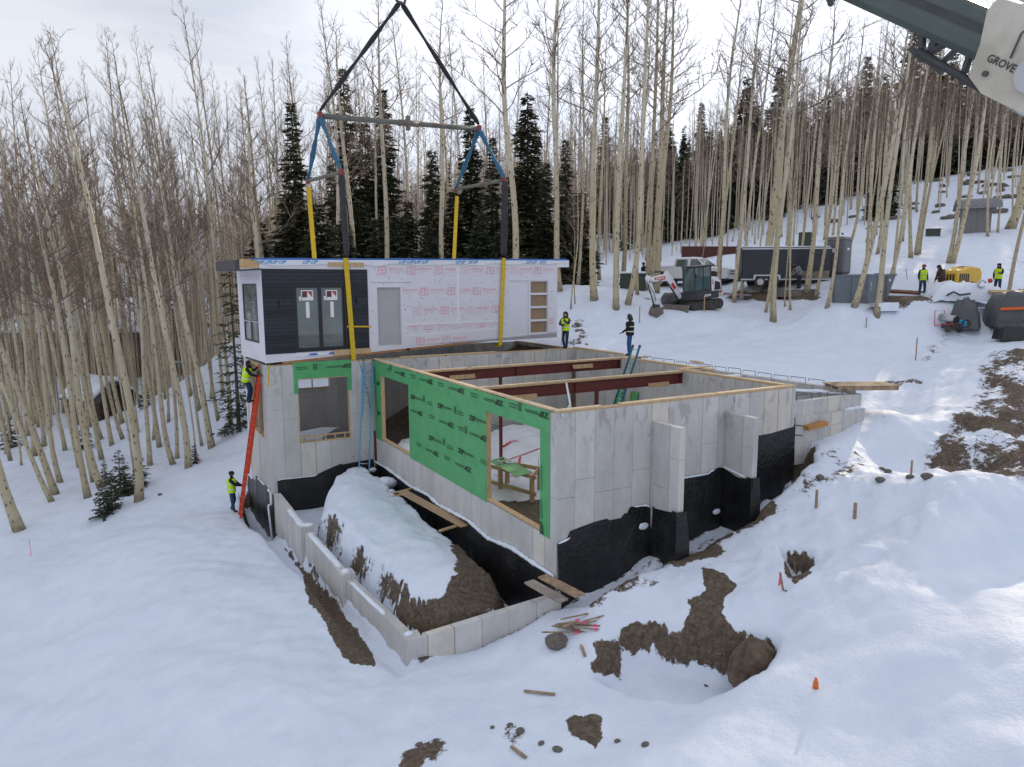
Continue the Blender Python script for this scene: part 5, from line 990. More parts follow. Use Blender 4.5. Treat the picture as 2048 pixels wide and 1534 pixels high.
for i, (z_, sc, th, ln, lb) in enumerate(RIGHT): put_aspen(*z_, lb or LR, None if lb else GR_, SAP[i % 3] if th < .5 else ASP[(i*3) % 8], sc*(.8 if z_[0] > 1560 and th < 1.8 else 1)*(1.3 if th < .5 else 1), th*(1.6 if th < .5 else 1), ln)
fill(72, 1180, 2080, 54, 96, LR, GR_, 2.2, 2.2, sc=(.55, .82), th=(.65, 1.0), avoid=[YARDR], sap=.16)
# conifers
GC = 'firs behind the module'; LC = 'dark green fir standing behind the hanging module'
def put_con(px, ytop, d, meshes, H, label, group, wid=1.0):
    p = at_d(px, 540, d); p[2] = zg(p[0], p[1])-.2; top = at_d(px, ytop, d)[2]; s = (top-p[2])/H; return plant(meshes, 'fir_tree', label, 'tree', p, (random.gauss(0, .01), random.gauss(0, .01)), random.uniform(0, 6.28), (s*wid, s*wid, s), group)
for i, (px, yt, d, w_, lb) in enumerate(((598, 215, 56, .85, 'narrow dark fir behind the left yellow strap'), (703, 150, 62, .95, 'tallest dark fir, left of the middle of the spreader bar'), (740, 250, 60, 1.0, None), (775, 188, 60, .95, 'tall dark fir behind the straight pale aspen'), (668, 330, 52, .9, None), (868, 300, 52, .9, 'thin topped fir between the tall firs and the right yellow strap'), (945, 225, 58, 1.0, 'tall dark fir under the right end of the spreader bar'), (985, 280, 54, 1, None), (1058, 195, 56, 1.05, 'broad dark fir right of the right dark sling'), (1090, 330, 50, 1.1, None), (1130, 285, 52, 1.05, 'dark fir at the right end of the module roof'), (1160, 380, 48, 1.1, None), (820, 400, 56, 1.1, None), (905, 380, 56, 1.1, None), (640, 400, 50, 1.1, None), (575, 380, 54, 1., None), (725, 400, 48, 1.15, None), (520, 440, 56, 1.2, 'low olive fir rising over the left end of the module roof'), (800, 430, 47, 1.2, None), (960, 420, 46, 1.2, None), (1020, 400, 47, 1.1, None), (690, 440, 44, 1.2, None), (760, 430, 45, 1.2, None), (860, 450, 45, 1.2, None))):
    m_, H = ((CON[0], 15), (CON[1], 17), (CON[2], 12), (CON[3], 9))[3 if yt > 370 else (i % 3)]; put_con(px, yt, d, m_, H, lb or LC, None if lb else GC, w_)
p = ground(478, 858); plant(CSP, 'fir_tree', 'sparse drooping fir just left of the module and foundation corner', 'tree', p-np.array([0, 0, .2]), (0, 0), .5, (1.05, 1.05, 1.12))
GS = 'small firs on the left snow slope'
for i, (zx, zy, s, lb) in enumerate(((60, 1065, 1.2, 'small fir near the left edge of the snow slope'), (485, 1065, .9, 'small fir behind the trunks left of the log cabin front'), (690, 1335, 1.0, 'tallest of the small firs beside the bold aspen foot'), (640, 1412, .8, 'small fir just below the tallest of the small firs'), (722, 1335, .75, None), (595, 1455, .75, 'tiny fir lowest of the small firs on the slope'), (800, 1283, .8, 'small fir right of the bold aspen foot'), (1302, 985, .6, 'tiny fir beneath the sparse drooping fir'), (830, 830, .8, 'small fir right of the log cabin'), (1110, 1155, .5, None), (600, 1270, .6, None), (1140, 350, 1., None), (1160, 340, .8, None))):
    p = ground(*zl(zx, zy)); plant(CSM[i % 2], 'fir_tree', lb or 'tiny fir sticking out of the snow among the left aspens', 'tree', p-np.array([0, 0, .08]), (0, 0), i*1.3, (s*(1 if i % 2 == 0 else 1.4),)*3, None if lb else GS)
for i, (px, yt, d, w_) in enumerate(((1210, 240, 110, 1), (1262, 300, 105, 1), (1330, 250, 115, 1), (1395, 215, 112, 1), (1428, 270, 108, 1), (1480, 165, 118, 1), (1500, 230, 112, 1), (1540, 150, 116, 1), (1585, 210, 110, .9), (1640, 230, 108, 1), (1710, 130, 112, 1), (1745, 160, 108, .9), (1795, 50, 104, 1.1), (1830, 90, 102, 1.1), (1875, 120, 100, 1), (1925, 180, 98, 1), (1960, 150, 100, 1), (2010, 180, 98, 1), (2045, 150, 96, 1.1), (1770, 330, 72, 1.2), (1735, 350, 74, 1.2), (1560, 280, 100, 1), (1680, 280, 100, 1), (1850, 230, 98, 1))):
    m_, H = ((CON[1], 17), (CON[0], 15), (CON[2], 12))[i % 3 if yt < 300 else 2]; put_con(px, yt, d, m_, H, 'dark spruce by the dark bank on the snowy hill beyond the dumpster' if yt >= 330 else 'dark spruce on the wooded ridge at the right', 'spruces by the hill bank' if yt >= 330 else 'spruces on the right ridge', w_)
# far woods as two masses
def mass(name, tmpl, pts, m_):
    VV, FF, MI, b = [], [], [], 0
    for (x, y, z, s, w_) in pts:
        V, F, I_ = tmpl[random.randrange(len(tmpl))]; MI.append(I_); a = random.uniform(0, 6.28); c, s_ = math.cos(a), math.sin(a); q = V*np.array([s*w_, s*w_, s]); q = np.stack([q[:, 0]*c-q[:, 1]*s_+x, q[:, 0]*s_+q[:, 1]*c+y, q[:, 2]+z], -1); VV.append(q); FF.append(F+b); b += len(V)
    V = np.concatenate(VV); F = np.concatenate(FF); me = bpy.data.meshes.new(name); me.vertices.add(len(V)); me.vertices.foreach_set('co', V.reshape(-1).astype(np.float32)); k = len(F)
    me.loops.add(k*3); me.loops.foreach_set('vertex_index', F.reshape(-1).astype(np.int32)); me.polygons.add(k); me.polygons.foreach_set('loop_start', np.arange(0, k*3, 3, dtype=np.int32)); me.polygons.foreach_set('loop_total', np.full(k, 3, np.int32)); me.polygons.foreach_set('material_index', np.concatenate(MI).astype(np.int32)); me.update(calc_edges=True); [me.materials.append(q) for q in m_]
    o = bpy.data.objects.new(name, me); COL.objects.link(o); return tag(o, kind='stuff')
def far_aspen(seed):
    rg = np.random.default_rng(seed); V, F = [], []
    def spike(p, q, w_):
        d = nrm(q-p); x = nrm(np.cross(d, rg.normal(0, 1, 3))); b = len(V); V.extend([p-x*w_, p+x*w_, q]); F.append((b, b+1, b+2))
    tube3(V, T_ := [], [np.array([0, 0, -1.]), np.array([.2, 0, 8]), np.array([.1, .2, 14]), np.array([.3, .1, 19])], [.13, .105, .07, .02], 4)
    for f in T_: F.extend([(f[0], f[1], f[2]), (f[0], f[2], f[3])])
    nt_ = len(F)
    for i in range(34):
        t = rg.uniform(.42, .99); a = rg.uniform(0, 6.28); p = np.array([.15, .1, 19*t]); L = 3.2*(1-t)+.5; q = p+np.array([math.cos(a)*L, math.sin(a)*L, L*rg.uniform(.4, 1.1)]); spike(p, q, .03)
        for _ in range(5): f = rg.uniform(.3, .95); pp = p+(q-p)*f; spike(pp, pp+rg.normal(0, .5, 3)*L*.35+np.array([0, 0, .4]), .015)
    return np.array(V), np.array(F), np.array([0]*nt_+[1]*(len(F)-nt_))
def far_con(seed):
    rg = np.random.default_rng(seed); V, F = [], []
    for i in range(230):
        t = rg.random()**1.2; z = 14*t+.6; a = rg.uniform(0, 6.28); L = (2.3*(1-t)+.2)*rg.uniform(.6, 1.1); d = np.array([math.cos(a), math.sin(a), 0]); s = np.array([-d[1], d[0], 0])*rg.uniform(.2, .45); p = np.array([0, 0, z]); b = len(V); V += [p, p+d*L*.7+s+np.array([0, 0, -.3*L]), p+d*L+np.array([0, 0, -.5*L]), p+d*L*.7-s+np.array([0, 0, -.3*L])]; F += [(b, b+1, b+2), (b, b+2, b+3)]
    return np.array(V), np.array(F), np.zeros(len(F), int)
pa, pc = [], []
for i in range(2600):
    px = random.uniform(-120, 2160); d = 88+(330-88)*random.random()**1.25
    if px > 1300: d = 96+(260-96)*random.random()**1.3
    p = at_d(px, 540, d); z = zg(p[0], p[1])
    if any(poly_sd(np.array(p[0]), np.array(p[1]), q) > -1 for q in (HOUSE_PL,)): continue
    cf = .16+.35*(px > 1280)+.2*(480 < px < 720 and d > 150)
    if px > 1350 and d > 135: cf = .6
    if px > 1700 and d < 150: cf = .7
    (pc if random.random() < cf else pa).append((p[0], p[1], z, random.uniform(.65, 1.05), 1.0))
for n_, x0, x1, d0, d1 in ((330, -120, 520, 60, 100), (150, 480, 1180, 76, 100), (200, 1190, 2120, 70, 105)):
    for i in range(n_):
        p = at_d(random.uniform(x0, x1), 540, random.uniform(d0, d1))
        if not any(poly_sd(np.array(p[0]), np.array(p[1]), q) > -1 for q in (HOUSE_PL, CABIN, YARDR)): pa.append((p[0], p[1], zg(p[0], p[1]), random.uniform(.6, 1.05)*(.75 if x0 > 1000 else 1), random.uniform(.7, 1.1)))
mass('bare_woods', [far_aspen(i) for i in range(6)], pa, [mat('far aspen trunks', (.50, .43, .33), .9, .3, .15, 0, spec=.1), mat('far aspen twigs', (.30, .235, .19), .9, .3, .15, 0, spec=.1)])
mass('conifer_woods', [far_con(i) for i in range(4)], pc, [mat('far conifers', (.075, .082, .058), .9, .4, .2, 0, spec=.1)])
# ---------------- people ----------------
def cloth(name, c, var=.18): return mat(name, c, .85, var, 9, .25, dist=.01, spec=.2)
M_SKIN = mat('skin', (.42, .24, .17), .55, .08, 12, .03); M_DARKC = cloth('black hooded jacket', (.018, .019, .024)); M_GREYC = cloth('charcoal hooded jacket', (.040, .042, .046)); M_JEAN = cloth('blue jeans', (.035, .075, .15), .3); M_JEAN2 = cloth('dark blue jeans', (.022, .045, .085), .3); M_JEAN3 = cloth('bright blue jeans', (.035, .10, .24), .25); M_BOOT = cloth('dark work boots', (.030, .024, .02)); M_TANB = cloth('tan boots', (.25, .16, .08)); M_BRN = cloth('brown work jacket', (.075, .050, .042)); M_TANP2 = cloth('tan work trousers', (.26, .135, .06)); M_LGREY = cloth('grey sweatshirt', (.22, .23, .25)); M_NAVY = cloth('navy jacket', (.012, .018, .045)); M_BLUEJ = cloth('blue jacket', (.012, .05, .22)); M_GRED = cloth('red gloves', (.5, .04, .03)); M_GYEL = cloth('yellow gloves', (.55, .33, .05)); M_GBLK = cloth('black gloves', (.02, .02, .022)); M_HIVIS = mat('lime safety vest', (.52, .80, .015), .75, .08, 9, .15, spec=.2); M_REFL = mat('reflective band', (.62, .63, .60), .4, .05, 9, 0); M_KBRN = cloth('rust knitted cap', (.22, .06, .05)); M_BEARD = cloth('dark hair', (.03, .022, .018))
STAND = dict(pel=(0, 0, .96), spi=(0, .0, 1.12), che=(0, .01, 1.30), nec=(0, .01, 1.46), hea=(0, .03, 1.60), top=(0, .02, 1.70),
             shl=(-.19, 0, 1.41), ell=(-.25, -.02, 1.14), wrl=(-.26, .05, .90), hal=(-.26, .07, .82), shr=(.19, 0, 1.41), elr=(.25, -.02, 1.14), wrr=(.26, .05, .90), har=(.26, .07, .82),
             hpl=(-.10, 0, .90), knl=(-.12, .03, .50), anl=(-.13, 0, .09), tol=(-.14, .15, .04), hpr=(.10, 0, .90), knr=(.12, .03, .50), anr=(.13, 0, .09), tor=(.14, .15, .04))
RAD = dict(pel=.155, spi=.150, che=.165, nec=.065, hea=.098, top=.075, shl=.082, ell=.060, wrl=.043, hal=.040, shr=.082, elr=.060, wrr=.043, har=.040, hpl=.105, knl=.078, anl=.058, tol=.042, hpr=.105, knr=.078, anr=.058, tor=.042)
EDG = [('pel', 'spi'), ('spi', 'che'), ('che', 'nec'), ('nec', 'hea'), ('hea', 'top'), ('che', 'shl'), ('shl', 'ell'), ('ell', 'wrl'), ('wrl', 'hal'), ('che', 'shr'), ('shr', 'elr'), ('elr', 'wrr'), ('wrr', 'har'), ('pel', 'hpl'), ('hpl', 'knl'), ('knl', 'anl'), ('anl', 'tol'), ('pel', 'hpr'), ('hpr', 'knr'), ('knr', 'anr'), ('anr', 'tor')]
def person(label, loc, face, pose, top=M_DARKC, legs=M_JEAN, glove=M_GBLK, boots=M_BOOT, head=M_DARKC, vest=False, hat=None, hood=False, group=None, scale=1.0, bands=False):
    """face: plan direction (2-vector) the person looks to"""
    J = {k: np.array(v, float) for k, v in {**STAND, **pose}.items() if k != 'look'}
    me = bpy.data.meshes.new('body'); names = list(J); ix = {n: i for i, n in enumerate(names)}
    me.from_pydata([tuple(J[n]) for n in names], [(ix[a], ix[b]) for a, b in EDG], []); ob = bpy.data.objects.new('body', me); COL.objects.link(ob)
    sk = ob.modifiers.new('skin', 'SKIN'); sk.use_smooth_shade = True; sk.branch_smoothing = .5
    for n in names:
        r = RAD[n]; me.skin_vertices[0].data[ix[n]].radius = (r, r*(.82 if n in ('pel', 'spi', 'che') else 1)); me.skin_vertices[0].data[ix[n]].use_root = (n == 'pel')
    ss = ob.modifiers.new('sub', 'SUBSURF'); ss.levels = ss.render_levels = 1
    bpy.context.view_layer.update(); dg = bpy.context.evaluated_depsgraph_get(); ev = bpy.data.meshes.new_from_object(ob.evaluated_get(dg)); bpy.data.objects.remove(ob); bpy.data.meshes.remove(me)
    mats = [top, legs, glove, boots, M_SKIN, head, M_BEARD]
    SEG = [(J[a], J[b], m) for a, b, m in (('pel', 'spi', 0), ('spi', 'che', 0), ('che', 'nec', 0), ('hea', 'top', 5), ('nec', 'hea', 5), ('shl', 'ell', 0), ('ell', 'wrl', 0), ('wrl', 'hal', 2), ('shr', 'elr', 0), ('elr', 'wrr', 0), ('wrr', 'har', 2), ('hpl', 'knl', 1), ('knl', 'anl', 1), ('anl', 'tol', 3), ('hpr', 'knr', 1), ('knr', 'anr', 1), ('anr', 'tor', 3), ('hpl', 'hpr', 1))]
    hc = J['hea']; hf = nrm(np.array(pose.get('look', (0, 1, 0)), float)); hf = nrm(hf)
    V = [np.array(v.co) for v in ev.vertices]; mb = MB(); mb.v = [tuple(v) for v in V]
    for p in ev.polygons:
        c = np.mean([V[i] for i in p.vertices], 0); best = 9; bm_ = 0
        for a, b, m_ in SEG:
            d = b-a; t = np.clip((c-a)@d/(d@d), 0, 1); q = np.linalg.norm(c-a-d*t)
            if q < best: best, bm_ = q, m_
        if bm_ == 5 and (c-hc)@hf > .035 and c[2] < hc[2]+.055+.0*hf[2]: bm_ = 4
        if bm_ == 4 and c[2] < hc[2]-.05 and head is M_BEARD: bm_ = 6
        mb.f.append(tuple(p.vertices)); mb.m.append(bm_)
    bpy.data.meshes.remove(ev)
    # face and hands
    side = nrm(np.cross(hf, (0, 0, 1))); upv = np.cross(side, hf)
    mb.ell(hc+hf*.098-upv*.01, (.016, .022, .026), 8, 6, 4, rot=Matrix(((side[0], hf[0], upv[0]), (side[1], hf[1], upv[1]), (side[2], hf[2], upv[2]))))
    for s in (-1, 1): mb.ell(hc+hf*.088+side*s*.034+upv*.022, (.012, .008, .008), 6, 4, 6)
    mb.cbox(hc+hf*.088-upv*.052, (.045, .012, .01), math.atan2(hf[0], -hf[1]) if False else math.atan2(hf[1], hf[0])-PI/2, 6)
    if not hood:
        for s in (-1, 1): mb.ell(hc+side*s*.098-upv*.0, (.014, .02, .03), 6, 5, 4)
    for s, w_, h_ in ((-1, 'wrl', 'hal'), (1, 'wrr', 'har')):
        d = nrm(J[h_]-J[w_]); a = nrm(np.cross(d, (0, 1, .3))); cu = np.cross(a, d); ht = J[h_]+d*.02
        for k, ln in enumerate((.062, .07, .066, .05)):
            o = ht+a*(k-1.5)*.021; mb.tube([o, o+d*ln*.5+cu*.004, o+d*ln*.85+cu*.022, o+d*ln+cu*.04], [.0105, .010, .009, .006], 6, 2)
        o = J[w_]+(J[h_]-J[w_])*.6+a*s*-.035; mb.tube([o, o+d*.03-a*s*.022, o+d*.06-a*s*.02+cu*.012], [.012, .011, .007], 6, 2)
    r = thing('person', label, 'person', loc, math.atan2(face[1], face[0])-PI/2, group); r.scale = (scale,)*3
    mb.build('body', mats, r, smooth=True)
    P, S, C, N = J['pel'], J['spi'], J['che'], J['nec']; sx = nrm(J['shr']-J['shl']); hx = nrm(J['hpr']-J['hpl'])
    def torso(rows, mats_, name, ph=0):
        rings = []; ms = []; pts = [P+nrm(P-S)*.10, P, S, C, J['shl']*.5+J['shr']*.5+(N-C)*.02, N-(N-C)*.18]; ts = [0, .17, .42, .7, .87, 1]
        for t, wx, wy in rows:
            q = np.array([np.interp(t, ts, [p[k] for p in pts]) for k in range(3)]); x = nrm(hx*(1-t)+sx*t); u = nrm(pts[4]-P); y = nrm(np.cross(u, x)); rings.append([q+x*wx*math.copysign(abs(math.cos(f))**.8, math.cos(f))+y*wy*math.sin(f) for f in np.linspace(0, 2*PI, 17)[:-1]])
        m_ = MB().loft(rings, cap=False); k = len(rows)-1; m_.m = [1 if rows[i][0] in BND else 0 for i in range(k) for _ in range(16)]
        return m_.build(name, mats_, r, smooth=True)
    if vest:
        BND = (.22, .55); torso([(-.0, .205, .165), (.12, .20, .165), (.22, .20, .165), (.29, .20, .165), (.42, .20, .165), (.55, .212, .175), (.62, .22, .18), (.74, .225, .18), (.86, .205, .155), (.96, .12, .11), (1.0, .09, .085)], [M_HIVIS, M_REFL], 'safety_vest')
    else:
        BND = (.24, .56) if bands else (); torso([(-.04, .20, .16), (.1, .205, .168), (.24, .203, .166), (.31, .203, .166), (.45, .203, .168), (.56, .212, .175), (.62, .22, .178), (.76, .226, .178), (.87, .212, .158), (.97, .11, .11)], [top, mat('lime reflective band', (.62, .72, .45), .5, .05, 6, 0)], 'jacket')
    if hood:
        h_ = MB(); rg_ = []
        for t, s_ in ((-.16, .105), (-.10, .125), (-.02, .128), (.06, .122), (.11, .095), (.145, .04)): rg_.append([hc+upv*t-hf*.018+side*math.cos(f)*s_+hf*(math.sin(f)*s_*(1.0 if math.sin(f) < .45 else .62)) for f in np.linspace(0, 2*PI, 15)[:-1]])
        h_.loft(rg_).build('hood', head, r, smooth=True)
    if hat is not None:
        h_ = MB(); rg_ = []
        for t, s_ in ((.035, .107), (.06, .108), (.10, .10), (.135, .07), (.148, .02)): rg_.append([hc+upv*t-hf*.0+side*math.cos(f)*s_+hf*math.sin(f)*s_*1.08 for f in np.linspace(0, 2*PI, 15)[:-1]])
        h_.loft(rg_)
        if hat[1] == 'cap': h_.hexa([hc+upv*.045+hf*.09+side*.07, hc+upv*.04+hf*.19+side*.05, hc+upv*.04+hf*.19-side*.05, hc+upv*.045+hf*.09-side*.07, hc+upv*.06+hf*.09+side*.07, hc+upv*.05+hf*.19+side*.05, hc+upv*.05+hf*.19-side*.05, hc+upv*.06+hf*.09-side*.07])
        h_.build('cap' if hat[1] == 'cap' else 'knitted_cap', hat[0], r, smooth=True)
    return r
RTv, FHv = _r0[:2], _fh[:2]
dirp = lambda a: RTv*math.cos(R(a))+FHv*math.sin(R(a))      # 0 = picture right, 90 = away, 180 = left, 270 = to the viewer
# man at the foot of the orange ladder
pf = ground(466, 1024); person('worker in lime vest and black knitted cap steadying the foot of the orange ladder', pf, dirp(8), dict(elr=(.26, .22, 1.22), wrr=(.16, .47, 1.16), har=(.12, .55, 1.16), ell=(-.24, .16, 1.18), wrl=(-.10, .38, 1.10), hal=(-.05, .46, 1.10), knl=(-.12, .07, .5), anl=(-.15, -.1, .09), tol=(-.16, .05, .04), anr=(.12, .08, .09), tor=(.13, .23, .04)), M_DARKC, M_JEAN, M_GBLK, M_BOOT, M_BEARD, True, (M_DARKC, 'knit'))
# man on the ladder
LADF, LADT = at_u(479, 1022, -5.32), at_u(517, 748, -4.34)
LADF[2] = zg(LADF[0], LADF[1])-.05
ld = nrm(LADT-LADF); t1 = 4.78
pl = LADF+ld*t1+np.array([0, 0, 0]); fdir = nrm(np.array([LADT[0]-LADF[0], LADT[1]-LADF[1], 0]))
po = pl-np.array([fdir[0], fdir[1], 0])*.26
person('hooded worker in lime vest and red gloves standing high on the orange ladder', po, nrm(fdir[:2]+RTv*.3), dict(anl=(-.12, .06, .09), tol=(-.12, .2, .05), knl=(-.13, .14, .52), anr=(.12, .0, .09), tor=(.12, .14, .05), knr=(.13, .12, .52), pel=(0, -.03, .96), spi=(0, .0, 1.12), che=(0, .05, 1.3), nec=(0, .1, 1.45), hea=(0, .14, 1.58), top=(0, .13, 1.68), shl=(-.19, .06, 1.4), shr=(.19, .06, 1.4), elr=(.26, .24, 1.16), wrr=(.18, .48, 1.10), har=(.15, .56, 1.10), ell=(-.2, .26, 1.28), wrl=(-.1, .42, 1.42), hal=(-.08, .47, 1.48), look=(.2, 1, .1)), M_DARKC, M_JEAN2, M_GRED, M_BOOT, M_DARKC, True, None, True)
# two men on the far wall
q = at_z(1131, 698, .09); person('hooded worker in lime vest standing on the far wall corner beside the module', q, dirp(235), dict(elr=(.26, .12, 1.14), wrr=(.04, .24, 1.12), har=(-.03, .25, 1.12), ell=(-.25, .12, 1.18), wrl=(-.1, .26, 1.32), hal=(-.06, .27, 1.40), anl=(-.07, .03, .09), tol=(-.08, .18, .04), knl=(-.10, .05, .5), anr=(.09, -.05, .09), tor=(.11, .1, .04), look=(.1, 1, -.1)), M_GREYC, M_JEAN2, M_GBLK, M_BOOT, M_GREYC, True, None, True)
tag(MB().tube([q+np.array([-.32, -.1, -.05])*1, q+np.array([-.2, -.05, 1.05])], .016, 6).build('pry_bar', M_PLANK, base=q+np.array([-.3, -.1, 0])), 'thin pole held upright by the worker on the far wall corner', 'pole')
q = at_z(1259, 712, .13); person('hooded worker in black jacket with reflective bands standing on the wall beam end', q, dirp(160), dict(ell=(-.25, .06, 1.14), wrl=(-.2, .26, 1.0), hal=(-.18, .32, .96), elr=(.26, -.04, 1.13), wrr=(.28, -.02, .88), har=(.28, .0, .80), look=(-.2, 1, -.35), hea=(0, .05, 1.59), top=(0, .05, 1.69)), M_DARKC, M_JEAN3, M_GBLK, M_BOOT, M_GREYC, False, None, True, bands=True)
# group at the right
q = ground(1843, 591); person('worker in lime vest and rust cap standing beside the man in brown', q, dirp(275), dict(anl=(-.16, 0, .09), tol=(-.19, .14, .04), anr=(.15, 0, .09), tor=(.18, .14, .04), knl=(-.14, .03, .5), knr=(.13, .03, .5), look=(-.35, 1, -.15)), M_GREYC, M_JEAN, M_SKIN, M_BOOT, M_BEARD, True, (M_KBRN, 'knit'))
q = ground(1881, 592); person('man in brown jacket and tan trousers with a black cap pointing downward', q, dirp(190), dict(spi=(0, .03, 1.12), che=(0, .09, 1.29), nec=(0, .16, 1.43), hea=(0, .22, 1.55), top=(0, .22, 1.65), shl=(-.19, .1, 1.39), shr=(.19, .1, 1.39), ell=(-.24, .22, 1.14), wrl=(-.2, .42, .98), hal=(-.2, .48, .92), elr=(.25, .1, 1.12), wrr=(.24, .2, .9), har=(.24, .22, .82), look=(0, 1, -.4)), M_BRN, M_TANP2, M_GBLK, M_TANB, M_BEARD, False, (M_GBLK, 'knit'))
q = ground(1994, 588); person('worker in lime vest, cap and yellow gloves behind the tarpaulin covered stack', q, dirp(205), dict(elr=(.26, .02, 1.13), wrr=(.2, .12, .9), har=(.18, .16, .82), ell=(-.25, .08, 1.16), wrl=(-.14, .28, 1.2), hal=(-.11, .33, 1.24), look=(0, 1, 0)), M_DARKC, M_JEAN2, M_GYEL, M_BOOT, M_BEARD, True, (M_NAVY, 'cap'))
q = at_d(1598, 578, 43.2); q[2] = zg(q[0], q[1]); person('bareheaded person in grey sweatshirt stooping in front of the dark trailer', q, dirp(185), dict(spi=(0, .06, 1.1), che=(0, .18, 1.24), nec=(0, .28, 1.35), hea=(0, .36, 1.45), top=(0, .38, 1.54), shl=(-.19, .2, 1.33), shr=(.19, .2, 1.33), ell=(-.22, .3, 1.06), wrl=(-.16, .46, .92), hal=(-.15, .52, .87), elr=(.22, .3, 1.06), wrr=(.16, .46, .92), har=(.15, .52, .87), look=(0, 1, -.3)), M_LGREY, M_GREYC, M_SKIN, M_BOOT, M_BEARD)
for px, lab, tp_, lg in ((1287, 'person in navy clothes half hidden behind the trunks left of the white pickup', M_NAVY, M_JEAN2), (1306, 'person in blue jacket half hidden behind trunks nearest the white pickup', M_BLUEJ, M_NAVY)):
    q = at_d(px, 566, 49.5); q[2] = zg(q[0], q[1]); person(lab, q, dirp(200 if px < 1300 else 250), {}, tp_, lg, M_GBLK, M_BOOT, M_BEARD, False, (M_NAVY, 'knit'))
# ---------------- vehicles and plant ----------------
def frame(o, fwd):         # local x forward (plan 2-vector)
    return math.atan2(fwd[1], fwd[0])
M_WHITEM = mat('white machine paint', (.70, .70, .72), .4, .04, 3, .02); M_CHAR = mat('charcoal machine paint', (.035, .037, .04), .5, .15, 4, .04); M_TRACK = mat('rubber track', (.045, .040, .036), .85, .3, 8, .3, dirt=(.13, .10, .08), dirt_amt=.5); M_GLASSV = glass_mat('cab glass', (.05, .085, .085)); M_REDL = mat('red decal', (.60, .03, .02), .45, .06, 4, 0); M_WDEC = mat('white decal', (.75, .75, .75), .5, .03, 4, 0); M_BLADE = mat('muddy steel', (.15, .125, .105), .7, .3, 5, .2)
p = at_d(1392, 612, 41.0); p[2] = zg(p[0], p[1])-.05
EX = thing('excavator', 'white and charcoal compact excavator on rubber tracks with bent arm and lowered blade', 'excavator', p, frame(None, dirp(212))); EX.rotation_euler[1] = R(5)
def E(name, mb, m_, par=EX, **k): return mb.build(name, m_, par, **k)
for s in (-1, 1):
    tk = MB(); n = 10; poly = []
    for i in range(n+1): a = PI/2+PI*i/n; poly.append((-1.0+.27*math.cos(a), .29+.27*math.sin(a)))
    for i in range(n+1): a = -PI/2+PI*i/n; poly.append((1.0+.27*math.cos(a), .29+.27*math.sin(a)))
    tk.prism(poly, (0, s*.76+.19, 0), (1, 0, 0), (0, 0, 1), .38)
    for i in range(22): x = -1.1+i*.105; tk.box(x, x+.05, s*.76-.2, s*.76+.2, .545, .585); tk.box(x, x+.05, s*.76-.2, s*.76+.2, .0, .03)
    t_ = E('track', tk, M_TRACK); wh = MB()
    for x, r_ in ((-1.0, .2), (-.5, .12), (0, .12), (.5, .12), (1.0, .2)): wh.tube([(x, s*.76-.205, .29), (x, s*.76+.205, .29)], r_, 14)
    E('roller', wh, M_CHAR, t_)
E('undercarriage', MB().box(-.7, .8, -.55, .55, .25, .62), M_CHAR)
E('dozer_blade', MB().hexa([(1.62, -.98, .02), (1.74, -.98, .02), (1.74, .98, .02), (1.62, .98, .02), (1.52, -.98, .46), (1.60, -.98, .46), (1.60, .98, .46), (1.52, .98, .46)]).box(.8, 1.56, -.5, -.38, .18, .3).box(.8, 1.56, .38, .5, .18, .3), M_BLADE)
E('platform', MB().prism([(-1.15, -.7), (-.95, -.88), (.75, -.88), (.95, -.6), (.95, .6), (.75, .9), (-.95, .9), (-1.15, .7)], (0, 0, .64), (1, 0, 0), (0, 1, 0), .42), M_CHAR, bevel=.03)
rc = MB(); rc.prism([(-1.25, .82), (-.35, .82), (-.35, 1.55), (-.6, 1.68), (-.95, 1.62), (-1.2, 1.35)], (0, .86, .2), (1, 0, 0), (0, 0, 1), 1.7); EC = E('engine_cover', rc, M_WHITEM, bevel=.05)
E('grille', MB().prism([(-1.15, .9), (-.62, .9), (-.7, 1.42), (-1.1, 1.3)], (0, .875, .2), (1, 0, 0), (0, 0, 1), .012), M_BLACK, EC); E('decal', MB().prism([(-.58, 1.2), (-.5, 1.25), (-.5, 1.5), (-.56, 1.52)], (0, .872, .2), (1, 0, 0), (0, 0, 1), .01), M_REDL, EC); E('tail_light', MB().box(-1.2, -1.0, .895, .91, .9, 1.0), M_REDL)
cb = MB(); cz0, cz1 = 1.06, 2.48
for x, y in ((-.35, -.02), (-.35, .86), (.62, -.02), (.92, .86), (.92, -.02), (.25, .86)): cb.box(x-.035, x+.035, y-.035, y+.035, cz0, cz1)
cb.prism([(-.42, -.08), (.98, -.08), (.98, .92), (-.42, .92)], (0, 0, cz1), (1, 0, 0), (0, 1, 0), .09); cb.box(-.38, .95, -.055, .895, cz0-.02, cz0+.12); CBN = E('cab', cb, M_CHAR, bevel=.02)
gl = MB(); gl.box(-.31, .21, .855, .865, cz0+.14, cz1-.02); gl.box(.29, .88, .855, .865, cz0+.14, cz1-.02); gl.box(.915, .925, .02, .82, cz0+.14, cz1-.02); gl.box(-.355, -.345, .02, .82, cz0+.5, cz1-.02); gl.box(-.31, .58, -.025, -.015, cz0+.14, cz1-.02); E('cab_window', gl, M_GLASSV, CBN)
E('seat', MB().box(-.2, .25, .2, .65, cz0+.12, cz0+.55).box(-.25, -.12, .2, .65, cz0+.5, cz0+1.05), M_BLACK, CBN, bevel=.03)
by = -.28
bo = MB(); bo.prism([(.85, .78), (1.12, .75), (1.75, 1.62), (2.0, 1.86), (3.35, 1.90), (3.4, 2.05), (3.3, 2.12), (2.1, 2.26), (1.95, 2.42), (1.78, 2.24), (1.42, 1.78)], (0, by+.11, 0), (1, 0, 0), (0, 0, 1), .22); BOOM = E('boom', bo, M_WHITEM, bevel=.02)
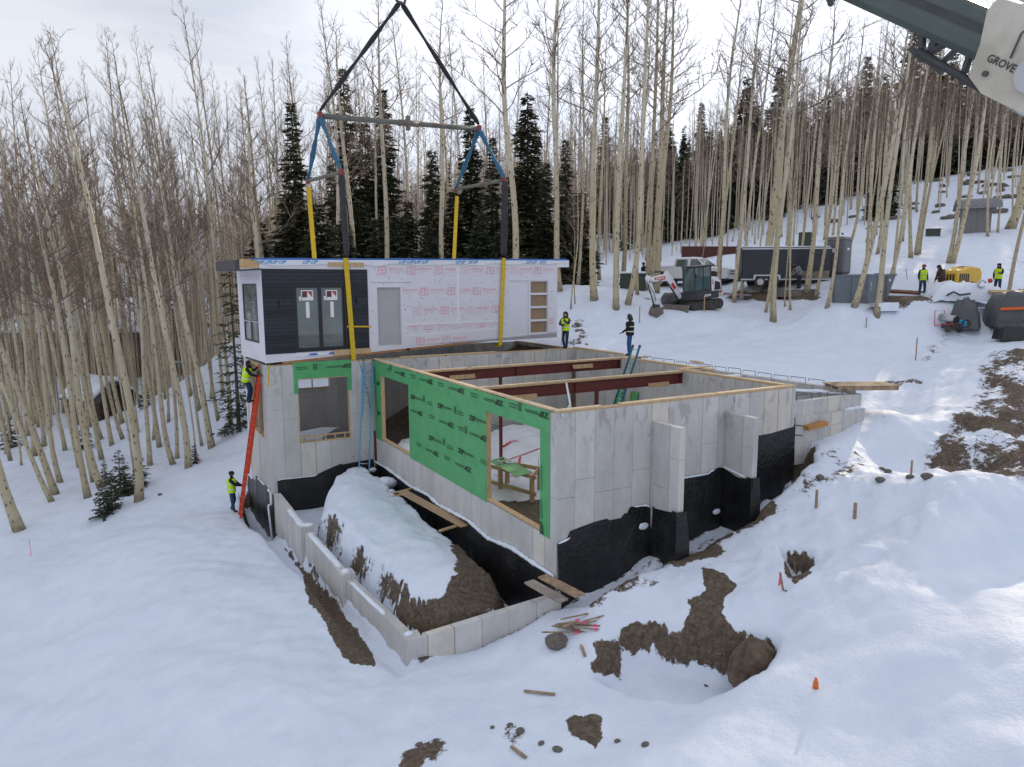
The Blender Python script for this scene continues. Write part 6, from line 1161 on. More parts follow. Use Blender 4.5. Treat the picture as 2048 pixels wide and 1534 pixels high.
for s, y in ((1, by+.112), (-1, by-.112)):
    E('decal', MB().prism([(2.15, 1.96), (2.95, 1.98), (2.98, 2.12), (2.2, 2.14)], (0, y+(.004 if s > 0 else 0), 0), (1, 0, 0), (0, 0, 1), .004), M_REDL, BOOM); E('decal', MB().prism([(1.32, 1.42), (1.52, 1.3), (1.74, 1.62), (1.62, 1.74)], (0, y+(.004 if s > 0 else 0), 0), (1, 0, 0), (0, 0, 1), .004), M_REDL, BOOM)
tx = MB(); put_text(tx, 'BOBCAT', (2.56, by+.122, 2.05), (-1, 0, -.02), (0, 0, 1), height=.1, width=.6, off=.03); put_text(tx, 'E50', (-.05, .912, .86), (-1, 0, 0), (0, 0, 1), height=.13, width=.5, off=.03); E('lettering', tx, M_WDEC, BOOM)
E('boom_cylinder', MB().tube([(1.15, by, .78), (1.55, by, 1.32)], .06, 10).tube([(1.5, by, 1.25), (2.0, by, 1.82)], .035, 8), M_CHAR, BOOM, smooth=True)
stk = MB(); stk.prism([(3.22, 2.2), (3.42, 2.3), (3.52, 2.12), (3.3, 1.5), (2.86, .42), (2.72, .44), (2.92, 1.2), (3.2, 1.95)], (0, by+.09, 0), (1, 0, 0), (0, 0, 1), .18); STK = E('stick', stk, M_WHITEM, bevel=.02)
E('stick_cylinder', MB().tube([(2.15, by, 2.42), (2.85, by, 2.42)], .055, 10).tube([(2.8, by, 2.42), (3.34, by, 2.3)], .03, 8), M_DGREY, smooth=True); E('bucket_cylinder', MB().tube([(3.42, by, 2.0), (3.22, by, 1.3)], .06, 10).tube([(3.24, by, 1.4), (3.02, by, .58)], .035, 8), M_CHAR, smooth=True)
E('hose', MB().tube([(3.3, by+.1, 2.05), (3.45, by+.14, 1.75), (3.1, by+.16, 1.3), (2.95, by+.12, .8)], .02, 6).tube([(2.4, by+.13, 1.96), (3.0, by+.2, 1.8), (3.3, by+.14, 1.95)], .02, 6), M_BLACK, smooth=True)
bu_ = MB(); pr_ = [(2.62, .42), (2.98, .5), (3.16, .2), (3.12, -.1), (2.95, -.3), (2.66, -.36), (2.5, -.3), (2.6, -.18), (2.56, .1)]
bu_.prism(pr_, (0, by+.3, 0), (1, 0, 0), (0, 0, 1), .6)
for k_ in range(4): bu_.hexa([(2.52, by-.28+k_*.165, -.36), (2.58, by-.28+k_*.165, -.36), (2.58, by-.22+k_*.165, -.36), (2.52, by-.22+k_*.165, -.36), (2.36, by-.265+k_*.165, -.30), (2.40, by-.265+k_*.165, -.28), (2.40, by-.235+k_*.165, -.28), (2.36, by-.235+k_*.165, -.30)])
E('bucket', bu_, M_BLADE); E('coupler', MB().prism([(2.68, .38), (3.02, .4), (3.0, .62), (2.72, .6)], (0, by+.16, 0), (1, 0, 0), (0, 0, 1), .32), M_CHAR)
E('mirror', MB().box(.95, 1.0, .95, 1.05, 1.9, 2.15).tube([(.92, .86, 2.0), (.97, .98, 2.0)], .012, 5), M_BLACK, CBN)
# pickup truck
p = at_d(1384, 574, 49.5); p[2] = zg(p[0], p[1])-.04
TRK = thing('pickup_truck', 'white crew cab pickup truck with snow in its bed parked behind the excavator', 'pickup truck', p, frame(None, dirp(-36)))
def T_(name, mb, m_, par=TRK, **k): return mb.build(name, m_, par, **k)
bd_ = MB(); side_p = [(-2.95, .55), (2.75, .5), (2.9, .62), (2.9, 1.12), (2.75, 1.22), (1.55, 1.28), (-2.95, 1.28)]
bd_.prism(side_p, (0, 1.0, 0), (1, 0, 0), (0, 0, 1), 2.0); TB = T_('body', bd_, M_WHITEM, bevel=.05)
cbn = MB(); R0 = [(-1.1, .98), (1.5, .98), (1.5, -.98), (-1.1, -.98)]; R1 = [(-.95, .80), (.62, .80), (.62, -.80), (-.95, -.80)]
cbn.loft([[(x, y, 1.27) for x, y in reversed(R0)], [(x, y, 1.93) for x, y in reversed(R1)]]); CABN = T_('cabin', cbn, M_WHITEM, bevel=.05)
wn_ = MB()
for s in (-1, 1):
    f = lambda x, t: (x, s*(.98-.18*t+.008), 1.27+.66*t)
    for xa, xb in ((-.92, .02), (.12, 1.02)):
        q = [f(xa+.05, .12), f(xb-.02 if xb < 1 else xb+.12, .12), f(xb-.06 if xb < 1 else xb-.36, .86), f(xa+.08, .86)]; wn_.add(q, [(0, 1, 2, 3) if s < 0 else (3, 2, 1, 0)])
wn_.add([(1.475, -.85, 1.33), (1.475, .85, 1.33), (.74, .72, 1.88), (.74, -.72, 1.88)], [(0, 1, 2, 3)]); T_('window', wn_, M_GLASSV, CABN)
T_('truck_bed', MB().box(-2.88, -1.2, -.86, .86, 1.285, 1.30), M_BLACK, TB); T_('snow_load', MB().loft([[(-2.85, -.85, 1.302), (-1.2, -.85, 1.302), (-1.2, .85, 1.302), (-2.85, .85, 1.302)], [(-2.7, -.75, 1.46), (-1.3, -.75, 1.5), (-1.3, .75, 1.48), (-2.7, .75, 1.44)]]), M_SNOW, TB, bevel=.05); T_('roof_snow', MB().loft([[(-.9, -.74, 1.935), (.55, -.74, 1.935), (.55, .74, 1.935), (-.9, .74, 1.935)], [(-.75, -.6, 2.0), (.4, -.6, 2.0), (.4, .6, 2.0), (-.75, .6, 2.0)]]), M_SNOW, CABN); T_('bonnet_snow', MB().loft([[(1.6, -.8, 1.275), (2.7, -.8, 1.225), (2.7, .8, 1.225), (1.6, .8, 1.275)], [(1.7, -.7, 1.33), (2.6, -.7, 1.28), (2.6, .7, 1.28), (1.7, .7, 1.33)]]), M_SNOW, TB)
gr = MB(); gr.box(2.895, 2.92, -.72, .72, .72, 1.12); GRL = T_('grille', gr, M_BLACK, TB); T_('grille_bar', MB().box(2.921, 2.935, -.74, .74, .9, .95).box(2.921, 2.935, -.74, .74, 1.06, 1.1).box(2.921, 2.935, -.74, .74, .74, .78), M_GALV, GRL)
for s in (-1, 1):
    T_('headlight', MB().box(2.9, 2.925, s*.85-.11, s*.85+.11, .82, 1.1), mat('lamp glass', (.5, .52, .55), .15, .05, 4, 0), TB); T_('tail_light', MB().box(-2.975, -2.955, s*.9-.07, s*.9+.07, .8, 1.2), M_REDL, TB); T_('mirror', MB().box(1.05, 1.2, s*1.06-.1, s*1.06+.1, 1.32, 1.5), M_WHITEM, CABN, bevel=.02)
T_('bumper', MB().box(2.9, 3.02, -.95, .95, .48, .66), M_GALV, TB, bevel=.02); T_('number_plate', MB().box(3.022, 3.03, -.16, .16, .5, .62), M_WDEC, TB)
for x in (-1.95, 1.85):
    for s in (-1, 1):
        T_('wheel_arch', MB().tube([(x, s*1.003, .52), (x, s*1.012, .52)], .5, 20), M_BLACK, TB); w_ = T_('tyre', MB().tube([(x, s*.78, .40), (x, s*1.03, .40)], .40, 20), M_TRACK); T_('rim', MB().tube([(x, s*1.02, .40), (x, s*1.045, .40)], .23, 14), M_GALV, w_)
T_('chassis', MB().box(-2.7, 2.6, -.8, .8, .35, .54), M_BLACK)
# enclosed trailer
p = at_d(1560, 579, 44.5); p[2] = zg(p[0], p[1])-.02
TRL = thing('cargo_trailer', 'dark navy enclosed cargo trailer with twin wheels and a snowy roof', 'trailer', p, frame(None, dirp(-6)))
def L_(name, mb, m_, par=TRL, **k): return mb.build(name, m_, par, **k)
M_NAVYP = mat('dark navy panel', (.016, .021, .032), .35, .1, 1.5, .02, dirt=(.05, .047, .045), dirt_amt=.4)
TBD = L_('body', MB().box(-2.62, 2.62, -1.05, 1.05, .45, 2.45), M_NAVYP, bevel=.06); L_('trim', MB().box(-2.64, 2.64, -1.068, -1.052, 2.32, 2.40).box(-2.64, 2.64, -1.066, -1.052, .45, .53), M_GALV, TBD); L_('door_edge', MB().box(.62, .66, -1.058, -1.051, .6, 2.3).box(1.3, 1.34, -1.058, -1.051, .6, 2.3), M_BLACK, TBD); L_('mud_splash', MB().prism([(.66, .54), (2.6, .54), (2.6, 1.0), (1.6, .96), (.66, 1.02)], (0, -1.0525, 0), (1, 0, 0), (0, 0, 1), .006), mat('dried mud', (.20, .165, .125), .9, .25, 3, .1), TBD)
rs = MB(); rings = []
for i in range(15): x = -2.6+i*.37; h_ = .05+.06*abs(vnoise(i*.6, 3)); rings.append([(x, -1.03, 2.452), (x, -.9, 2.452+h_), (x, .9, 2.452+h_), (x, 1.03, 2.452)])
L_('roof_snow', rs.loft([list(reversed(r)) for r in rings]), M_SNOW, TBD, smooth=True)
L_('fender', MB().prism([(-1.95, .5), (-1.9, .78), (-.35, .78), (-.3, .5), (-.42, .5), (-.46, .70), (-1.8, .70), (-1.84, .5)], (0, -1.055, 0), (1, 0, 0), (0, 0, 1), .16), M_GALV, TBD)
for x in (-1.5, -.75):
    for s in (-1, 1): w_ = L_('tyre', MB().tube([(x, s*.95, .34), (x, s*1.12, .34)], .34, 18), M_TRACK); L_('rim', MB().tube([(x, s*1.11, .34), (x, s*1.135, .34)], .2, 12), mat('silver rim', (.5, .5, .5), .4, .1, 5, 0, metal=.4), w_)
L_('chassis', MB().box(-2.5, 2.5, -.9, .9, .36, .45).box(2.5, 3.5, -.06, .06, .4, .5), M_BLACK)
# portable toilet
p = at_d(1673, 557, 44); p[2] = zg(p[0], p[1])
PT = thing('portable_toilet', 'grey portable toilet with a snow covered roof beside the trailer', 'portable toilet', p, frame(None, dirp(-48)))
M_TOI = mat('grey plastic', (.13, .135, .145), .5, .08, 3, .03)
bx = PT; sh_ = MB().box(-.58, .58, -.58, .58, .12, 2.12); sb = sh_.build('cabin', M_TOI, PT, bevel=.03); MB().box(-.62, .62, -.62, .62, 0, .12).build('base', M_CHAR, PT)
for i in range(4): MB().box(-.5+i*.27, -.42+i*.27, -.595, -.582, .2, 2.05).build('rib', M_TOI, sb)
MB().box(.582, .6, -.42, .42, .16, 2.0).build('door', M_TOI, sb); MB().box(.602, .606, -.1, .2, 1.5, 1.62).build('sticker', M_WDEC, sb); MB().box(-.1, .2, -.606, -.6, 1.35, 1.6).build('sticker', M_WDEC, sb)
MB().loft([[(-.63, -.63, 2.12), (.63, -.63, 2.12), (.63, .63, 2.12), (-.63, .63, 2.12)], [(-.5, -.5, 2.3), (.5, -.5, 2.3), (.5, .5, 2.3), (-.5, .5, 2.3)]]).build('roof', M_TOI, PT); MB().loft([[(-.6, -.6, 2.15), (.6, -.6, 2.15), (.6, .6, 2.15), (-.6, .6, 2.15)], [(-.42, -.42, 2.4), (.42, -.42, 2.4), (.42, .42, 2.4), (-.42, .42, 2.4)]]).build('roof_snow', M_SNOW, PT, bevel=.04); MB().tube([(.2, .0, 2.3), (.2, 0, 2.55)], .06, 8).build('vent_pipe', M_CHAR, PT)
# dumpster
p = at_d(1699, 606, 38.0); p[2] = zg(p[0], p[1])-.03
DU = thing('dumpster', 'open blue grey steel dumpster with a sloping end standing on the snow', 'dumpster', p, frame(None, dirp(38)))
M_DUMP = mat('worn blue grey steel', (.155, .185, .22), .6, .15, 2.5, .06, dirt=(.13, .11, .095), dirt_amt=.6)
du = MB(); W2 = .95; inn = .05
out = [[(0, -W2, 0), (2.1, -W2, 0), (2.1, W2, 0), (0, W2, 0)], [(0, -W2, 1.5), (3.1, -W2, 1.55), (3.1, W2, 1.55), (0, W2, 1.5)]]
inr = [[(inn, -W2+inn, 1.5), (3.02, -W2+inn, 1.55), (3.02, W2-inn, 1.55), (inn, W2-inn, 1.5)], [(inn, -W2+inn, .1), (2.06, -W2+inn, .1), (2.06, W2-inn, .1), (inn, W2-inn, .1)]]
du.loft([out[0], out[1], inr[0], inr[1]]); DB = du.build('bin', M_DUMP, DU)
rim = MB()
for a, b in (((0, -W2, 1.5), (3.1, -W2, 1.55)), ((0, W2, 1.5), (3.1, W2, 1.55)), ((0, -W2, 1.5), (0, W2, 1.5)), ((3.1, -W2, 1.55), (3.1, W2, 1.55))): rim.bar(a, b, .1, .1)
rim.build('rim', M_DUMP, DB)
for q0, q1 in (((-.025, -W2, 0), (-.025, -W2, 1.45)), ((-.025, W2, 0), (-.025, W2, 1.45)), ((-.025, 0, 0), (-.025, 0, 1.45)), ((1.0, -W2-.03, 0), (1.0, -W2-.03, 1.45)), ((2.0, -W2-.03, 0), (2.0, -W2-.03, 1.45))): MB().bar(q0, q1, .07, .05).build('stiffener', M_DUMP, DB)
tx = MB(); put_text(tx, '110', (.28, -W2-.004, .95), (0, 0, 1), (-1, 0, 0), height=.12, width=.36, off=.02); tx.build('lettering', M_WDEC, DB); MB().box(2.3, 2.5, -W2-.012, -W2-.002, 1.18, 1.32).build('sticker', M_WDEC, DB)
MB().ell((.9, .1, 1.15), (.8, .6, .32), 12, 8).build('rubbish', M_DGREY, DU, smooth=True); MB().tube([(1.9, -.5, 1.3), (1.9, -.5, 1.62)], .16, 10).build('blue_pail', M_BLUEJ, DU)
# yellow compressor
p = at_d(1915, 592, 40.2); p[2] = zg(p[0], p[1])
CO = thing('air_compressor', 'yellow towable air compressor with louvred end half buried by the snowy pile', 'compressor', p, frame(None, dirp(20)))
M_YELM = mat('yellow machine paint', (.66, .42, .05), .45, .08, 3, .03)
cv = MB(); cv.prism([(-.95, .42), (1.0, .42), (1.0, 1.15), (.8, 1.38), (.1, 1.45), (-.3, 1.3), (-.85, 1.25), (-.95, 1.1)], (0, .6, 0), (1, 0, 0), (0, 0, 1), 1.2); cv_o = cv.build('canopy', M_YELM, CO, bevel=.06)
lv = MB()
for i in range(5): lv.box(-.75+i*.16, -.65+i*.16, -.615, -.602, .6, 1.05)
for i in range(5): lv.box(-.965, -.952, -.45+i*.18, -.35+i*.18, .6, 1.02)
lv.build('louvre', M_BLACK, cv_o); MB().box(-1.0, 1.05, -.55, .55, .3, .42).build('chassis', M_BLACK, CO)
for s in (-1, 1): MB().tube([(.1, s*.62, .3), (.1, s*.8, .3)], .3, 16).build('tyre', M_TRACK, CO)
MB().box(.0, .6, -.2, .2, 1.46, 1.5).build('canopy_snow', M_SNOW, CO, bevel=.02)
# car by the far house
p = at_d(366, 693, 88); p[2] = zg(p[0], p[1])
CA = thing('parked_car', 'dark car parked beyond the right end of the grey house', 'car', p, frame(None, dirp(20))); cbd = MB().prism([(-2.2, .35), (2.2, .35), (2.25, .8), (1.2, .95), (.5, 1.5), (-1.3, 1.55), (-2.1, 1.0)], (0, .88, 0), (1, 0, 0), (0, 0, 1), 1.76).build('body', mat('dark blue car paint', (.015, .02, .032), .3, .1, 3, 0), CA, bevel=.06)
for x in (-1.35, 1.35):
    for s in (-1, 1): MB().tube([(x, s*.7, .34), (x, s*.9, .34)], .34, 14).build('tyre', M_TRACK, CA)
MB().prism([(-1.2, 1.02), (.95, 1.0), (.45, 1.42), (-1.15, 1.46)], (0, .885, 0), (1, 0, 0), (0, 0, 1), 1.77).build('window', M_GLASSV, cbd); MB().box(-1.2, .4, -.7, .7, 1.56, 1.7).build('roof_snow', M_SNOW, CA, bevel=.05)
# ---------------- buildings beyond the site ----------------
def loc_thing(name, label, cat, px, py, d, ang, z=None):
    p = at_d(px, py, d); p[2] = zg(p[0], p[1]) if z is None else z; return thing(name, label, cat, p, math.atan2(dirp(ang)[1], dirp(ang)[0]))
H = loc_thing('house', 'long low grey house with thick snow on its roof beyond the left trees', 'house', 170, 735, 90, 0)
M_GSID = mat('grey timber siding', (.16, .145, .13), .85, .15, 2, .25, st=(9, 9, .3)); M_SHIN = mat('brown shingles', (.15, .095, .065), .85, .35, 5, .4, st=(1, 1, 5)); M_LOG = mat('dark logs', (.085, .052, .033), .85, .35, 3, .3, st=(.5, 3, 3)); M_LOGB = mat('dark gable boards', (.035, .032, .035), .85, .2, 4, .2, st=(4, 4, .5))
hz = 3.14-(735-566)/FOC*90-H.location[2]; ez = 3.14-(662-566)/FOC*90-H.location[2]; rz = 3.14-(598-566)/FOC*96-H.location[2]
hw = MB(); hw.box(-13.5, 11.3, 0, 10.5, min(-1.5, hz-1), ez+.05); HWL = hw.build('wall', M_GSID, H)
MB().box(-13.5, 11.3, -.06, -.003, min(-1.5, hz-1), hz+1.0).build('plinth', M_SHIN, H)
for x in (-4.6, -2.0, 3.2): f_ = MB().box(x-.5, x+.5, -.05, -.004, hz+2.2, hz+3.9).build('window', M_GLASS, HWL); MB().box(x-.6, x+.6, -.07, -.052, hz+2.1, hz+2.2).build('sill', M_GSID, f_)
MB().hexa([(-13.9, -.9, ez), (11.9, -.9, ez), (10.4, 5.6, rz-.05), (-13.9, 5.6, rz-.05), (-13.9, -.9, ez+.12), (11.9, -.9, ez+.12), (10.4, 5.6, rz+.05), (-13.9, 5.6, rz+.05)]).hexa([(-13.9, 5.601, rz-.05), (10.4, 5.601, rz-.05), (11.9, 11.4, ez), (-13.9, 11.4, ez), (-13.9, 5.601, rz+.05), (10.4, 5.601, rz+.05), (11.9, 11.4, ez+.12), (-13.9, 11.4, ez+.12)]).build('roof', M_SHIN, H)
rings = []
for i in range(25): x = -10.2+i*.905; rings.append([(x, -.98+.15*vnoise(i*.5, 3), ez+.13), (x, -.85, ez+.45+.1*vnoise(i*.7, 5)), (x, 5.3, rz+.5+.1*vnoise(i*.4, 8)), (x, 6.0, rz+.4), (x, 6.2, rz+.04)])
MB().loft([list(reversed(r)) for r in rings]).build('roof_snow', M_SNOW, H, smooth=True)
MB().box(-8.2, -4.5, 5.2, 6.2, rz-.5, rz+1.1).build('roof_vent', mat('green box', (.07, .10, .085), .6, .1, 3, .05), H)
MB().hexa([(11.3, 0, ez), (11.3, 10.5, ez), (11.29, 10.5, ez), (11.29, 0, ez), (11.3, 5.5, rz-.1), (11.3, 5.6, rz-.1), (11.29, 5.6, rz-.1), (11.29, 5.5, rz-.1)]).build('gable', M_GSID, H)
K = loc_thing('log_cabin', 'small dark log cabin with a snow covered gabled roof among the left aspens', 'cabin', 205, 828, 63, -28)
MB().box(-2.3, 2.2, -1.6, 1.6, -1.2, 2.05).build('wall', M_LOG, K); lg = MB()
for i in range(9):
    z = .12+i*.23
    for y in (-1.62, 1.62): lg.tube([(-2.45, y, z), (2.35, y, z)], .115, 8)
lg.build('log_course', M_LOG, K, smooth=True); lg = MB()
for i in range(9):
    for x in (-2.3, 2.2): lg.tube([(x, -1.75, .23+i*.23), (x, 1.75, .23+i*.23)], .115, 8)
lg.build('log_course', M_LOG, K, smooth=True)
MB().prism([(-1.6, 2.05), (1.6, 2.05), (0, 3.35)], (2.34, 0, 0), (0, 1, 0), (0, 0, 1), .05).build('gable', M_LOGB, K); MB().box(2.3, 2.36, -.35, .4, -.2, 1.4).build('door', M_LOGB, K)
for s in (-1, 1): MB().hexa([(-2.9, s*2.0, 1.75), (2.9, s*2.0, 1.75), (2.9, 0, 3.35), (-2.9, 0, 3.35), (-2.9, s*2.0, 1.87), (2.9, s*2.0, 1.87), (2.9, 0, 3.47), (-2.9, 0, 3.47)]).build('roof', M_LOGB, K); rg_ = [[(x, s*2.05, 1.88), (x, s*1.95, 2.2+.1*vnoise(i, 4)), (x, 0, 3.85+.06*vnoise(i, 9)), (x, 0, 3.475)] for i, x in enumerate(np.linspace(-2.85, 1.9 if s < 0 else 2.6, 9))]; MB().loft([list(reversed(r)) if s < 0 else r for r in rg_]).build('roof_snow', M_SNOW, K, smooth=True)
S_ = loc_thing('garden_shed', 'small grey shed with a curved shingle roof on the snowy hill at right', 'shed', 1948, 464, 57, -24)
M_SHED = mat('grey shed boards', (.185, .175, .185), .8, .1, 3, .1, st=(5, 5, .4)); M_SHDK = mat('dark shed side', (.055, .05, .052), .8, .2, 3, .1, st=(5, 5, .4)); M_ROOFG = mat('grey roof felt', (.20, .20, .22), .85, .25, 7, .2)
MB().box(-.95, .95, -.85, .85, -.5, 1.95).build('wall', M_SHED, S_); MB().box(.952, .97, -.84, .84, -.5, 2.3).build('side_wall', M_SHDK, S_)
for a, b in ((-.78, -.02), (.0, .76)): d_ = MB().box(a, b, -.872, -.853, -.35, 1.75).build('door', M_SHED, S_)
MB().box(-.72, -.66, -.89, -.874, .95, 1.05).build('latch', M_BLACK, S_)
rg_ = [[(x, -1.25, 1.75), (x, -1.1, 2.05), (x, -.6, 2.45), (x, 0, 2.62), (x, .6, 2.45), (x, 1.1, 2.05), (x, 1.25, 1.75), (x, 1.1, 1.85), (x, 0, 2.42), (x, -1.1, 1.85)] for x in (-1.45, 1.6)]; MB().loft([list(reversed(r)) for r in rg_]).build('roof', M_ROOFG, S_)
W_ = loc_thing('timber_wall', 'low dark red timber wall with snow heaped behind it beyond the pickup', 'wall', 1475, 500, 64, 6)
MB().box(-5.2, 4.4, -.15, .15, -.8, .62).build('panel', mat('dark red timber', (.085, .028, .022), .8, .2, 2, .15, st=(1, 1, 8)), W_)
for i in range(3): MB().box(4.4+i*.35, 4.72+i*.35, -.2, .2, -.8, .75-.2*i).build('step_block', mat('brown timber', (.09, .055, .04), .8, .2, 2, .15), W_)
M_GBOX = mat('dark green box', (.035, .05, .035), .6, .12, 3, .05)
for px, py, d, sz, lb in ((1265, 580, 45.5, (1.6, .8, .95), 'dark green utility box with snow on top behind the black banded aspen'), (1612, 498, 58, (1.1, .8, 1.2), 'olive green utility cabinet on the snow above the trailer roof'), (1866, 466, 56, (.9, .6, .5), 'small grey green cover beside the rocks left of the shed')):
    t = loc_thing('utility_box', lb, 'utility box', px, py, d, -8); a, b, c = sz; bb = MB().box(-a/2, a/2, -b/2, b/2, -.3, c).build('housing', M_GBOX, t, bevel=.03); MB().box(-a/2-.03, a/2+.03, -b/2-.03, b/2+.03, c+.002, c+.06).build('lid', M_GBOX, t, bevel=.01)
    if px < 1300: MB().box(-a/2, a/2, -b/2, b/2, c+.062, c+.2).build('snow_cap', M_SNOW, t, bevel=.06)
# rock steps on the hillside
GRK = 'stones of the rock steps on the hill'; M_ROCK = mat('grey brown stone', (.13, .115, .10), .85, .3, 3, .3)
def rock_mesh(seed, m_=None):
    rg = np.random.default_rng(seed); mb = MB(); mb.ell((0, 0, 0), (1, 1, 1), 11, 7); V = []
    for v in mb.v: v = np.array(v); k = 1+.28*vnoise(v[0]*1.5+seed, v[1]*1.5+v[2]*1.7, seed)+.16*vnoise(v[0]*4, v[1]*4+v[2]*4, seed+3); V.append(tuple(v*k))
    mb.v = V; me = bpy.data.meshes.new('stone'); me.from_pydata(V, [], mb.f); me.materials.append(m_ or M_ROCK); return me
ROCKS = [rock_mesh(i) for i in range(6)]
def rock(px, py, r_, label, group=None, name='stone', d=None, me=None, sink=.35, rz=None):
    p = ground(px, py) if d is None else at_d(px, py, d); o = bpy.data.objects.new(name, me or random.choice(ROCKS)); COL.objects.link(o); o.location = (p[0], p[1], p[2]+r_[2]*(1-2*sink)); o.scale = r_; o.rotation_euler = (random.uniform(-.2, .2), random.uniform(-.2, .2), random.uniform(0, 6.28) if rz is None else rz); return tag(o, label, 'stone' if name == 'stone' else name.replace('_', ' '), group)
random.seed(21)
for i in range(64):
    row = i % 9; px = random.uniform(1590, 2046); py = 345+row*13+random.uniform(-3, 3)-(px-1800)*.13+(20 if px < 1700 else 0)
    if py > 468 or py < 318: continue
    rock(px, py, (random.uniform(.3, .95), random.uniform(.22, .4), random.uniform(.14, .3)), 'flat dark stone half under snow in the rock steps on the hill', GRK, sink=.3, rz=YAW*-1+random.gauss(0, .25))
for px, py, s, lb in ((1640, 957, .2, None), (1776, 944, .16, 'dark stone right of the two on the path below the wing wall'), (1764, 940, .14, None), (1760, 962, .2, 'brownish stone on the snow left of the pink string stake'), (1820, 956, .16, 'stone at the foot of the pink string stake'), (320, 990, .16, 'lone grey stone on the brow of the left snow bank'), (1855, 955, .22, 'stone at the lower tip of the dirt bank'), (1105, 1378, .0, None)):
    if s: rock(px, py, (s*.75, s*.6, s*.45), lb or 'small dark stone on the trodden snow below the wing wall', None if lb else 'small stones on the snow')
for px, py, s, lb in ((1112, 1288, .27, 'grey clod of frozen soil left of the lath pile'), (1290, 1490, .10, 'reddish stone on the front snow right of the dirt patch'), (1235, 1483, .08, None), (1083, 1487, .09, None), (1115, 1500, .12, None), (1412, 1372, .06, None), (1572, 1182, .05, None), (838, 1490, .10, None), (985, 1455, .07, None), (1040, 1463, .14, 'dark soil clod at the bottom edge among the specks'), (1020, 1450, .08, None), (690, 1105, .0, None), (1420, 1325, .07, None), (1440, 1308, .08, None)):
    if s: rock(px, py, (s*.85, s*.65, s*.36) if s < .25 else (s*1.3, s, s*.7), lb or 'small dark pebble on the front snow', None if lb else 'pebbles on the front snow')
# big soil boulder beside the test hole
p = at_z(1512, 1345, -5.0); M_SOIL = mat('brown packed soil', (.105, .075, .052), .95, .4, 5, .5, dist=.04, dirt=(.19, .15, .11), dirt_amt=.7)
cl_ = MB(); rgs = []
for t, w, d_, z in ((0, .62, .52, -.35), (.2, .66, .56, .0), (.5, .60, .50, .32), (.8, .40, .34, .62), (1, .10, .09, .80)):
    rgs.append([(math.cos(f)*w*(1+.22*vnoise(math.cos(f)*1.6+t*2, math.sin(f)*1.6, 5))-.12*t, math.sin(f)*d_*(1+.2*vnoise(math.cos(f)*2, math.sin(f)*2+t*3, 6)), z+.06*vnoise(math.cos(f)*2, math.sin(f)*2+t, 8)) for f in np.linspace(0, 2*PI, 25)[:-1]])
o = cl_.loft(rgs).build('soil_boulder', M_SOIL, base=p); o.location = p; o.data.transform(Matrix.Translation(Vector([float(q) for q in p]))); o.rotation_euler = (0, 0, .4); tag(o, 'large brown boulder of frozen soil standing on the right of the test hole', 'soil boulder')
sb_ = o.modifiers.new('sub', 'SUBSURF'); sb_.levels = sb_.render_levels = 2; dsp_t = bpy.data.textures.new('clod', 'CLOUDS'); dsp_t.noise_scale = .18; dm = o.modifiers.new('rough', 'DISPLACE'); dm.texture = dsp_t; dm.strength = .10
# ---------------- ladders ----------------
def ladder(label, p0, p1, side, w, m_, rung, n, fly=None, tip=None):
    p0, p1, side = (np.asarray(q, float) for q in (p0, p1, side)); d = nrm(p1-p0); side = nrm(side-d*(side@d)); nn = np.cross(side, d); t = thing('ladder', label, 'ladder', p0); OFF[t.name] = p0.copy()
    for s in (-1, 1): MB().bar(p0+side*s*w/2, p1+side*s*w/2, .035, .085, up=nn).build('rail', m_, t, world=True)
    L = np.linalg.norm(p1-p0)
    for i in range(n): q = p0+d*L*(i+.7)/n; MB().tube([q-side*w/2, q+side*w/2], .016, 8).build('rung', rung, t, world=True, smooth=True)
    if fly:
        a, b = fly; o_ = nn*.075
        for s in (-1, 1): MB().bar(p0+d*a+o_+side*s*(w/2-.045), p0+d*b+o_+side*s*(w/2-.045), .035, .075, up=nn).build('fly_rail', m_, t, world=True)
        k = int((b-a)/.305)
        for i in range(k): q = p0+d*(a+(i+.5)*.305)+o_; MB().tube([q-side*(w/2-.05), q+side*(w/2-.05)], .015, 8).build('rung', rung, t, world=True, smooth=True)
    if tip is not None:
        for s in (-1, 1): MB().bar(p1+side*s*w/2-d*.02, p1+side*s*w/2+d*.1, .045, .095, up=nn).build('end_cap', tip, t, world=True)
    return t
M_ORL = mat('orange ladder fibreglass', (.62, .055, .014), .5, .08, 6, .04); M_ALU = mat('aluminium rungs', (.55, .56, .58), .35, .08, 9, .03, metal=.5); M_BLL = mat('light blue ladder', (.10, .32, .52), .45, .08, 6, .04); M_TEAL = mat('teal ladder', (.008, .15, .22), .5, .1, 6, .04)
ladder('tall orange extension ladder leaning on the left corner of the foundation', LADF, LADT, (0, 1, 0), .42, M_ORL, M_ALU, 19, (1.9, 5.6), M_DGREY)
q0 = at_v(728.5, 944, 12.95); q1 = at_v(737, 722, B-.07); q0[2] = zg(q0[0], q0[1])-.05; ladder('light blue extension ladder standing on the mound in the inner corner', q0, q1, (1, 0, 0), .42, M_BLL, M_ALU, 14, (2.1, 4.2), M_DGREY)
q0 = np.array([7.15, 8.0, -3.95]); q1 = np.array([A2-.30, 8.25, .55]); ladder('teal ladder leaning inside the foundation beside the man in the banded jacket', q0, q1, (0, 1, 0), .42, M_TEAL, M_ALU, 14, None, M_DGREY)
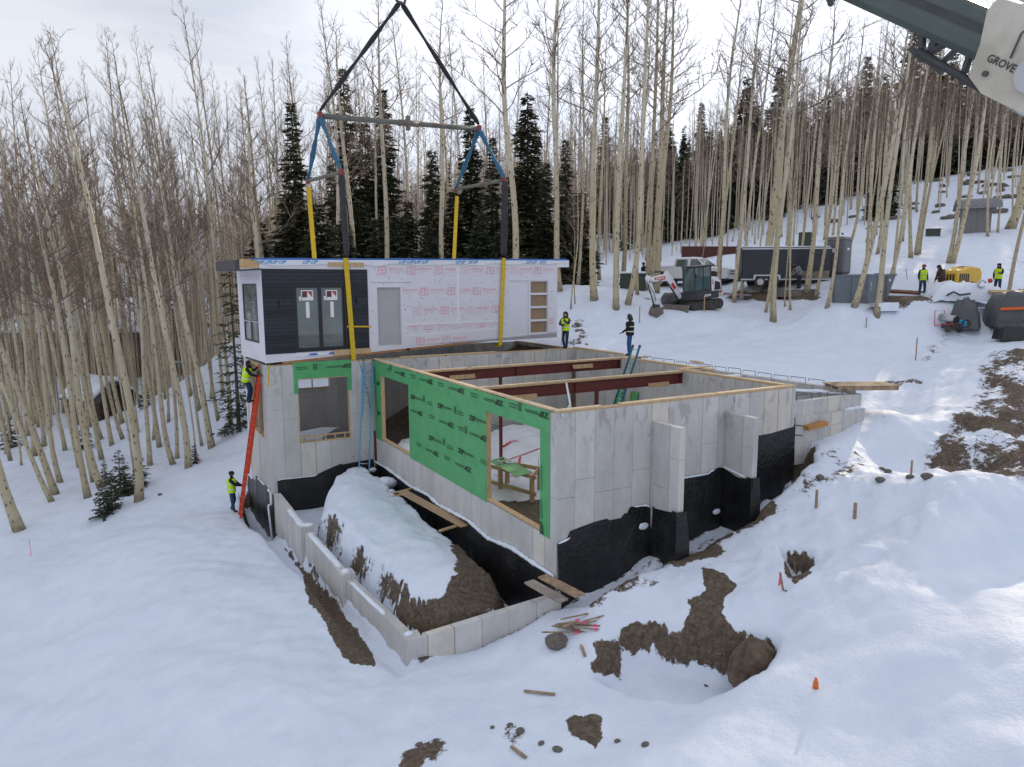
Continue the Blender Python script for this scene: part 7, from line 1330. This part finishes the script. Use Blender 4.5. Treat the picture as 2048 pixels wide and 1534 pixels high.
# ---------------- inside the foundation ----------------
gxs = np.arange(.4, 8.2, .16); gys = np.arange(5.0, 13.6, .16); vs = []; mb = MB()
for x in gxs:
    for y in gys:
        e = min(1, max(0, (y-5.2-1.0*max(0, 3.2-x)*.4)/.8)); z = -4.0+e*(.10+.55*sstep(2.5, 7, x)*sstep(6, 9, y)+.34*abs(vnoise(x*.6, y*.6, 5))+.10*vnoise(x*2.1, y*2.1, 6)+.05*vnoise(x*5, y*5, 7)+.5*math.exp(-((x-1.0)**2+(y-12.6)**2)/1.1)); vs.append((x, y, z-(.06 if e <= 0 else 0)))
n1 = len(gys); mb.add(vs, [(i*n1+j, (i+1)*n1+j, (i+1)*n1+j+1, i*n1+j+1) for i in range(len(gxs)-1) for j in range(n1-1)]); tag(mb.build('insulating_blanket', M_BLANK, smooth=True, base=(4, 9, -4)), 'rumpled white insulating blanket spread over the floor inside the foundation', 'blanket')
def bz(x, y): i = min(len(gxs)-1, max(0, int((x-.4)/.16+.5))); j = min(n1-1, max(0, int((y-5)/.16+.5))); return vs[i*n1+j][2]
GT = 'strips of red tape on the blanket'
for (x0, y0), (x1, y1), w in (((3.2, 7.6), (4.2, 9.1), .08), ((3.0, 9.2), (6.2, 9.6), .07), ((4.4, 10.9), (5.2, 11.0), .14), ((2.6, 8.2), (5.2, 6.4), .06), ((1.2, 11.2), (1.5, 10.9), .16), ((1.0, 12.4), (1.9, 11.6), .05), ((3.9, 5.6), (4.8, 5.9), .09), ((4.0, 6.0), (4.2, 6.5), .14)):
    k = 10; pts = [(x0+(x1-x0)*i/k, y0+(y1-y0)*i/k) for i in range(k+1)]; m_ = MB(); dn = nrm(np.array([-(y1-y0), x1-x0, 0]))*w/2
    V = [];
    for x, y in pts: c = np.array([x+.05*vnoise(x*3, y*3), y, bz(x, y)+.035]); V += [c-dn, c+dn]
    m_.add(V, [(2*i, 2*i+2, 2*i+3, 2*i+1) for i in range(k)]); tag(m_.build('red_tape', M_REDT, base=V[0]), 'strip of red tape lying on the white blanket inside the foundation', 'tape', GT)
o = bpy.data.objects.new('soil_heap', rock_mesh(31, mat('frozen soil heap', (.50, .51, .54), .9, .1, 3, .4, dirt=(.06, .05, .045), dirt_amt=1.0))); COL.objects.link(o); o.location = (1.2, 13.1, -3.85); o.scale = (.85, .5, .55); tag(o, 'heap of dark soil and snow seen through the farther window of the green wall', 'soil heap')
o = bpy.data.objects.new('snow_heap', rock_mesh(33, M_SNOW)); COL.objects.link(o); o.location = (-1.6, 16.4, -3.9); o.scale = (1.9, .9, .75); tag(o, 'heap of drifted snow inside behind the smaller window left of the blue ladder', 'snow heap')
o = bpy.data.objects.new('gravel_heap', rock_mesh(35, mat('grey gravel', (.16, .155, .16), .9, .3, 30, .5))); COL.objects.link(o); o.location = (-.75, 15.7, -4.1); o.scale = (1.3, .9, 1.15); tag(o, 'heap of grey gravel inside behind the smaller window left of the blue ladder', 'gravel heap')
TBL = thing('work_table', 'rough lumber work table with a green sheathing top behind the nearer window', 'table', (2.0, 6.4, -4.0)); OFF[TBL.name] = np.array([2.0, 6.4, -4.0])
tq = [at_z(*q, -3.08)[:2] for q in ((978, 921), (1006, 913), (1066, 944), (1033, 953))]
MB().hexa([(*tq[0], -3.1), (*tq[3], -3.1), (*tq[2], -3.1), (*tq[1], -3.1), (*tq[0], -3.085), (*tq[3], -3.085), (*tq[2], -3.085), (*tq[1], -3.085)]).build('table_top', mat('light green board', (.17, .38, .16), .6, .15, 3, .03), TBL, world=True)
leg = [at_z(1064, 1003, -4.0)[:2], at_z(1001, 985, -4.0)[:2], at_z(1079, 985, -4.0)[:2]]; leg.append(leg[1]+(leg[2]-leg[0])*.8)
for x, y in leg: MB().box(x-.07, x+.07, y-.045, y+.045, -4.02, -3.2).build('leg', M_WOOD, TBL, world=True)
for a, b, z in ((leg[0], leg[1], -3.155), (leg[2], leg[3], -3.155), (leg[0], leg[1], -3.72), (leg[0], leg[2], -3.15)): d_ = nrm(np.array([*(b-a), 0])); MB().bar((*(a-d_[:2]*.18), z), (*(b+d_[:2]*.5), z), .04, .13).build('rail', M_WOOD, TBL, world=True)
for px, py, lb, c1 in ((1003, 927, 'yellow and white cordless saw lying on the green table top', M_YEL), (1019, 926, 'round pale coil lying beside the saw on the green table top', M_WHITEP)):
    p = at_z(px, py, -3.085); t = thing('power_saw' if c1 is M_YEL else 'hose_coil', lb, 'saw' if c1 is M_YEL else 'coil', p, .5)
    if c1 is M_YEL: MB().box(-.16, .02, -.06, .06, .02, .13).build('guard', M_WHITEP, t, bevel=.02); MB().tube([(.04, 0, .06), (.18, 0, .06)], .06, 10).build('motor', M_YEL, t, smooth=True); MB().tube([(-.1, -.07, .05), (-.1, -.085, .05)], .09, 14).build('blade', M_GALV, t); MB().box(-.1, .14, -.02, .02, .13, .17).build('handle', M_BLACK, t)
    else: MB().tube([(.12*math.cos(a), .12*math.sin(a), .03) for a in np.linspace(0, 2*PI, 15)], .035, 6).build('ring', M_WHITEP, t, smooth=True); MB().ell((0, 0, .02), (.07, .07, .03), 10, 6).build('core', M_BLACK, t, smooth=True)
for (u, v0, v1, h, ln, lb) in ((A2-.27, 8.95, 9.22, 1.9, .8, 'tall narrow offcut of green sheathing leaning inside, left of the other offcut'), (A2-.27, 8.05, 8.5, 1.8, .55, 'wider offcut of green sheathing with timber edges leaning inside near beam'), ):
    t = thing('sheathing_offcut', lb, 'board', (u-ln, (v0+v1)/2, -3.95)); OFF[t.name] = np.array([u-ln, (v0+v1)/2, -3.95]); zt = -1.28 if v0 < 8.5 else -.95
    MB().hexa([(u-ln, v0, -3.98), (u-ln+.03, v0, -3.98), (u-ln+.03, v1, -3.98), (u-ln, v1, -3.98), (u-.03, v0, zt), (u, v0, zt), (u, v1, zt), (u-.03, v1, zt)]).build('panel', M_ZIP, t, world=True); MB().bar((u-ln-.03, v1-.03, -3.98), (u-.06, v1-.03, zt), .04, .04).build('edge_stud', M_WOOD, t, world=True)
q = at_v(1156, 793, 9.0); tag(MB().bar((q[0], q[1], -4.0), (q[0]+.05, q[1]+.05, -.75), .05, .04).build('timber_prop', M_WOOD, base=(q[0], q[1], -4)), 'thin upright timber stick standing inside near the back corner', 'stick')
dz = MB(); q = [at_v(1133, 768, 2.6), at_v(1141, 812, 1.0), at_v(1137, 819, .4), at_v(1125, 831, -.06)]; q[3][2] -= .0
for a, b in zip(q[:-1], q[1:]): dz.bar(a, b, .09, .05, up=(1, 0, .2))
tag(dz.build('downpipe', M_GALV, base=q[3]), 'bent pale metal strip hooked over the front corner of the foundation', 'metal strip')
# ---------------- boards and planks ----------------
def plank(label, a, b, w, th=.04, m_=M_PLANK, group=None, name='plank', up=(0, 0, 1)): a, b = np.asarray(a), np.asarray(b); return tag(MB().bar(a, b, w, th, up=up).build(name, m_, base=(a+b)/2, bevel=.004), label, 'plank', group)
M_NPL = mat('tan walk plank', (.42, .285, .175), .75, .12, 2, .1, st=(1, 6, 6))
plank('long tan plank laid along the trench beside the green wall', at_z(803, 982, -4.34), at_z(932, 1052, -4.34), .36, .045, M_NPL)
for a, b, lb in (((776, 989), (842, 973), 'short timber under the far end of the long tan plank'), ((782, 994), (806, 989), 'timber offcut beside the far end of the long tan plank'), ((879, 1062), (945, 1042), 'short timber under the near end of the long tan plank')): plank(lb, at_z(*a, -4.40), at_z(*b, -4.40), .09, .06, M_WOOD)
plank('grey weathered plank bridging the trench at the front corner', at_z(1058, 1163, -4.16), at_z(1127, 1202, -4.16), .29, .05, M_PLANKG); plank('brown weathered plank bridging the trench at the front corner', at_z(1085, 1152, -4.12), at_z(1160, 1191, -4.12), .29, .05, M_PLANK)
plank('orange formwork timber lying under the wing wall', at_v(1612, 856, -.12), at_v(1652, 846, -.2), .2, .14, mat('orange form timber', (.42, .20, .06), .75, .15, 4, .1))
PL = thing('timber_pallet', 'old timber pallet bridging the end of the wing walls', 'pallet', at_z(1722, 773, -.28)); PL.rotation_euler = (0, 0, -YAW+.05)
for i in range(4): MB().box(-1.05, 1.05, -.45+i*.26, -.25+i*.26, .06, .09).build('slat', M_PLANK, PL)
for y in (-.44, 0, .42): MB().box(-1.0, 1.0, y-.03, y+.03, -.06, .058).build('bearer', M_PLANK, PL)
plank('scrap of timber lying in the snow behind the rebar of the far wall', at_z(1385, 722, -.05), at_z(1402, 726, -.05), .25, .05, M_WOOD)
# ---------------- stakes ----------------
def stake(px, py, h, label, flag=0, m_=M_PLANK, lean=(0, 0), group=None, r_=.022, sw=1):
    p = ground(px, py); t = thing('survey_stake', label, 'stake', p, group=group); MB().bar((0, 0, -.1), (lean[0], lean[1], h), r_*2*sw, r_*1.4, up=(1, 0, 0)).build('post', m_, t)
    if flag: k = flag; c = np.array([lean[0], lean[1], h-.02]); m2 = MB(); a = np.array([RTv[0], RTv[1], 0]); m2.hexa([c-a*.03+(0, 0, -k), c+a*.02+(0, 0, -k*.95), c+a*.02+(0.01, .01, -k*.95), c-a*.03+(.01, .01, -k), c-a*.005, c+a*.03, c+a*.03+(.01, .01, 0), c-a*.005+(.01, .01, 0)]); m2.build('ribbon', M_PINK, t)
    return t
stake(1831, 721, 1.05, 'thin stake with a long pink ribbon on the open snow at right', .5); stake(1568, 1180, .42, 'leaning stake with bright pink ribbon beside the small pit', .3, lean=(-.1, .05)); stake(1592, 1150, .3, 'second pink ribbon stake in the small pit', .26, lean=(.05, .1)); stake(1822, 951, .42, 'stake with pink string above a stone near the dirt bank', .3)
stake(1632, 1016, .5, 'bare wooden stake nearer the foundation of the two on the right snow', 0, r_=.03); stake(1709, 1037, .42, 'bare wooden stake farther from the foundation of the two on the right snow', 0, r_=.035)
stake(1408, 626, .95, 'thin stake with a yellow tip in front of the excavator tracks', 0, M_WOOD); stake(1279, 645, .9, 'thin red tipped stake left of the excavator bucket', .15, M_PLANK); stake(62, 1112, .75, 'thin orange stick on the far left snow slope', 0, M_PINK, r_=.012); stake(399, 927, .6, 'short reddish stick at the brow near the aspens', 0, M_PINK, r_=.02); stake(1732, 655, .5, 'short dark stick in the snow below the dumpster', 0, M_PLANKG)
p = ground(1631, 1376); t = thing('marker_cone', 'small orange marker sticking out of the front snow', 'marker', p); MB().loft([[(.055*math.cos(f), .055*math.sin(f), 0) for f in np.linspace(0, 2*PI, 11)[:-1]], [(.05*math.cos(f), .05*math.sin(f), .1) for f in np.linspace(0, 2*PI, 11)[:-1]], [(.028*math.cos(f), .028*math.sin(f), .16) for f in np.linspace(0, 2*PI, 11)[:-1]], [(.026*math.cos(f), .026*math.sin(f), .2) for f in np.linspace(0, 2*PI, 11)[:-1]]]).build('body', mat('orange plastic', (.72, .16, .015), .5, .05, 5, 0), t, smooth=True)
GSK = 'lath stakes of the pile'; c = ground(1148, 1262); random.seed(5)
for i in range(13):
    a = random.gauss(.15, .45); ln = random.uniform(.45, .95); q = c+np.array([RTv[0]*random.gauss(0, .18)+FHv[0]*random.gauss(0, .14), RTv[1]*random.gauss(0, .18)+FHv[1]*random.gauss(0, .14), .03+.018*i]); d_ = np.array([*(dirp(math.degrees(a))*ln/2), random.uniform(-.05, .05)])
    t = thing('lath_stake', 'split wooden lath with red paint in the pile by the clod', 'stake', q, group=GSK); MB().bar(-d_, d_, .04, .02).build('stick', M_PLANK, t)
    if i % 2: e = d_*.62; MB().bar(e, e+d_*.22, .052, .034).build('ribbon', M_PINK, t)
for a, b, lb in (((1048, 1384), (1110, 1391), 'thin board half buried in the front snow'), ((1022, 1495), (1052, 1518), 'short timber poking from the snow at the bottom edge'), ((1162, 1292), (1170, 1315), 'short stick with red end below the lath pile')):
    g0, g1 = ground(*a), ground(*b); plank(lb, g0+(0, 0, .03), g1+(0, 0, .03), .06, .03, M_PLANK, name='stick')
# ---------------- snow chunks ----------------
for px, py, z, s, lb in ((772, 966, -4.55, .42, 'large lump of icy snow in the trench below the blue ladder'), (745, 940, -4.45, .16, 'small lump of icy snow against the black sheet right of the blue ladder'), (752, 957, -4.55, .14, 'smallest lump of icy snow below the blue ladder'), (781, 985, -4.6, .2, 'lump of icy snow just left of the tan plank')):
    o = bpy.data.objects.new('snow_lump', rock_mesh(px, M_SNOW)); COL.objects.link(o); p = at_z(px, py, z); o.location = p; o.scale = (s, s*.75, s*.6); tag(o, lb, 'snow lump')
for px, py, s, lb in ((1287, 1052, .24, 'blob of snow stuck to the black sheet between corner and first buttress'), (1433, 1023, .2, 'blob of snow stuck to the black sheet right of the first buttress')):
    p = at_v(px, py, -.09); o = bpy.data.objects.new('snow_lump', rock_mesh(px, M_SNOW)); COL.objects.link(o); o.location = p; o.scale = (s*.7, .035, s*.4); tag(o, lb, 'snow lump')
pvc = at_v(1353, 1088, -.95); tag(MB().tube([pvc+np.array([0, .12, .02]), pvc, pvc-np.array([0, 0, .6])], .04, 8).build('drain_pipe', mat('lilac plastic pipe', (.50, .36, .50), .5, .05, 4, 0), base=pvc, smooth=True), 'lilac plastic pipe rising from the trench at the first buttress', 'pipe')
# ---------------- material yard at the right ----------------
def blanket(name, label, cat, px, py, d, w, dp, h, m_, ang=0, seed=1, shape=.5, fold=.12, extra=None):
    p = at_d(px, py, d); p[2] = zg(p[0], p[1]); t = thing(name, label, cat, p, math.atan2(dirp(ang)[1], dirp(ang)[0])); mb = MB(); n, k = 26, 18; V = []
    for i in range(n+1):
        for j in range(k+1):
            a, b = i/n*2-1, j/k*2-1; e = (1-abs(a)**5)*(1-abs(b)**5); prof = (e**shape if e > 0 else 0)
            z = h*prof*(1+.18*vnoise(a*2+seed, b*2, seed))+fold*vnoise(a*5, b*5+seed*3, seed+1)*min(1, prof*2+.3)+.06*vnoise(a*11, b*11, seed); V.append((a*w/2*(1+.06*vnoise(b*4, seed)), b*dp/2*(1+.08*vnoise(a*4, seed+2)), max(-.1, z-.03)))
    mb.add(V, [(i*(k+1)+j, (i+1)*(k+1)+j, (i+1)*(k+1)+j+1, i*(k+1)+j+1) for i in range(n) for j in range(k)]); mb.build('cover', m_, t, smooth=True); return t
M_TARP = mat('grey tarpaulin', (.075, .08, .088), .5, .15, 3, .25, dist=.03); M_TARPB = mat('black tarpaulin', (.014, .014, .017), .35, .2, 3, .3, dist=.03)
t = blanket('covered_stack', 'tall stack under a grey tarpaulin with an orange hem at the right edge', 'covered stack', 2050, 640, 34.8, 3.2, 2.0, 1.75, M_TARP, -14, 3, .33, .22)
MB().bar((-1.5, -1.05, .85), (1.6, -1.07, 1.0), .03, .13).build('hem', mat('orange hem', (.75, .12, .02), .6, .06, 6, 0), t)
t = blanket('covered_stack', 'low heap under shiny black plastic below the orange hem', 'covered stack', 2040, 655, 32.9, 1.9, 1.0, .75, M_TARPB, -10, 5, .35, .12)
t = blanket('covered_machine', 'machine under a crumpled grey tarpaulin with bright blue showing below', 'covered machine', 1928, 652, 35.6, 1.4, 1.2, 1.4, M_TARP, -35, 7, 1.25, .3)
MB().box(-.75, .2, -.62, -.3, .05, .42).build('blue_housing', mat('bright blue plastic', (.02, .30, .52), .45, .1, 4, .03), t, bevel=.06); MB().tube([(.1, -.62, .22), (.1, -.45, .22)], .22, 14).build('wheel', M_TRACK, t)
t = blanket('snowy_pile', 'long pile of gear buried in snow with an orange red end', 'snowy pile', 1925, 617, 37.4, 3.6, 1.7, .85, M_SNOW, -8, 9, .9, .42)
MB().tube([(-1.7, -.3, .12), (-1.5, -.5, .18), (-1.4, -.62, .1)], .11, 8).build('orange_end', mat('orange red bag', (.6, .07, .02), .6, .1, 5, .05), t, smooth=True); MB().tube([(.9, -.5, .98), (1.05, -.55, 1.03)], .12, 10).build('red_bag', M_REDL, t, smooth=True)
MB().tube([(-1.2, -.85, .25), (-.9, -.9, .45), (-.6, -.92, .28), (-.1, -.93, .35)], .045, 7).build('black_hose', M_BLACK, t, smooth=True); MB().tube([(.5+.18*math.cos(a), -.72, .85+.18*math.sin(a)) for a in np.linspace(.2, 5.6, 12)], .05, 7).build('grey_hose', M_GALV, t, smooth=True); MB().cbox((1.3, -.9, .45), (1.0, .35, .06), .1, rx=.3).build('board', M_OSB, t)
t = blanket('snowy_pile', 'small snowy heap with orange and green bags in front of the yellow compressor', 'snowy pile', 1918, 588, 38.8, 1.6, .9, .55, M_SNOW, -5, 12, .6, .12); MB().ell((-.2, -.4, .35), (.2, .12, .12), 10, 6).build('orange_bag', mat('orange bag', (.6, .13, .03), .6, .1, 5, .05), t, smooth=True); MB().ell((.05, -.44, .25), (.15, .1, .1), 10, 6).build('green_bag', mat('green bag', (.10, .32, .08), .6, .1, 5, .05), t, smooth=True); MB().ell((.4, -.38, .38), (.2, .1, .1), 10, 6).build('orange_bag', mat('rust bag', (.5, .12, .04), .6, .1, 5, .05), t, smooth=True)
t = blanket('folded_tarpaulin', 'dark grey tarpaulin sliding off the snowy pile near the man with yellow gloves', 'tarpaulin', 1955, 585, 39.3, 2.6, .8, .5, M_TARP, -12, 14, .7, .14)
# heater
p = ground(1896, 664); HT = thing('space_heater', 'torpedo space heater with a silver barrel and red frame on two wheels', 'heater', p, math.atan2(dirp(-70)[1], dirp(-70)[0]))
MB().tube([(-.45, 0, .72), (.35, 0, .62)], .21, 18).build('barrel', mat('silver barrel', (.42, .42, .44), .3, .1, 5, .02, metal=.6), HT, smooth=True); MB().tube([(.36, 0, .62), (.42, 0, .615)], .19, 18).build('outlet', M_BLACK, HT); MB().box(-.2, .45, -.28, .28, .2, .42).build('fuel_tank', M_CHAR, HT, bevel=.03)
MB().tube([(-.5, -.33, .2), (-.55, -.33, 1.05), (-.55, .33, 1.05), (-.5, .33, .2)], .02, 8).tube([(-.5, -.33, .3), (.5, -.33, .44), (.5, .33, .44), (-.5, .33, .3)], .02, 8).build('frame', M_REDL, HT, smooth=True)
for s in (-1, 1): MB().tube([(.3, s*.36, .17), (.3, s*.44, .17)], .17, 16).build('wheel', M_TRACK, HT)
# boards on the ground
def sheet(label, corners, z_off, m_, th=.03, name='board', cat='board'):
    q = [ground(*c) for c in corners]; zz = max(p_[2] for p_ in q)+z_off; q = [np.array([p_[0], p_[1], zz]) for p_ in q]; A2_ = sum((q[i][0]*q[(i+1) % 4][1]-q[(i+1) % 4][0]*q[i][1]) for i in range(4))
    if A2_ < 0: q = q[::-1]
    return tag(MB().hexa([p_-(0, 0, th) for p_ in q]+q).build(name, m_, base=np.mean(q, 0)), label, cat)
M_GRYB = mat('grey board', (.17, .17, .165), .7, .12, 2, .05)
sheet('pale panel propped up between the heater and the black heap', ((1949, 637), (1986, 616), (2006, 622), (1980, 640)), .08, M_WHITEP); sheet('tan plywood sheet lying below the black heap at the right edge', ((2002, 655), (2030, 640), (2060, 640), (2030, 658)), .04, mat('tan plywood', (.34, .22, .12), .75, .12, 3, .05)); sheet('large grey boards lying on the dirt bank top at the right edge', ((1979, 669), (1995, 661), (2075, 666), (2068, 677)), .06, M_GRYB, .05); sheet('small tan board on the pale panel', ((1985, 622), (2000, 616), (2012, 619), (2003, 625)), .35, M_OSB)
p = ground(2003, 651); tag(MB().box(-.22, .22, -.16, .16, 0, .36).build('carton', mat('white and black carton', (.35, .35, .37), .7, .6, 14, 0), base=(0, 0, 0)), 'small printed white and black carton beside the crooked brown aspen', 'carton').location = p
for a, b, lb, m_ in (((1752, 586), (1840, 592), 'long red brown timber lying on the mud right of the dumpster', mat('red brown timber', (.20, .055, .035), .7, .2, 3, .1)), ((1760, 583), (1868, 590), 'long dark timber behind the red brown one right of the dumpster', M_PLANK)): g0, g1 = ground(*a), ground(*b); plank(lb, g0+(0, 0, .12), g1+(0, 0, .12), .2, .12, m_, name='timber')
sheet('pink foam board lying in the snow between excavator and trailer', ((1446, 596), (1462, 590), (1503, 600), (1497, 606)), .06, mat('pink foam', (.42, .26, .34), .7, .08, 4, .03), .06); sheet('square snow covered slab right of the dark footed aspen', ((1756, 634), (1758, 606), (1798, 608), (1796, 634)), .04, M_SNOW, .4, 'snow_slab', 'snow slab'); sheet('black plastic sheet at the foot of the dark footed aspen', ((1728, 627), (1744, 612), (1756, 618), (1756, 632)), .08, M_TARPB, .02, 'plastic_sheet', 'plastic sheet')
t = blanket('rubble_heap', 'low heap of grey brown rubble in front of the dark trailer', 'rubble', 1578, 589, 42.3, 1.5, .8, .4, M_ROCK, 0, 17, .6, .1); t = blanket('covered_stack', 'grey covered lump in the snow under the excavator boom', 'covered stack', 1340, 592, 43.2, 1.1, .8, .65, M_TARP, 0, 19, .6, .08)
p = ground(1815, 558); SV = thing('shovel', 'shovel stuck upright in the snow left of the men', 'shovel', p); MB().tube([(0, 0, -.1), (-RTv[0]*.12, -RTv[1]*.12, .5)], .018, 6).build('shaft', M_BLACK, SV); MB().tube([(-RTv[0]*.12-RTv[0]*.06, -RTv[1]*.18, .5), (-RTv[0]*.12+RTv[0]*.06, -RTv[1]*.06, .5), (-RTv[0]*.12+RTv[0]*.05, -RTv[1]*.07, .6), (-RTv[0]*.17, -RTv[1]*.17, .6)], .015, 6).build('handle', M_BLACK, SV)
t = thing('measuring_stick', 'yellow measuring stick held against the corner by the worker on the ladder', 'stick', at_u(537, 770, -4.45)); OFF[t.name] = np.array(t.location); MB().bar(at_u(538, 730, -4.42), at_u(536.5, 774, -4.42), .05, .012, up=(0, 1, 0)).build('blade', M_YEL, t, world=True)
t = thing('rope', 'thin dark rope hanging from the sill plate beside the blue ladder', 'rope', at_v(716, 717, B-.12)); OFF[t.name] = np.array(t.location); MB().tube([at_v(716, 717, B-.12), at_v(722, 735, B-.10), at_v(730, 765, B-.25), at_v(737, 795, B-.3), at_v(741, 820, B-.2)], .012, 5).build('strand', M_BLACK, t, world=True, smooth=True)
# ---------------- light ----------------
w = bpy.data.worlds.new('World'); SC.world = w; w.use_nodes = True; nt = w.node_tree; nt.nodes.clear()
SUN_EL, SUN_PX = 19.6, 1960
az = YAW+math.atan((SUN_PX-1024)/FOC)     # clockwise from +Y
def wn(t, **k):
    q = nt.nodes.new(t)
    for a_, b_ in k.items(): setattr(q, a_, b_)
    return q
out = wn('ShaderNodeOutputWorld'); bg = wn('ShaderNodeBackground'); nt.links.new(bg.outputs[0], out.inputs[0])
sky = wn('ShaderNodeTexSky', sky_type='NISHITA'); sky.sun_disc = False; sky.sun_elevation = R(SUN_EL); sky.sun_rotation = az; sky.altitude = 2700; sky.air_density = 1.0; sky.dust_density = 2.0; sky.ozone_density = 1.5
tc = wn('ShaderNodeTexCoord'); mp = wn('ShaderNodeMapping'); mp.inputs['Scale'].default_value = (1, 1, 3.2); nt.links.new(tc.outputs['Generated'], mp.inputs[0])
no = wn('ShaderNodeTexNoise'); no.inputs['Scale'].default_value = 2.1; no.inputs['Detail'].default_value = 7; no.inputs['Roughness'].default_value = .55; no.inputs['Distortion'].default_value = .6; nt.links.new(mp.outputs[0], no.inputs['Vector'])
mr = wn('ShaderNodeMapRange', interpolation_type='SMOOTHSTEP'); mr.inputs['From Min'].default_value = .30; mr.inputs['From Max'].default_value = .62; mr.inputs['To Min'].default_value = .66; mr.inputs['To Max'].default_value = 1.0; nt.links.new(no.outputs['Fac'], mr.inputs['Value'])
# thin cloud is brightest round the sun
sd_ = Vector((math.sin(az)*math.cos(R(SUN_EL)), math.cos(az)*math.cos(R(SUN_EL)), math.sin(R(SUN_EL))))
dp = wn('ShaderNodeVectorMath', operation='DOT_PRODUCT'); nt.links.new(tc.outputs['Generated'], dp.inputs[0]); dp.inputs[1].default_value = sd_
gl = wn('ShaderNodeMapRange', interpolation_type='SMOOTHSTEP'); gl.inputs['From Min'].default_value = .55; gl.inputs['From Max'].default_value = 1.0; gl.inputs['To Min'].default_value = CLOUD0 if 'CLOUD0' in globals() else 8.8; gl.inputs['To Max'].default_value = 14; nt.links.new(dp.outputs['Value'], gl.inputs['Value'])
cl = wn('ShaderNodeVectorMath', operation='SCALE'); cl.inputs[0].default_value = (.935, .97, 1.06); nt.links.new(gl.outputs[0], cl.inputs['Scale'])
mx = wn('ShaderNodeMix', data_type='RGBA'); nt.links.new(mr.outputs[0], mx.inputs[0]); nt.links.new(sky.outputs[0], mx.inputs[6]); nt.links.new(cl.outputs[0], mx.inputs[7])
nt.links.new(mx.outputs[2], bg.inputs['Color']); bg.inputs['Strength'].default_value = .10
sl = bpy.data.lights.new('sun', 'SUN'); sl.energy = 4.0; sl.angle = R(1.0); sl.color = (1, .84, .62)
so = bpy.data.objects.new('sun', sl); COL.objects.link(so); so.rotation_euler = (-sd_).to_track_quat('-Z', 'Y').to_euler()
SC.view_settings.view_transform = 'Standard'; SC.view_settings.look = 'None'; SC.view_settings.exposure = 0; SC.view_settings.gamma = 1
SC.cycles.max_bounces = 6; SC.cycles.diffuse_bounces = 3; SC.cycles.glossy_bounces = 3; SC.cycles.transparent_max_bounces = 8; SC.cycles.transmission_bounces = 4
SC.cycles.use_denoising = True
